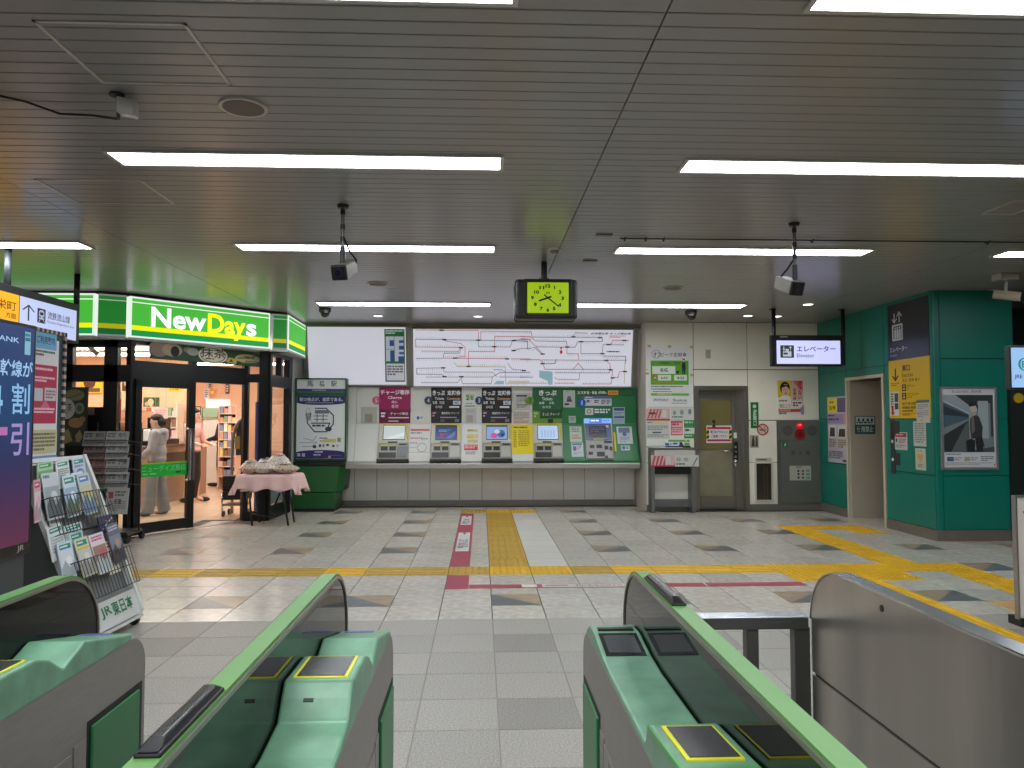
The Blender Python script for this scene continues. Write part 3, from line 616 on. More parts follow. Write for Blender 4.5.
sl_notice('rounded_notice', 'white framed notice with a blue picture beside the yellow strip', 'notice', 566, 398, 696, 544, [('r', 580, 406, 676, 450, (110, 126, 160)), ('r', 580, 450, 676, 520, (190, 200, 214)), ('e', 630, 462, 18, 18, (90, 110, 150)), ('g', 590, 490, 668, 515, (150, 156, 170), 2), ('g', 585, 524, 672, 534, (120, 130, 120), 1)], m=mat((206, 218, 212), .5), zoom=zC)
sl_notice('sticker', 'small white sticker with blue dot low on the green slope', 'sticker', 606, 558, 680, 600, [('e', 628, 578, 15, 16, (40, 110, 190)), ('g', 648, 566, 672, 592, (70, 100, 90), 2)], zoom=zC)
sl_notice('yellow_strip', 'narrow yellow strip along the slate screened machine', 'strip', 540, 446, 556, 612, [], m=mat((226, 206, 20), .5), zoom=zC, d=.03)
# ================================================================ MAP BOARDS (tilted forward)
def board(name, label, tl, tr, bl, items, cat, lit):
    A, Bq, Cq = PY(*tl, 12.48), PY(*tr, 12.48), PY(*bl, 12.70)
    A.z = Bq.z = (A.z + Bq.z) / 2; Cq = Vector((A.x, Cq.y, Cq.z)); f = Face(A, Bq, Cq, (tl[0], tl[1], tr[0], bl[1]))
    t = thing(name, label, cat, ((A.x + Bq.x) / 2, 12.7, Cq.z)); sheet(f, 'panel', mat((226, 226, 240), .45, emit=lit), t, .05, bevel=.004)
    mb = MB(); uu, vv = f.u.normalized(), f.v.normalized(); e = .022
    for p, q, ww, hh in ((-e, -e, f.W + 2 * e, e), (-e, f.H, f.W + 2 * e, e), (-e, 0, e, f.H), (f.W, 0, e, f.H)): mb.hexa(f.o + uu * p + vv * q - f.n * .05, uu * ww, vv * hh, f.n * .062)
    mb.build('frame', mat((150, 150, 140), .4, .3), t, bevel=.003)
    return f, t, items
f, t, it = board('blank_board', 'wide blank white board with a small green fare table', (307, 327), (405.5, 327), (307, 384.5), [], 'board', .55)
z = lambda x, y: (290 + x / 5.12, 300 + y / 5.12)
q = lambda *r: (*z(r[0], r[1]), *z(r[2], r[3]))
draw(f, t, [('r', *q(482, 148, 586, 418), (98, 112, 130)), ('r', *q(482, 148, 586, 322), (40, 108, 62)), ('g', *q(488, 154, 580, 176), (200, 220, 200), 2), ('r', *q(488, 185, 580, 312), (206, 214, 226)), ('r', *q(508, 204, 530, 234), (44, 84, 150)), ('r', *q(510, 256, 532, 312), (44, 84, 150)),
     ('r', *q(556, 204, 580, 218), (60, 90, 150)), ('r', *q(556, 232, 580, 252), (44, 84, 150)), ('r', *q(556, 264, 580, 276), (60, 90, 150)), ('r', *q(552, 286, 580, 312), (44, 84, 150)), ('l', [z(532, 185), z(532, 312)], .5, (40, 100, 62)), ('l', [z(484, 250), z(530, 250)], .4, (60, 90, 120)), ('r', *q(490, 324, 582, 410), (222, 224, 230)), ('g', *q(494, 334, 575, 388), (110, 112, 120), 4)], emit=.35, names=('fare_table', 'lettering'))
f, t, it = board('fare_map', 'long white railway fare map with coloured lines over the machines', (413, 329.5), (633, 329.5), (413, 386), [], 'map board', .58)
L_ = lambda pts: [(410 + x / 8.533, 322 + y / 8.533) for x, y in pts]; R_ = lambda pts: [(520 + x / 8.533, 322 + y / 8.533) for x, y in pts]
PKc, BL, RD, GY, TQ, YL, NV = (216, 130, 140), (96, 140, 180), (214, 84, 84), (140, 144, 150), (110, 170, 180), (200, 180, 100), (70, 90, 150)
lines = [(L_([(50, 72), (580, 76), (580, 150)]), PKc), (L_([(600, 150), (600, 78), (1024, 84)]), PKc), (L_([(45, 150), (290, 152), (1000, 160), (1000, 230)]), BL), (L_([(45, 150), (45, 215), (430, 218)]), PKc), (L_([(95, 248), (410, 250), (430, 218)]), PKc),
         (L_([(290, 160), (430, 185), (465, 215), (465, 292), (385, 305)]), PKc), (L_([(50, 310), (270, 308)]), BL), (L_([(270, 308), (830, 312)]), RD), (L_([(860, 312), (1024, 312)]), RD), (L_([(495, 375), (495, 252), (718, 252), (718, 122), (1024, 122)]), RD), (L_([(880, 152), (1024, 146)]), RD),
         (L_([(580, 160), (580, 212), (850, 212), (870, 160)]), TQ), (L_([(280, 300), (285, 268), (420, 265), (435, 220)]), GY), (L_([(50, 445), (50, 395), (270, 390)]), GY), (L_([(50, 445), (270, 448), (290, 465)]), GY), (L_([(280, 390), (285, 425), (700, 425), (740, 465)]), TQ), (L_([(130, 470), (700, 468)]), PKc),
         (L_([(700, 468), (760, 430), (1024, 430)]), NV), (L_([(710, 402), (780, 405), (820, 430)]), BL), (L_([(760, 468), (1024, 468)]), BL), (L_([(370, 345), (400, 378), (810, 382), (815, 520), (1000, 520)]), YL), (L_([(90, 518), (400, 518), (435, 470), (440, 522), (690, 522), (700, 470)]), GY), (L_([(830, 350), (870, 400), (970, 410)]), GY), (L_([(880, 240), (940, 225), (1024, 225)]), GY),
         (R_([(0, 120), (80, 122), (130, 160), (395, 165), (400, 205), (400, 265), (500, 268), (500, 315)]), RD), (R_([(0, 142), (70, 145), (190, 268)]), RD), (R_([(90, 80), (100, 128), (700, 128), (705, 160), (490, 165), (470, 212), (130, 210)]), BL), (R_([(520, 165), (520, 265), (705, 265), (710, 190), (890, 190)]), GY), (R_([(450, 120), (470, 88), (570, 92)]), GY), (R_([(0, 316), (165, 318), (200, 350)]), RD),
         (R_([(180, 320), (740, 322), (920, 322)]), GY), (R_([(200, 365), (215, 402), (780, 402)]), RD), (R_([(455, 402), (500, 348), (548, 402)]), (170, 60, 80)), (R_([(710, 285), (910, 287), (910, 345)]), NV), (R_([(740, 325), (775, 355), (780, 400), (800, 420), (795, 470), (850, 470), (860, 420), (910, 415)]), RD), (R_([(300, 430), (775, 430), (780, 402)]), NV), (R_([(300, 470), (330, 490), (510, 490), (515, 435)]), GY), (R_([(540, 525), (790, 525), (800, 470)]), (200, 120, 150)),
         (R_([(780, 190), (790, 150), (930, 152)]), RD), (R_([(200, 355), (300, 350), (310, 315)]), NV), (R_([(0, 470), (110, 468)]), BL), (R_([(0, 520), (250, 520)]), YL), (R_([(905, 340), (905, 520)]), YL), (R_([(60, 225), (120, 215), (180, 268)]), GY), (R_([(0, 160), (60, 165), (60, 225)]), BL)]
items = [('p', R_([(165, 410), (280, 420), (282, 530), (250, 535), (240, 500), (165, 470)]), (160, 204, 220)), ('p', L_([(710, 530), (740, 500), (800, 500), (800, 530)]), (160, 204, 220))]
rn = random.Random(3)
for pts, c in lines: items.append(('l', pts, .6, c))
for pts, c in lines:
    for (xa, ya), (xb, yb) in zip(pts, pts[1:]):
        if abs(yb - ya) < 2 and abs(xb - xa) > 6:
            n = int(abs(xb - xa) / 2.1); sg = rn.choice((-1, 1))
            tick = []
            for i in range(n):
                x = xa + (xb - xa) * (i + .5) / n; items_l = rn.uniform(1.2, 2.6)
                tick.append(('l', [(x, ya), (x, ya + sg * items_l)], .3, (150, 152, 164)))
            items += tick[:60]
for x, y in ((268, 72), (290, 150), (580, 153), (880, 155), (430, 217), (280, 388), (380, 305), (495, 375), (970, 410), (290, 463), (435, 463), (880, 240), (825, 310), (715, 208)): items.append(('r', *L_([(x - 18, y - 6)])[0], *L_([(x + 18, y + 6)])[0], (50, 50, 58)))
for x, y in ((450, 122), (680, 128), (520, 162), (190, 268), (755, 186), (890, 150), (740, 320), (705, 263), (400, 208), (780, 400), (905, 415), (800, 470), (190, 350)): items.append(('r', *R_([(x - 18, y - 6)])[0], *R_([(x + 18, y + 6)])[0], (60, 60, 68)))
items += [('p', R_([(348, 228), (362, 250), (348, 272), (334, 250)]), (224, 40, 60)), ('p', R_([(340, 205), (356, 205), (356, 226), (340, 226)]), (224, 70, 90)), ('g', *R_([(300, 512)])[0], *R_([(520, 524)])[0], (220, 90, 120), 1), ('t', 'JR線運賃表 きっぷ運賃表', *R_([(600, 84)])[0], *R_([(945, 104)])[0], (50, 50, 56), .02), ('g', *R_([(760, 110)])[0], *R_([(900, 130)])[0], (220, 130, 130), 2), ('g', *R_([(740, 240)])[0], *R_([(900, 256)])[0], (60, 60, 66), 1)]
for x in range(20): items.append(('r', *L_([(840 + x * 9, 495)])[0], *L_([(845 + x * 9, 515)])[0], (200, 186, 130)))
draw(f, t, items, emit=.4, step=.00004, names=('map_print', 'map_lettering'))
# ================================================================ TICKET GATES
GCAP = mat((86, 136, 66), 0.35, noise=0.04, scale=10); GCOV = mat((100, 146, 117), 0.35, noise=0.2, scale=14); GBLK = mat((74, 150, 76), 0.35, noise=0.05, scale=10)
GSIDE = mat((136, 131, 126), 0.42, 0.4, noise=0.06, scale=14, stretch=(1, 1, 6)); GFLAP = mat((30, 112, 62), 0.4, noise=0.06, scale=8)
SMOKE = mat((10, 12, 12), 0.03, spec=0.22); PADM = mat((56, 56, 58), 0.25)
def arc(cy, cz, ry, rz, a0, a1, n=8): return [(cy + ry * math.cos(math.radians(a0 + (a1 - a0) * i / n)), cz + rz * math.sin(math.radians(a0 + (a1 - a0) * i / n))) for i in range(n + 1)]
NEAR = 0.62
EXITP = [(2.205, .853), (2.15, .862), (1.945, .905), (1.85, .870), (1.79, .908), (1.735, .925), (1.57, .928), (1.545, .90), (1.52, .865), (1.40, .847), (NEAR + .06, .847)]
ENTRP = [(2.20, .853), (2.15, .876), (2.08, .880), (2.05, .879), (1.92, .860), (1.80, .854), (1.425, .856), (1.40, .897), (1.37, .905), (1.10, .928), (1.06, .90), (1.03, .852), (NEAR + .06, .847)]
def gate(label, b0, b1, r0, r1, prof, kind, bar):
    t = thing('ticket_gate', label, 'ticket gate', ((b0 + b1) / 2, 1.45, 0), 'automatic ticket gates')
    inner = min(b0, b1, key=lambda v: min(abs(v - r0), abs(v - r1))); outer = b1 if inner == b0 else b0
    # steel body
    pts = [(NEAR, 0.02), (NEAR, .74)] + arc(NEAR + .08, .765, .08, .073, 180, 90, 5) + arc(2.20, .745, .10, .093, 90, 0, 7) + [(2.30, 0.02)]
    MB().prism([(b0, y, z) for y, z in pts], (b1 - b0, 0, 0)).build('body', GSIDE, t, bevel=.004)
    # green top cover
    low = [(NEAR + .06, .835), (2.20, .835)]
    e = .003
    MB().prism([(b0 - e, y, z) for y, z in low + prof], (b1 - b0 + 2 * e, 0, 0)).build('top_cover', GCOV, t, bevel=.006)
    # upright screen
    out = [(NEAR, 0.02)] + [(NEAR, .84)] + arc(NEAR + .18, .84, .18, .178, 180, 90, 8) + arc(2.11, .845, .19, .173, 90, 0, 10) + [(2.30, .02)]
    MB().prism([(r0 + .004, y, z) for y, z in out], (r1 - r0 - .008, 0, 0)).build('side_screen', SMOKE, t)
    def band(name, m, off, th, x0, x1, i0, i1):
        mb = MB(); P = out[i0:i1]
        for (ya, za), (yb, zb) in zip(P, P[1:]):
            d = Vector((0, yb - ya, zb - za)); nn = Vector((0, -d.z, d.y)).normalized()
            a, b = Vector((x0, ya, za)) + nn * off, Vector((x0, yb, zb)) + nn * off
            mb.hexa(a, (x1 - x0, 0, 0), b - a, nn * th)
        mb.build(name, m, t)
    band('edge_trim', mat((150, 148, 140), .3, .8), -.004, .008, r0, r1, 1, len(out))
    band('cap', GCAP, .004, .006, r0 + .004, r1 - .004, 5, len(out) - 7)
    # light bar on the cap
    yb0, yb1 = bar; xm = (r0 + r1) / 2
    MB().prism([(xm - .017, yb0, 1.026), (xm + .017, yb0, 1.026), (xm + .012, yb0 + .03, 1.05), (xm - .012, yb0 + .03, 1.05)][:2] + [(xm + .017, yb1, 1.026), (xm - .017, yb1, 1.026)], (0, 0, .008)).build('bar_base', BLACK, t, bevel=.003)
    MB().add([(xm - .015, yb0, 1.034), (xm + .015, yb0, 1.034), (xm + .015, yb1, 1.034), (xm - .015, yb1, 1.034), (xm - .009, yb0 + .03, 1.044), (xm + .009, yb0 + .03, 1.044), (xm + .009, yb1 - .02, 1.044), (xm - .009, yb1 - .02, 1.044)],
             [(0, 3, 2, 1), (4, 5, 6, 7), (0, 1, 5, 4), (1, 2, 6, 5), (2, 3, 7, 6), (3, 0, 4, 7)]).build('sensor_bar', mat((14, 15, 18), .22), t, bevel=.003)
    # shadow gap between cover and screen
    g0 = inner - .004 if abs(inner - r1) < .01 else inner - .001
    # card reader
    def on(y):
        for (ya, za), (yb, zb) in zip(prof, prof[1:]):
            if yb <= y <= ya: return za + (zb - za) * (ya - y) / (ya - yb)
    def plate_on(name, m, xa, xb, ya, yb, h0, h1, bevel=0.0):
        za, zb = on(ya), on(yb)
        return MB().hexa((xa, ya, za + h0), (xb - xa, 0, 0), (0, yb - ya, zb - za), (0, 0, h1 - h0)).build(name, m, t, bevel=bevel)
    w0, w1 = b0 + .012, b1 - .012
    if kind == 'exit':
        plate_on('reader_rim', mat((216, 212, 40), .4), w0, w1, 1.728, 1.582, -.001, .002); plate_on('reader_pad', PADM, w0 + .007, w1 - .007, 1.721, 1.589, 0, .0035)
        plate_on('indicator_strip', mat((120, 130, 200), .25, emit=.25), w0 + .005, w1 - .03, 2.19, 2.155, -.001, .002)  # ticket exit slot; its blue reflection is put into the colour and slight glow
        plate_on('coin_notch', mat((30, 44, 36), .5), w0 + .03, w0 + .05, 1.5445, 1.541, -.001, .002)
    else:
        plate_on('display_screen', mat((30, 34, 34), .12, coat=.6), w0 - .004, w1 + .002, 2.05, 1.92, -.001, .002)
        plate_on('display_pad', mat((70, 74, 76), .2), w0 + .006, w1 - .008, 2.035, 1.935, 0, .003)
        plate_on('ticket_slot', BLACK, w0, w1, 2.10, 2.075, -.001, .005, .001)
        plate_on('reader_block', GBLK, b0 - .004, b1 + .002, 1.395, 1.11, -.012, .001, .003)
        plate_on('reader_rim', mat((216, 212, 30), .4), w0 + .002, w1 - .002, 1.362, 1.195, .0, .003); plate_on('reader_pad', PADM, w0 + .009, w1 - .007, 1.354, 1.203, .0, .0045)
    # flap recess and flap on the passage side
    s = 1 if outer > inner else -1; xo = outer
    box('flap_recess', mat((20, 24, 22), .6), xo, xo + s * .0015, 1.97, 2.275, .10, .70, t)
    box('flap', GFLAP, xo, xo + s * .008, 1.985, 2.25, .12, .685, t, bevel=.006)
    box('service_door', GSIDE, xo, xo + s * .003, 1.30, 1.90, .10, .655, t, bevel=.001); box('seam_panel', GSIDE, xo, xo + s * .003, 1.906, 1.965, .10, .665, t, bevel=.001)
    MB().cyl((xo, 1.84, .56), (xo + s * .006, 1.84, .56), .012, 14).build('lock', CHROME, t)
    box('lock_plate', mat((70, 70, 68), .4), xo, xo + s * .004, 1.80, 1.83, .56, .64, t, bevel=.002)
    box('foot', DARK, min(b0, r0) + .01, max(b1, r1) - .01, NEAR + .02, 2.28, 0, .02, t)
    return t
gate('ticket gate with the green flap door, beside the brochure rack', -1.108, -.974, -1.156, -1.109, EXITP, 'exit', (.92, 1.13))
gate('ticket gate with square yellow rimmed reader halfway along its sloped top', -.390, -.257, -.437, -.391, EXITP, 'exit', (.985, 1.225))
gate('ticket gate with black display and bright green reader block, next to the rail', .305, .425, .426, .472, ENTRP, 'entry', (1.73, 2.03))
# ---- steel barrier panel
GX = 1.03
t = thing('barrier_panel', 'brushed stainless barrier panel with rounded corner along the yellow line', 'barrier', (GX + .023, 1.4, 0))
BST = mat((174, 169, 162), 0.30, 0.88, noise=0.08, scale=2.2, stretch=(1, 3.5, .35), bump=1.0)
out = [(.4, .668), (.4, 1.0)] + arc(2.19, .83, .184, .17, 90, 0, 12) + [(2.374, .668)]
MB().prism([(GX, y, z) for y, z in out], (.046, 0, 0)).build('upper_panel', BST, t, bevel=.004)
MB().prism([(GX + .001, y, z) for y, z in [(.4, .0), (.4, .660), (2.374, .660), (2.374, .0)]], (.044, 0, 0)).build('lower_panel', BST, t, bevel=.002)
MB().box(GX + .006, GX + .04, .4, 2.36, .66, .668).build('seam', BLACK, t)
mb = MB(); P = [(.4, 1.0)] + arc(2.19, .83, .184, .17, 90, 0, 12)
for (ya, za), (yb, zb) in zip(P, P[1:]):
    d = Vector((0, yb - ya, zb - za)); nn = Vector((0, -d.z, d.y)).normalized(); mb.hexa(Vector((GX - .002, ya, za)), (.05, 0, 0), d, nn * .004)
mb.build('edge_cap', mat((190, 192, 196), .2, .9), t)
MB().cyl((GX - .002, 1.945, .965), (GX + .01, 1.945, .965), .009, 14).build('screw_hole', BLACK, t)
# ---- guard rail
RY = 2.42
t = thing('guard_rail', 'dark steel guard rail with flat bright top between gate and barrier', 'rail', (.75, RY, 0))
RD_ = mat((84, 84, 82), .4, .4); za, zb = PY(740, 614.5, RY).z, PY(740, 626, RY).z
box('top_plate', mat((206, 210, 216), .25, .8), .48, 1.03, RY - .03, RY + .03, za - .006, za, t, bevel=.002)
box('top_bar', RD_, .48, 1.03, RY - .028, RY + .028, zb - .004, za - .006, t)
for xa, xb in ((747.5, 759.5), (795.5, 811), (700, 709)):
    box('post', RD_, PY(xa, 680, RY - .02).x, PY(xb, 680, RY - .02).x, RY - .02, RY + .02, 0, zb, t, bevel=.002)
# ================================================================ CONVENIENCE SHOP
ZT, ZB_ = 2.995, 2.48
path = [(-7.4, 9.43), (-4.70, 9.43), (-4.66, 9.435), (-4.39, 9.58), (-4.36, 9.615), (-3.05, 11.11), (-3.02, 11.14), (-2.835, 11.25), (-2.825, 11.275), (-2.865, 12.52)]
t = thing('shop_sign', 'green and yellow backlit sign band wrapping the shop front', 'shop sign', (-4.0, 10.3, ZB_))
SG = lambda k: ((52, 172, 40) if not k else (24, 128, 44))
def sign_panel(a, b, dim, letters=None, ends=True):
    A, Bv = Vector((a[0], a[1], ZT)), Vector((b[0], b[1], ZT)); f = Face(A, Bv, Vector((a[0], a[1], ZB_)))
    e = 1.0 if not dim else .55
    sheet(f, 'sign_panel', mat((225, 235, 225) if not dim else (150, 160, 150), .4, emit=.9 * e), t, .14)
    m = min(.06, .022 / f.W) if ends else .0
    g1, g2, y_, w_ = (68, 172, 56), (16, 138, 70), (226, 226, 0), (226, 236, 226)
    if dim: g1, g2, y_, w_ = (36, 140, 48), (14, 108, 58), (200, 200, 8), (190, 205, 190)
    its = [('r', m, .045, 1 - m, .125, g1), ('r', 0, .125, 1, .15, w_), ('r', m, .15, 1 - m, .70, g1), ('r', m, .70, 1 - m, .815, y_), ('r', m, .815, 1 - m, .955, g2)]
    draw(f, t, its + (letters or []), emit=1.0 * e)
    return f
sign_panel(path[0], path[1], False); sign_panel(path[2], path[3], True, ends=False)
f = sign_panel(path[4], path[5], False)
# thick shop name letters standing proud of the panel
for body, x0, x1, y0, y1, c in (('New', .13, .505, .20, .70, (236, 240, 246)), ('Day', .515, .80, .20, .86, (244, 240, 0)), ('s', .805, .885, .36, .70, (236, 240, 246))):
    v, fs, a, b, lo, hi = text_mesh(body, .028)
    mb = MB(); n = len(v)
    top = [f.at(x0 + (p[0] - a) / (b - a) * (x1 - x0), y1 - (p[1] - lo) / (hi - lo) * (y1 - y0), .012) for p in v]
    mb.add(top, fs); mb.build('letters', mat(c, .4, emit=1.1), t)
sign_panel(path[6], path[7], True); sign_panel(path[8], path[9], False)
mb = MB(); q2 = [(-7.4, 9.50), (-4.66, 9.50), (-4.32, 9.68), (-3.0, 11.20), (-2.86, 11.30), (-2.90, 12.52)]
for (xa, ya), (xb, yb) in zip(q2, q2[1:]): mb.hexa((xa, ya, ZT), (xb - xa, yb - ya, 0), (-.06 * 0 - .05, .06, 0), (0, 0, HC - ZT))
mb.build('top_gap_band', BLACK, t)
mb = MB()
for (xa, ya), (xb, yb) in zip(path, path[1:]):
    d = Vector((xb - xa, yb - ya, 0)).normalized(); nn = Vector((-d.y, d.x, 0))
    if (Vector((xb, yb, 0)) - Vector((xa, ya, 0))).length < .06: continue
    mb.hexa(Vector((xa, ya, ZB_ - .03)) - nn * .01, Vector((xb - xa, yb - ya, 0)), nn * .3, (0, 0, .03))
mb.build('soffit', mat((196, 200, 196), .5), t)
# ---- glazed front: posts, transoms and panes
FA, FB = Vector((-4.36, 9.75, 0)), Vector((-3.45, 11.23, 0)); FD = (FB - FA).normalized(); FN = Vector((FD.y, -FD.x, 0))
def FL(px, py):   # on the slanted front
    d = ray(px, py); n = FN; return CAM + d * (n.dot(FA - CAM) / n.dot(d))
sf_ = thing('shopfront', 'black framed glass front of the convenience shop', 'shopfront', (-4.0, 10.4, 0))
def bar_on(name, A, D, N, s0, s1, z0, z1, th=.09, m=FRAME, par=None, off=0.0):
    p = A + D * s0 - N * (th / 2 - off); p = Vector((p.x, p.y, z0)); return MB().hexa(p, D * (s1 - s0), N * th, (0, 0, z1 - z0)).build(name, m, par or sf_)
def S_(px, py): return (FL(px, py) - FA).dot(FD)
LEN = (FB - FA).length
s_dl, s_dr = S_(131, 450), S_(191, 450); s_or = S_(243, 450)
bar_on('post', FA, FD, FN, s_dl - .06, s_dl - .005, 0, ZB_); bar_on('post', FA, FD, FN, s_or, LEN + .02, 0, ZB_)
bar_on('lintel', FA, FD, FN, s_dl, s_or, 1.965, 2.20); bar_on('head_rail', FA, FD, FN, s_dl, s_or, 2.41, ZB_)
bar_on('transom_post', FA, FD, FN, S_(193, 350) - .04, S_(193, 350) + .04, 2.2, 2.41)
bar_on('transom_pane', FA, FD, FN, s_dl, s_or, 2.2, 2.41, .008, GLASS)
# glass door leaf (closed half) and parked sliding half
gd = thing('glass_door', 'black framed glass shop door with a green strip and long bar handle', 'door', FA + FD * ((s_dl + s_dr) / 2))
def leaf(name, s0, s1, z0, z1, th=.05, m=FRAME, off=.05): return bar_on(name, FA, FD, FN, s0, s1, z0, z1, th, m, gd, off)
fw_ = .085
leaf('stile', s_dl, s_dl + fw_, .02, 1.965); leaf('stile', s_dr - fw_ - .02, s_dr, .02, 1.965); leaf('top_rail', s_dl, s_dr, 1.87, 1.965); leaf('bottom_rail', s_dl, s_dr, .03, .16)
leaf('pane', s_dl + fw_, s_dr - fw_, .16, 1.87, .008, GLASS)
z0, z1 = FL(160, 476).z, FL(160, 462).z
p0 = FA + FD * (s_dl + fw_) + FN * .058; p1 = FA + FD * (s_dr - fw_ - .01) + FN * .058
f = Face((p0.x, p0.y, z1), (p1.x, p1.y, z1), (p0.x, p0.y, z0)); sheet(f, 'strip', mat((20, 190, 60), .4), gd, .002)
draw(f, gd, [('r', 0, 0, 1, .1, (170, 200, 30)), ('t', 'ニューデイズ馬橋', .04, .2, .96, .66, (130, 220, 150), .01), ('g', .05, .74, .6, .9, (140, 220, 150), 1), ('g', .74, .7, .94, .9, (20, 80, 40), 1)], names=('strip_print', 'strip_lettering'))
for so in (.0, ):
    hp = FA + FD * S_(183.5, 450) + FN * .13; a_ = FL(178, 429).z; b_ = FL(178, 480).z
    MB().tube([hp + Vector((0, 0, a_)) - FN * .06, hp + Vector((0, 0, a_)), hp + Vector((0, 0, b_)), hp + Vector((0, 0, b_)) - FN * .06], .022, 10).build('handle', mat((150, 150, 150), .25, .7), gd, smooth=True)
hb = FA + FD * S_(188, 450) - FN * .02
MB().tube([hb + Vector((0, 0, a_)), hb + FN * .12 + Vector((0, 0, a_)), hb + FN * .12 + Vector((0, 0, b_)), hb + Vector((0, 0, b_))], .02, 10).build('inner_handle', mat((110, 110, 110), .3, .6), gd, smooth=True)
MB().hexa(FA + FD * (s_dl - .1) - FN * .05 + Vector((0, 0, .001)), FD * (s_or - s_dl + .1), FN * .1, (0, 0, .004)).build('threshold', STEEL, sf_)
# short frontal part and the side window running back to the pier
Q0, Q1, Q2 = Vector((-3.43, 11.25, 0)), Vector((-3.11, 11.25, 0)), Vector((-3.06, 12.3, 0))
X_ = Vector((1, 0, 0)); NF = Vector((0, -1, 0)); GD_ = (Q2 - Q1).normalized(); GN_ = Vector((GD_.y, -GD_.x, 0)); L2 = (Q2 - Q1).length
bar_on('post', Q0, X_, NF, .0, .05, 0, ZB_); bar_on('post', Q0, X_, NF, .21, .33, 0, ZB_); bar_on('lintel', Q0, X_, NF, .05, .21, 2.0, 2.12); bar_on('bottom_rail', Q0, X_, NF, .05, .21, 0, .14)
bar_on('pane', Q0, X_, NF, .05, .21, .14, 2.45, .008, GLASS)
bar_on('post', Q1, GD_, GN_, 0, .08, 0, ZB_); bar_on('post', Q1, GD_, GN_, L2 - .14, L2, 0, ZB_); bar_on('bottom_rail', Q1, GD_, GN_, .08, L2 - .1, 0, .2); bar_on('lintel', Q1, GD_, GN_, .08, L2 - .1, 1.95, 2.12)
bar_on('head_rail', Q1, GD_, GN_, .08, L2 - .1, 2.4, ZB_); bar_on('transom_post', Q1, GD_, GN_, L2 / 2 - .04, L2 / 2 + .04, 2.12, 2.4)
bar_on('pane', Q1, GD_, GN_, .08, L2 - .14, .2, 1.95, .008, GLASS); bar_on('transom_pane', Q1, GD_, GN_, .08, L2 - .14, 2.12, 2.4, .008, GLASS)
bar_on('frosted_panel', Q1, GD_, GN_, .12, L2 - .2, .22, .78, .02, mat((120, 134, 132), .5))
# frontal part to the side of the newspaper rack
W0 = Vector((-7.4, 9.72, 0)); wx_ = lambda px: PY(px, 400, 9.72).x + 7.4
bar_on('post', W0, X_, NF, wx_(66) - .2, wx_(73.5), 1.0, ZB_); bar_on('pillar', W0, X_, NF, wx_(105), wx_(118.5), 0, ZB_, m=FRAME); bar_on('head_rail', W0, X_, NF, 0, wx_(133), 2.36, ZB_)
bar_on('lintel', W0, X_, NF, 0, wx_(133), 1.93, 2.14); bar_on('base_panel', W0, X_, NF, 0, wx_(118), 0, .98); bar_on('base_panel', W0, X_, NF, wx_(118), wx_(133), 0, .1)
bar_on('black_panel', W0, X_, NF, wx_(66), wx_(105), .98, PY(90, 407, 9.72).z, .06)
bar_on('pane', W0, X_, NF, 0, wx_(105), .98, 2.36, .008, GLASS); bar_on('pane', W0, X_, NF, wx_(118.5), wx_(133) - .06, .1, 2.36, .008, GLASS)
for k, px in enumerate((96, 99)): bar_on('notice_plate', W0, X_, NF, wx_(89), wx_(96), PY(90, 415, 9.68).z, PY(90, 408, 9.68).z, .07, mat((120, 112, 104), .6)) if k == 0 else None
# ---- green tea banners
def sweets(f, t, items): draw(f, t, items)
bA, bB = FL(146, 341) + FN * .09, FL(258, 350) + FN * .09
A = Vector((bA.x, bA.y, 2.475)); Bv = FA + FD * S_(257, 360) + FN * .09; Bv = Vector((Bv.x, Bv.y, 2.475)); f = Face(A, Bv, Vector((A.x, A.y, 2.235)), (465, 375, 825, 458))
MAT_T = (206, 194, 134)
poster('tea_banner', 'dark green tea banner with sweets under the shop sign', 'banner', f,
       [('e', 490, 412, 30, 36, (160, 140, 124)), ('e', 528, 412, 30, 30, (186, 170, 140)), ('e', 536, 418, 13, 24, (24, 22, 18)), ('e', 575, 405, 14, 14, (140, 150, 110)), ('e', 590, 412, 18, 18, (176, 176, 160)), ('e', 655, 420, 48, 41, (236, 230, 208)), ('o', 655, 420, 42, 34, 3, (120, 116, 96)), ('t', '抹茶', 614, 388, 697, 432, (40, 52, 36), .006), ('g', 630, 434, 680, 444, (110, 120, 90), 1),
        ('p', [(696, 446), (708, 422), (738, 430), (732, 456)], (206, 184, 104)), ('p', [(708, 444), (716, 430), (724, 446)], (70, 66, 30)), ('e', 775, 422, 46, 22, MAT_T), ('l', [(740, 425), (800, 408)], 4, (90, 86, 50)), ('g', 760, 410, 800, 425, (96, 90, 50), 2), ('g', 765, 432, 812, 446, (96, 90, 50), 2)], m=mat((38, 82, 52), .5), thick=.01)
A, Bv = PY(63, 387, 9.45), PY(87.5, 387, 9.45); C_ = PY(63, 446, 9.45)
f = Face((A.x, 9.45, A.z), (Bv.x, 9.45, A.z), (A.x, 9.45, C_.z), (300, 0, 530, 510))
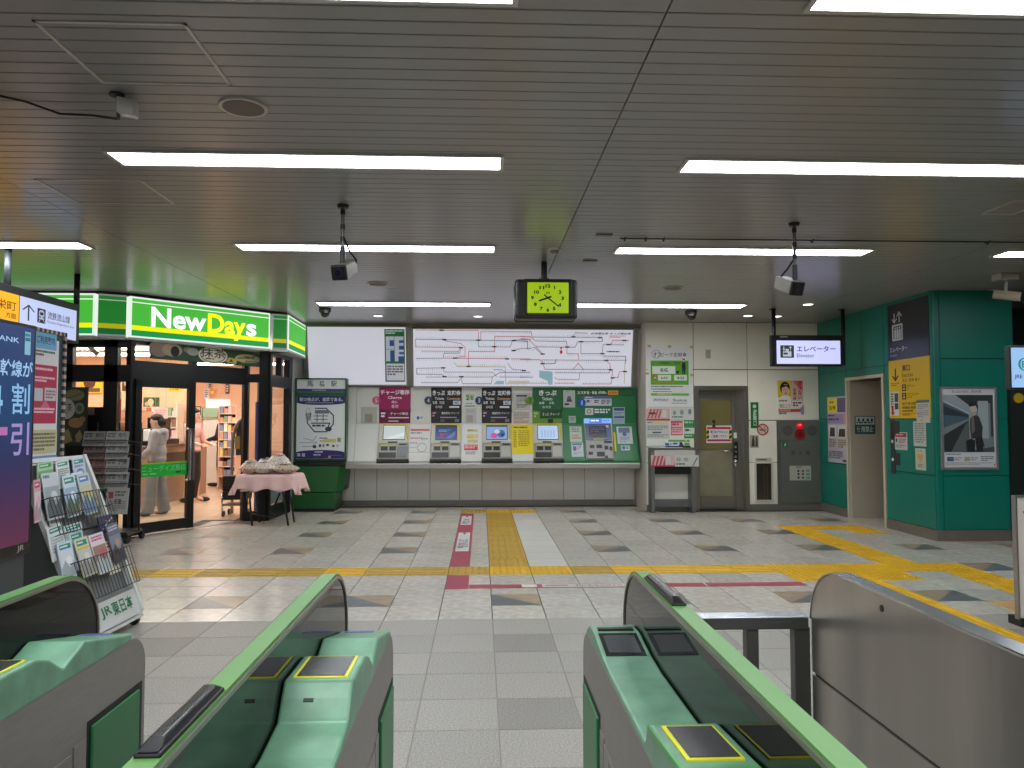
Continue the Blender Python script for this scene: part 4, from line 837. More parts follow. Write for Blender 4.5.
poster('tea_poster', 'black poster of green tea sweets standing behind the newspaper rack', 'poster', f,
       [('r', 300, 0, 530, 500, (28, 32, 24)), ('e', 410, 70, 95, 50, (104, 100, 66)), ('l', [(350, 95), (470, 60)], 8, (60, 58, 36)), ('e', 340, 190, 80, 88, (150, 150, 138)), ('t', '抹茶', 300, 140, 392, 210, (54, 60, 44), .01), ('g', 306, 220, 380, 238, (90, 96, 80), 1), ('e', 460, 185, 45, 50, (100, 110, 80)), ('e', 462, 185, 24, 28, (60, 70, 44)), ('e', 430, 310, 70, 44, (130, 96, 62)), ('e', 490, 280, 30, 26, (120, 90, 60)), ('p', [(300, 500), (310, 390), (360, 362), (410, 440), (470, 370), (500, 430), (470, 478), (400, 470)], (120, 106, 70)), ('p', [(380, 400), (410, 380), (440, 460), (410, 480)], (40, 34, 20))], m=BLACK, thick=.03)
tp = bpy.data.objects['tea_poster']
for xx in (A.x + .02, Bv.x - .04): box('leg', BLACK, xx, xx + .02, 9.455, 9.475, 0, C_.z, tp)
# ---- shop interior shell
PEACH = mat((234, 188, 152), .55, noise=.02, scale=2)
shp = [(-9.2, 9.8), (-4.42, 9.8), (-3.48, 11.32), (-3.16, 11.34), (-3.1, 12.4), (-3.05, 19.2), (-9.2, 19.2)]
struct(MB().prism([(x, y, 2.75) for x, y in shp], (0, 0, .06)).build('ceiling_shop', mat((215, 205, 196), .6)))
struct(box('wall_shop_back', PEACH, -9.2, -3.05, 19.0, 19.2, 0, 2.75)); struct(box('wall_shop_left', PEACH, -9.2, -9.1, 9.8, 19.2, 0, 2.75)); struct(box('wall_shop_right', PEACH, -3.12, -3.03, 13.3, 19.2, 0, 2.75))
struct(box('wall_shop_partition', PEACH, -9.1, -5.9, 15.9, 16.0, 0, 2.75))
SL = mat((255, 246, 236), .5, emit=SHOP_POWER)
for i, y in enumerate((10.9, 12.2, 13.5, 14.8, 17.2)):
    t = thing('shop_lamp', '%s strip lamp back from the shop front on the shop ceiling' % ('first', 'second', 'third', 'fourth', 'fifth')[i], 'ceiling lamp', (-5.6, y, 2.7), 'strip lamps inside the shop')
    x1 = -3.4 if y > 12 else -4.4
    box('diffuser', SL, -8.6, x1, y - .13, y + .13, 2.69, 2.72, t); box('housing', WHITE, -8.62, x1 + .02, y - .16, y + .16, 2.72, 2.748, t)
# wall pictures and small signs inside
def wall_sign(name, label, px, Y, items, m=PAPER, zoom=None, thick=.01):
    x0, y0, x1, y1 = px; Z = zoom or (lambda x, y: (x, y)); A, Bv = PY(*Z(x0, y0), Y), PY(*Z(x1, y1), Y)
    return poster(name, label, 'sign', Face((A.x, Y, A.z), (Bv.x, Y, A.z), (A.x, Y, Bv.z), px), items, m, thick)
zS = lambda x, y: (120 + x / 8.533, 360 + y / 8.533)
wall_sign('hanging_price_sign', 'small yellow and white sign hanging inside the shop door', (415, 205, 530, 275), 14.5, [('r', 415, 238, 530, 275, (236, 200, 40)), ('g', 425, 212, 520, 234, (160, 150, 140), 1), ('g', 425, 246, 520, 268, (180, 120, 40), 1)], zoom=zS)
def strings(t, Y):
    xs = [v.co.x for c in t.children for v in c.data.vertices]; zs_ = [v.co.z for c in t.children for v in c.data.vertices]; mb = MB()
    for x in (min(xs) + .03, max(xs) - .03): mb.cyl((x, 0.006, max(zs_)), (x, 0.006, 2.75 - t.location.z), .003, 6)
    o = mb.build('hanging_string', GREY, t, local=True)
strings(bpy.data.objects['hanging_price_sign'], 14.5)
wall_sign('wall_notice', 'white notice on the peach shop wall beside an orange square', (718, 245, 762, 335), 18.95, [('g', 724, 256, 756, 320, (150, 140, 150), 4)], zoom=zS)
wall_sign('wall_square', 'orange square card on the peach shop wall', (762, 250, 806, 304), 18.95, [('e', 785, 276, 12, 12, (250, 210, 130))], m=mat((240, 160, 60), .5), zoom=zS)
wall_sign('wall_sign', 'small grey lettered plaque above the white notice in the shop', (754, 180, 784, 245), 18.95, [('g', 760, 188, 778, 236, (70, 60, 56), 3)], m=mat((190, 160, 140), .5), zoom=zS)
wall_sign('wall_sign', 'dark narrow plaque with white marks on the peach shop wall', (902, 206, 930, 288), 18.95, [('g', 908, 216, 924, 278, (210, 200, 190), 3)], m=mat((70, 56, 50), .5), zoom=zS)
wall_sign('shop_poster', 'yellow poster with dark cup behind the shop window', (80, 375, 102, 393), 15.85, [('e', 89.5, 382, 6, 7, (90, 50, 36)), ('r', 82, 388, 100, 392, (110, 80, 50)), ('g', 82, 376.5, 100, 379, (170, 120, 30), 1)], m=mat((236, 196, 40), .5))
wall_sign('shop_poster', 'small dark red poster seen through narrow shop window', (122.5, 376, 128, 391), 12.0, [('r', 123.4, 377, 127, 390, (120, 60, 56)), ('e', 125, 383, 1.2, 3, (220, 190, 180))], m=mat((60, 30, 30), .5))
wall_sign('red_banner', 'red and white vertical banner in the narrow shop window', (117.8, 392, 120.6, 421), 11.0, [('r', 117.8, 392, 120.6, 399, (230, 200, 190))], m=mat((206, 40, 44), .5))
MB().ball((PY(121, 428, 12).x, 12.0, PY(121, 428, 12).z), (.1, .1, .12), 12).build('round_loaf', mat((130, 78, 36), .6), smooth=True)
o = bpy.data.objects['round_loaf']; tag(o, 'round brown loaf on a stand behind narrow shop window', 'food')
# counter
ct = thing('shop_counter', 'brown fronted till counter inside the shop', 'counter', (-5.9, 13.9, 0))
CB = mat((150, 122, 104), .4)
box('front', CB, -5.6, -5.5, 12.5, 15.6, 0, .98, ct); box('end_panel', CB, -6.4, -5.6, 12.5, 12.56, 0, .98, ct); box('worktop', mat((96, 74, 60), .35), -6.45, -5.46, 12.45, 15.65, .98, 1.03, ct, bevel=.01); box('kick', DARK, -5.57, -5.53, 12.5, 15.6, 0, .1, ct)
box('shelf_recess', mat((70, 56, 48), .5), -5.505, -5.49, 12.9, 15.0, .5, .88, ct)
t = thing('till_machine', 'black till machine with angled screen on the shop counter', 'till', (-5.6, 13.6, 1.03))
box('base', BLACK, -5.85, -5.50, 13.2, 14.2, 1.03, 1.12, t, bevel=.01); box('screen', mat((20, 22, 26), .3), -5.7, -5.62, 13.3, 14.1, 1.12, 1.5, t, bevel=.01); box('printer', mat((46, 46, 50), .4), -5.66, -5.48, 13.0, 13.2, 1.03, 1.32, t, bevel=.02); box('paper_roll', WHITE, -5.6, -5.5, 12.9, 13.0, 1.1, 1.3, t, bevel=.02)
t = thing('hot_food_case', 'glass hot food case with pink sheet on shop counter', 'display case', (-6.0, 12.9, 1.03))
box('back_panel', mat((206, 160, 130), .5), -6.35, -6.3, 12.6, 15.0, 1.03, 1.62, t); box('tray', mat((200, 196, 190), .4), -6.3, -5.9, 12.6, 13.4, 1.25, 1.28, t); box('lid', mat((190, 186, 180), .4), -6.35, -5.9, 12.6, 13.4, 1.62, 1.66, t); box('front_pane', GLASS, -5.9, -5.893, 12.6, 13.4, 1.03, 1.62, t)
wall_sign('pink_sheet', 'pale pink sheet hanging over the shop counter', (285, 410, 405, 500), 13.0, [('g', 300, 425, 390, 480, (220, 160, 160), 3)], m=mat((238, 196, 190), .5), zoom=zS)
strings(bpy.data.objects['pink_sheet'], 13.0)
wall_sign('bread_picture', 'picture of bread above the pink sheet in the shop', (200, 318, 335, 398), 13.3, [('e', 270, 365, 26, 34, (226, 190, 140)), ('p', [(205, 385), (225, 330), (330, 325), (310, 390)], (70, 84, 50)), ('e', 262, 360, 26, 30, (230, 200, 160)), ('e', 230, 375, 18, 18, (200, 180, 130))], m=mat((90, 100, 60), .5), zoom=zS)
strings(bpy.data.objects['bread_picture'], 13.3)
wall_sign('wall_screen', 'pale framed screen hanging in the middle of the shop', (525, 395, 690, 470), 16.5, [('r', 535, 402, 685, 466, (214, 226, 214)), ('g', 545, 412, 676, 456, (170, 190, 170), 3)], m=BLACK, zoom=zS)
# shelves with goods
GOODC = [(186, 88, 84), (222, 200, 130), (240, 236, 226), (128, 156, 120), (214, 160, 126), (136, 104, 86), (232, 188, 190), (128, 142, 168)]
GM = {}
ORD = ('first', 'second', 'third', 'fourth', 'fifth', 'sixth', 'seventh', 'eighth')
GCN = dict(zip(GOODC, ('red', 'yellow', 'white', 'green', 'orange', 'brown', 'pink', 'blue')))
def goods(x0, x1, y, z, n, label, grp, hh=.16, dd=.1, lev=0):
    for i in range(n):
        w = (x1 - x0) / n; c = random.choice(GOODC); h = hh * random.choice((.6, .8, 1)); key = (c, round(h, 3), n)
        if key not in GM:
            o_ = MB().box(-.42 * w, .42 * w, -dd, 0, 0, h).build('goods_pack', mat(c, .5), None, org=(0, 0, 0), bevel=.008); GM[key] = o_.data; bpy.data.objects.remove(o_)
        o = bpy.data.objects.new('goods_pack', GM[key]); COL.objects.link(o); o.location = (x0 + w * (i + .5), y, z); tag(o, '%s package, %s along on the %s shelf up %s' % (GCN[c], ORD[i], ORD[lev], label), 'package', grp)
def shelf_unit(label, x0, x1, y, zs, m, back, depth=.35, top=None):
    t = thing('shop_shelf', label, 'shelf', ((x0 + x1) / 2, y, 0)); top = top or zs[-1] + .25
    box('back', back, x0, x1, y + depth - .02, y + depth, 0, top, t); box('side', m, x0 - .02, x0, y, y + depth, 0, top, t); box('side', m, x1, x1 + .02, y, y + depth, 0, top, t)
    for z in zs: box('shelf_board', m, x0, x1, y, y + depth - .02, z - .025, z, t)
    return t
xs0, xs1 = PY(201, 440, 18.4).x, PY(217, 440, 18.4).x
zs = [PY(205, yy, 18.4).z for yy in (473, 458, 446, 437, 427, 418)]
shelf_unit('white shop shelves at the far back wall', xs0, xs1, 18.4, zs, WHITE, mat((214, 190, 166), .5))
for lv, z in enumerate(zs): goods(xs0, xs1, 18.55, z, 5, 'of the white shop shelves', 'goods on the white shelves', .17, lev=lv)
xs0, xs1 = PY(219, 440, 16.4).x, PY(235, 440, 16.4).x
zs = [PY(220, yy, 16.4).z for yy in (476, 466, 456, 447, 439, 431, 422, 413)]
shelf_unit('black shelf rack of sweets just inside the shop entrance', xs0, xs1, 16.4, zs, mat((220, 190, 170), .5), BLACK, top=zs[-1] + .15)
for lv, z in enumerate(zs): goods(xs0, xs1, 16.52, z, 4, 'of the black sweets rack', 'goods on the black rack', .16, lev=lv)
t = thing('open_chiller', 'pale lit open chiller at the back of the shop', 'chiller', (PY(207, 420, 18.2).x, 18.0, 1.4))
A, Bv = PY(206, 399, 18), PY(226, 408, 18); box('canopy', mat((236, 230, 224), .4, emit=.9), A.x, Bv.x, 18.0, 18.3, Bv.z, A.z, t); A, Bv = PY(203, 408, 18), PY(219, 417, 18); box('picture_band', mat((190, 214, 170), .4, emit=.4), A.x, Bv.x, 18.0, 18.05, Bv.z, A.z, t)
box('column', WHITE, A.x, Bv.x, 18.05, 18.3, 0, A.z, t)
bx0_, bx1_ = PY(140, 430, 15.4).x, PY(176, 430, 15.4).x
zs = [PY(150, yy, 15.4).z for yy in (447, 437, 427, 416)]
shelf_unit('pale shelf of goods standing behind the till counter', bx0_, bx1_, 15.4, zs, mat((226, 206, 190), .5), mat((214, 180, 150), .5))
for lv, z in enumerate(zs): goods(bx0_, bx1_, 15.52, z, 7, 'of the pale shelf behind the till', 'goods on the shelf behind the till', .17, lev=lv)
goods(-5.62, -5.5, 12.62, 1.03, 2, 'of the till counter end', 'small goods on the till counter', .12, .06)
# curved gate post and poster beside the rack
ax, ay = PY(240, 450, 12.2).x, 12.2
t = thing('curved_guard', 'curved grey tube guard by the shop entrance', 'guard', (ax, ay, 0))
P = [PY(232.5, 486, ay), PY(232, 460, ay), PY(233, 438, ay), PY(235.5, 427, ay), PY(239, 421, ay), PY(243, 418, ay)]
P = [Vector((p.x, ay, max(p.z, .01))) for p in P]; P[0].z = 0.0
MB().tube(P, .024, 8).build('tube', mat((130, 126, 122), .3, .4), t, smooth=True)
MB().prism([(P[1].x + .05, ay + .02, .9), (P[1].x + .05, ay + .02, 1.3), (P[3].x + .06, ay + .02, 1.42), (P[5].x, ay + .02, 1.46), (P[5].x, ay + .02, .9)], (0, .02, 0)).build('panel', mat((58, 58, 54), .4), t)
box('pad', mat((150, 120, 70), .5), P[4].x - .06, P[4].x + .02, ay - .005, ay + .02, 1.0, 1.2, t)
# black cart
cx0, cx1 = PY(222.5, 480, 11.75).x, PY(245, 480, 11.75).x
t = thing('wheeled_bin', 'black slatted bin on chrome castered trolley in the shop entrance', 'trolley', ((cx0 + cx1) / 2, 11.9, 0))
zb, zt_ = PY(230, 500, 11.75).z, PY(230, 476, 11.75).z
for k in range(8): box('slat', mat((18, 18, 20), .45), cx0, cx1, 11.75, 12.05, zb + (zt_ - zb) * k / 8, zb + (zt_ - zb) * (k + .88) / 8, t, bevel=.006)
box('core', BLACK, cx0 + .01, cx1 - .01, 11.76, 12.04, zb, zt_, t)
box('tray', mat((150, 120, 96), .4), cx0, cx1, 11.74, 12.06, .16, .19, t)
for xx in (cx0, cx1): MB().tube([(xx, 11.74, .05), (xx, 11.74, zb + .1)], .012, 8).build('frame_tube', CHROME, t, smooth=True)
for xx in (cx0 + .02, cx1 - .02):
    for yy in (11.76, 12.03): MB().cyl((xx - .015, yy, .045), (xx + .015, yy, .045), .045, 14).build('caster', BLACK, t)
# tall blue folded stand beside the entrance
A, Bv = PY(255, 402, 11.6), PY(260, 500, 11.6); t = thing('rolled_banner', 'blue banner roll standing behind the frame of the shop entrance', 'banner', ((A.x + Bv.x) / 2, 11.6, 0)); MB().cyl(((A.x + Bv.x) / 2, 11.6, 0), ((A.x + Bv.x) / 2, 11.6, A.z), .04, 14).build('roll', mat((62, 76, 140), .5), t); MB().cyl(((A.x + Bv.x) / 2, 11.6, A.z), ((A.x + Bv.x) / 2, 11.6, A.z + .3), .02, 10).build('pole', GREY, t)
# security camera inside above the window
p = PY(93, 349, 10.6); t = thing('security_camera', 'grey tube camera behind the shop transom window', 'camera', p); MB().cyl(p + Vector((-.07, .02, .05)), p + Vector((.08, -.05, -.07)), .035, 12).build('housing', mat((150, 132, 120), .4), t); MB().cyl(p + Vector((.02, 0, .04)), p + Vector((.03, 0, .35)), .012, 8).build('bracket', DARK, t)
# ---- newspaper rack on casters
nx0, nx1, ny_ = PY(84, 470, 9.25).x, PY(129, 470, 9.25).x, 9.25
t = thing('newspaper_rack', 'black wire newspaper rack on casters before the shop window', 'rack', ((nx0 + nx1) / 2, ny_ + .2, 0))
RM_ = mat((60, 60, 60), .4, .5)
for xx in (nx0, (nx0 + nx1) / 2, nx1): MB().tube([(xx, ny_ + .30, .08), (xx, ny_ + .30, 1.42)], .012, 8).build('upright', RM_, t, smooth=True)
for xx in (nx0, nx1):
    for yy in (ny_ - .02, ny_ + .38): MB().cyl((xx - .02, yy, .045), (xx + .02, yy, .045), .045, 14).build('caster', BLACK, t)
    MB().tube([(xx, ny_ - .02, .1), (xx, ny_ + .38, .1)], .014, 8).build('foot_tube', RM_, t)
box('base_shelf', mat((40, 40, 42), .5), nx0, nx1, ny_ - .02, ny_ + .38, .10, .13, t)
zr = [(431, 444), (444, 457), (457, 472), (472, 487)]
for i, (ya, yb) in enumerate(zr):
    z_ = PY(100, yb, ny_).z; w_ = MB()
    w_.tube([(nx0, ny_ - .02 , z_ + .04), (nx1, ny_ - .02, z_ + .04)], .005, 6); w_.tube([(nx0, ny_ + .2, z_ - .01), (nx1, ny_ + .2, z_ - .01)], .005, 6)
    for xx in (nx0, nx1): w_.tube([(xx, ny_ - .02, z_ + .04), (xx, ny_ + .3, z_)], .005, 6)
    tag(w_.build('wire_shelf', RM_, t), kind='stuff')
px_cols = [(84.5, 106), (107, 129)]
hues = [[(120, 116, 116), (112, 84, 88), (130, 92, 84), (110, 100, 90)], [(150, 150, 148), (152, 152, 150), (156, 156, 152), (150, 150, 148)]]
heads = ['朝刊', '新報', '日刊', '競馬', '号外', '夕刊', '経済', '体育']
nn_ = 0
for ci, (xa, xb) in enumerate(px_cols):
    for ri, (ya, yb) in enumerate(zr):
        A, Bv, C_ = PY(xa, ya + .3, ny_ + .05), PY(xb, ya + .3, ny_ + .05), PY(xa, yb + 2, ny_ - .0)
        f = Face((A.x, ny_ + .05, A.z), (Bv.x, ny_ + .05, A.z), (A.x, ny_ - .0, C_.z)); c = hues[ci][ri]
        place = ['top', 'second', 'third', 'lowest folded'][ri]; cc = ['mottled dark', 'pale grey'][ci]
        dk = tuple(int(v * .45) for v in c)
        poster('newspaper', '%s newspaper in the %s tier of the shop rack' % (cc, place), 'newspaper', f,
               [('g', .05, .55, .95, .92, tuple(int(v * .6) for v in c), 4), ('t', heads[nn_], .55, .1, .92, .45, dk, .02), ('g', .06, .12, .5, .45, dk if ci == 0 else (90, 90, 92), 2)], m=mat(c, .7, noise=.1, scale=30), thick=.02); nn_ += 1
A, Bv, C_ = PY(107, 488, ny_), PY(129, 488, ny_), PY(107, 514, ny_ - .03)
poster('newspaper', 'large folded newspaper with red mark low in the shop rack', 'newspaper', Face((A.x, ny_ + .0, A.z), (Bv.x, ny_, A.z), (A.x, ny_ - .05, C_.z)), [('r', .1, .15, .32, .4, (150, 60, 60)), ('g', .4, .12, .92, .35, (90, 90, 90), 2), ('g', .08, .5, .92, .9, (120, 120, 120), 5), ('t', '新聞', .4, .42, .7, .62, (60, 60, 60), .02)], m=mat((160, 160, 158), .7), thick=.02)
# ---- people inside
def person(label, loc, rz, hgt, skin, parts, hair_c, arm_pose):
    """continuous body grown from overlapping tapered forms and remeshed into one skin; clothing and hair are children. local: faces -y"""
    t = bpy.data.objects.new('person', None)
    k = hgt / 1.70
    def V(x, y, z): return Vector((x * k, y * k, z * k))
    body = MB()
    body.ball(V(0, -.03, 1.585), (.074 * k, .09 * k, .112 * k), 16, k=12); body.ball(V(0, -.115, 1.565), (.014 * k, .022 * k, .022 * k), 8)
    body.ball(V(0, -.075, 1.505), (.045 * k, .04 * k, .035 * k), 10)
    for s in (-1, 1): body.ball(V(s * .075, -.01, 1.57), (.012 * k, .02 * k, .03 * k), 8)
    body.tube([V(0, .0, 1.40), V(0, -.015, 1.53)], .055 * k, 12)
    body.ball(V(0, 0, 1.27), (.17 * k, .1 * k, .18 * k), 16); body.ball(V(0, 0, 1.05), (.14 * k, .09 * k, .2 * k), 16); body.ball(V(0, 0, .92), (.165 * k, .11 * k, .13 * k), 16)
    for s in (-1, 1):
        hip, knee, ank, toe = V(s * .085, 0, .88), V(s * .1, -.02 - s * .02, .48), V(s * .115, .02 - s * .05, .09), V(s * .125, -.12 - s * .05, .035)
        body.tube([hip, knee], .08 * k, 12, r2=.055 * k); body.ball(knee, .056 * k, 12); body.tube([knee, ank], .053 * k, 12, r2=.036 * k); body.ball(ank, .04 * k, 10); body.tube([ank + V(0, 0, -.03), toe], .038 * k, 10, r2=.032 * k)
        sh = V(s * .18, 0, 1.38); el, wr, fd = [V(*q) for q in arm_pose[0 if s < 0 else 1]]
        body.ball(sh, .056 * k, 12); body.tube([sh, el], .048 * k, 12, r2=.038 * k); body.ball(el, .038 * k, 10); body.tube([el, wr], .037 * k, 12, r2=.026 * k)
        d = (fd - wr).normalized(); sd = d.orthogonal().normalized(); body.ball(wr + d * .045 * k, (.032 * k, .032 * k, .036 * k), 10)
        for q in range(4):
            off = sd * (q - 1.5) * .017 * k; L_f = (.072, .082, .078, .06)[q] * k
            body.tube([wr + d * .06 * k + off, wr + d * (.06 * k + L_f * .6) + off, wr + d * (.06 * k + L_f) + off + V(0, 0, -.015)], .0085 * k, 6, r2=.007 * k)
        th = sd.cross(d); body.tube([wr + d * .02 * k + sd * .025 * k, wr + d * .06 * k + sd * .055 * k], .010 * k, 6, r2=.008 * k)
    o = body.build('person', mat(skin, .55), None, org=(0, 0, 0))
    rm = o.modifiers.new('remesh', 'REMESH'); rm.mode = 'VOXEL'; rm.voxel_size = .011 * k; rm.use_smooth_shade = True
    sm = o.modifiers.new('smooth', 'SMOOTH'); sm.iterations = 4; sm.factor = .5
    bpy.data.objects.remove(t)
    o.location = loc; o.rotation_euler = (0, 0, rz); tag(o, label, 'person'); ORG[o.name] = Vector((0, 0, 0))
    def cloth(name, fn, c, vox=.013, it=3, noise=.05):
        mb = MB(); fn(mb, V, k); q = mb.build(name, mat(c, .8, noise=noise, scale=12), o, local=True)
        r = q.modifiers.new('remesh', 'REMESH'); r.mode = 'VOXEL'; r.voxel_size = vox * k; r.use_smooth_shade = True
        s_ = q.modifiers.new('smooth', 'SMOOTH'); s_.iterations = it; s_.factor = .5
    for name, fn, c in parts: cloth(name, fn, c)
    hr = MB(); hr.ball(V(0, -.012, 1.635), (.086 * k, .102 * k, .084 * k), 14); hr.ball(V(0, -.085, 1.655), (.06 * k, .03 * k, .035 * k), 10); hr.ball(V(0, .05, 1.58), (.08 * k, .06 * k, .09 * k), 12); hr.ball(V(0, .1, 1.56), (.03 * k, .04 * k, .05 * k), 10)
    h_ = hr.build('hair', mat(hair_c, .5), o, local=True, smooth=True)
    for s in (-1, 1): MB().ball(V(s * .03, -.112, 1.595), (.011 * k, .007 * k, .007 * k), 8).build('eye', mat((30, 26, 24), .3), o, local=True)
    MB().ball(V(0, -.117, 1.525), (.022 * k, .006 * k, .006 * k), 8).build('mouth', mat((150, 84, 80), .5), o, local=True)
    return o
def hoodie(mb, V, k):
    mb.ball(V(0, 0, 1.27), (.21 * k, .14 * k, .19 * k), 16); mb.ball(V(0, 0, 1.08), (.20 * k, .145 * k, .2 * k), 16); mb.ball(V(0, .005, .95), (.195 * k, .14 * k, .11 * k), 16)
    mb.ball(V(0, .09, 1.40), (.13 * k, .085 * k, .075 * k), 14); mb.ball(V(0, .12, 1.33), (.09 * k, .06 * k, .09 * k), 12)
    for s, (el, wr) in ((-1, ((-.25, -.02, 1.12), (-.2, -.2, .98))), (1, ((.25, -.02, 1.12), (.2, -.2, .98)))):
        mb.ball(V(s * .18, 0, 1.37), .085 * k, 12); mb.tube([V(s * .185, 0, 1.37), V(*el)], .078 * k, 12, r2=.066 * k); mb.ball(V(*el), .068 * k, 12); mb.tube([V(*el), V(*wr)], .064 * k, 12, r2=.05 * k)
def wide_trousers(mb, V, k):
    mb.ball(V(0, 0, .9), (.18 * k, .13 * k, .12 * k), 14)
    for s in (-1, 1): mb.tube([V(s * .1, 0, .9), V(s * .125, -.01 - s * .04, .5), V(s * .15, -s * .09, .045)], .085 * k, 14, r2=.105 * k)
def shoes(mb, V, k):
    for s in (-1, 1): mb.ball(V(s * .145, -.06 - s * .09, .04), (.05 * k, .13 * k, .045 * k), 12)
person('person in pale grey hoodie and wide grey trousers bending over the shop counter', (-4.98, 12.0, .0), math.radians(-84), 1.54, (214, 176, 156), [('hoodie', hoodie, (176, 172, 178)), ('trousers', wide_trousers, (132, 134, 138)), ('shoe', shoes, (110, 108, 106))], (34, 26, 24), [[(-.25, -.02, 1.12), (-.2, -.2, .98), (-.18, -.3, .95)], [(.25, -.02, 1.12), (.2, -.2, .98), (.18, -.3, .95)]])
def shirt(mb, V, k):
    mb.ball(V(0, 0, 1.27), (.19 * k, .125 * k, .18 * k), 16); mb.ball(V(0, 0, 1.06), (.17 * k, .12 * k, .2 * k), 16); mb.ball(V(0, 0, .95), (.185 * k, .13 * k, .09 * k), 14)
    for s, el in ((-1, (-.24, -.05, 1.1)), (1, (.24, -.05, 1.1))): mb.ball(V(s * .18, 0, 1.37), .07 * k, 12); mb.tube([V(s * .185, 0, 1.37), V(*el)], .066 * k, 12, r2=.056 * k)
def trousers(mb, V, k):
    mb.ball(V(0, 0, .9), (.175 * k, .125 * k, .11 * k), 14)
    for s in (-1, 1): mb.tube([V(s * .085, 0, .88), V(s * .09, -.02, .48), V(s * .09, .02, .07)], .095 * k, 12, r2=.07 * k)
AP = [[(-.24, -.05, 1.1), (-.16, -.27, 1.04), (-.13, -.36, 1.03)], [(.24, -.05, 1.1), (.16, -.27, 1.04), (.13, -.36, 1.03)]]
person('person in pink checked shirt and dark trousers behind the glass door frame', (PY(193, 440, 13.9).x, 13.9, 0), math.radians(78), 1.66, (216, 172, 150), [('shirt', shirt, (206, 164, 160)), ('trousers', trousers, (44, 36, 36)), ('shoe', shoes, (30, 28, 28))], (28, 24, 24), AP)
def jacket(mb, V, k):
    shirt(mb, V, k)
    for el, wr in (((-.24, -.05, 1.1), (-.16, -.27, 1.04)), ((.24, -.05, 1.1), (.16, -.27, 1.04))): mb.ball(V(*el), .058 * k, 10); mb.tube([V(*el), V(*wr)], .056 * k, 12, r2=.044 * k)
person('person in navy jacket mostly hidden by black shelf rack, one arm held out', (PY(222.5, 440, 17.3).x, 17.3, 0), math.radians(-90), 1.66, (206, 120, 100), [('jacket', jacket, (34, 40, 62)), ('trousers', trousers, (40, 38, 40)), ('shoe', shoes, (30, 28, 28))], (28, 24, 24), AP)
# ================================================================ FOLDING TABLE WITH SNACKS
TZ = .70; tx0, tx1, ty0, ty1 = -3.34, -2.55, 10.66, 11.1
t = thing('folding_table', 'black legged folding table under a pink cloth beside the shop entrance', 'table', ((tx0 + tx1) / 2, 10.95, 0))
box('tabletop', mat((120, 110, 100), .5), tx0, tx1, ty0, ty1, TZ - .03, TZ - .004, t)
for y in (ty0 + .05, ty1 - .05):
    for sx, xe in ((1, tx0 + .22), (-1, tx1 - .22)):
        MB().tube([(xe, y, TZ - .03), (xe - sx * .06, y, .35), (xe - sx * .12 + (.1 if sx > 0 else 0), y, .0)], .014, 8).build('leg', BLACK, t, smooth=True)
MB().tube([(tx0 + .16, ty0 + .06, .16), (tx0 + .5, ty0 + .1, .12), (tx1 - .4, ty1 - .1, .16), (tx1 - .3, ty1 - .08, .42)], .012, 8).build('brace', BLACK, t, smooth=True)
def cloth_mesh():
    nx, ny = 48, 24; ov = .21; mb = MB(); v = []; rn = random.Random(5)
    for j in range(ny + 1):
        for i in range(nx + 1):
            x = tx0 - ov + (tx1 - tx0 + 2 * ov) * i / nx; y = ty0 - ov + (ty1 - ty0 + 2 * ov) * j / ny
            dx = max(tx0 - x, 0, x - tx1); dy = max(ty0 - y, 0, y - ty1); d = max(dx, dy)
            z = TZ + .004; X, Yv = x, y
            if dx > 0: X = (tx0 if x < tx0 else tx1) + (-1 if x < tx0 else 1) * (.012 + .34 * min(dx, .21) * (1 if dy > 0 else .5)) 
            if dy > 0: Yv = (ty0 if y < ty0 else ty1) + (-1 if y < ty0 else 1) * (.012 + .2 * min(dy, .21) + .022 * math.sin(x * 26) * dy / ov)
            if dx > 0: Yv += .0; X += .02 * math.sin(y * 30) * dx / ov * (-1 if x < tx0 else 1)
            if d > 0: z = TZ + .004 - (d * (1.0 if not (dx > 0 and dy > 0) else 1.3) - (.02 * math.sin(x * 17 + 1) if dy > 0 and dx == 0 else 0) * d / ov)
            v.append((X, Yv, z))
    f = [(j * (nx + 1) + i, j * (nx + 1) + i + 1, (j + 1) * (nx + 1) + i + 1, (j + 1) * (nx + 1) + i) for j in range(ny) for i in range(nx)]
    return mb.add(v, f)
o = cloth_mesh().build('tablecloth', mat((240, 200, 196), .85, noise=.03, scale=20), None, smooth=True); s_ = o.modifiers.new('solid', 'SOLIDIFY'); s_.thickness = .004
tag(o, 'pale pink tablecloth draped over folding table by the shop', 'tablecloth')
BAGM = [mat((214, 202, 190), .35, noise=.5, scale=60), mat((196, 176, 158), .35, noise=.7, scale=60), mat((214, 206, 204), .3, noise=.5, scale=70)]
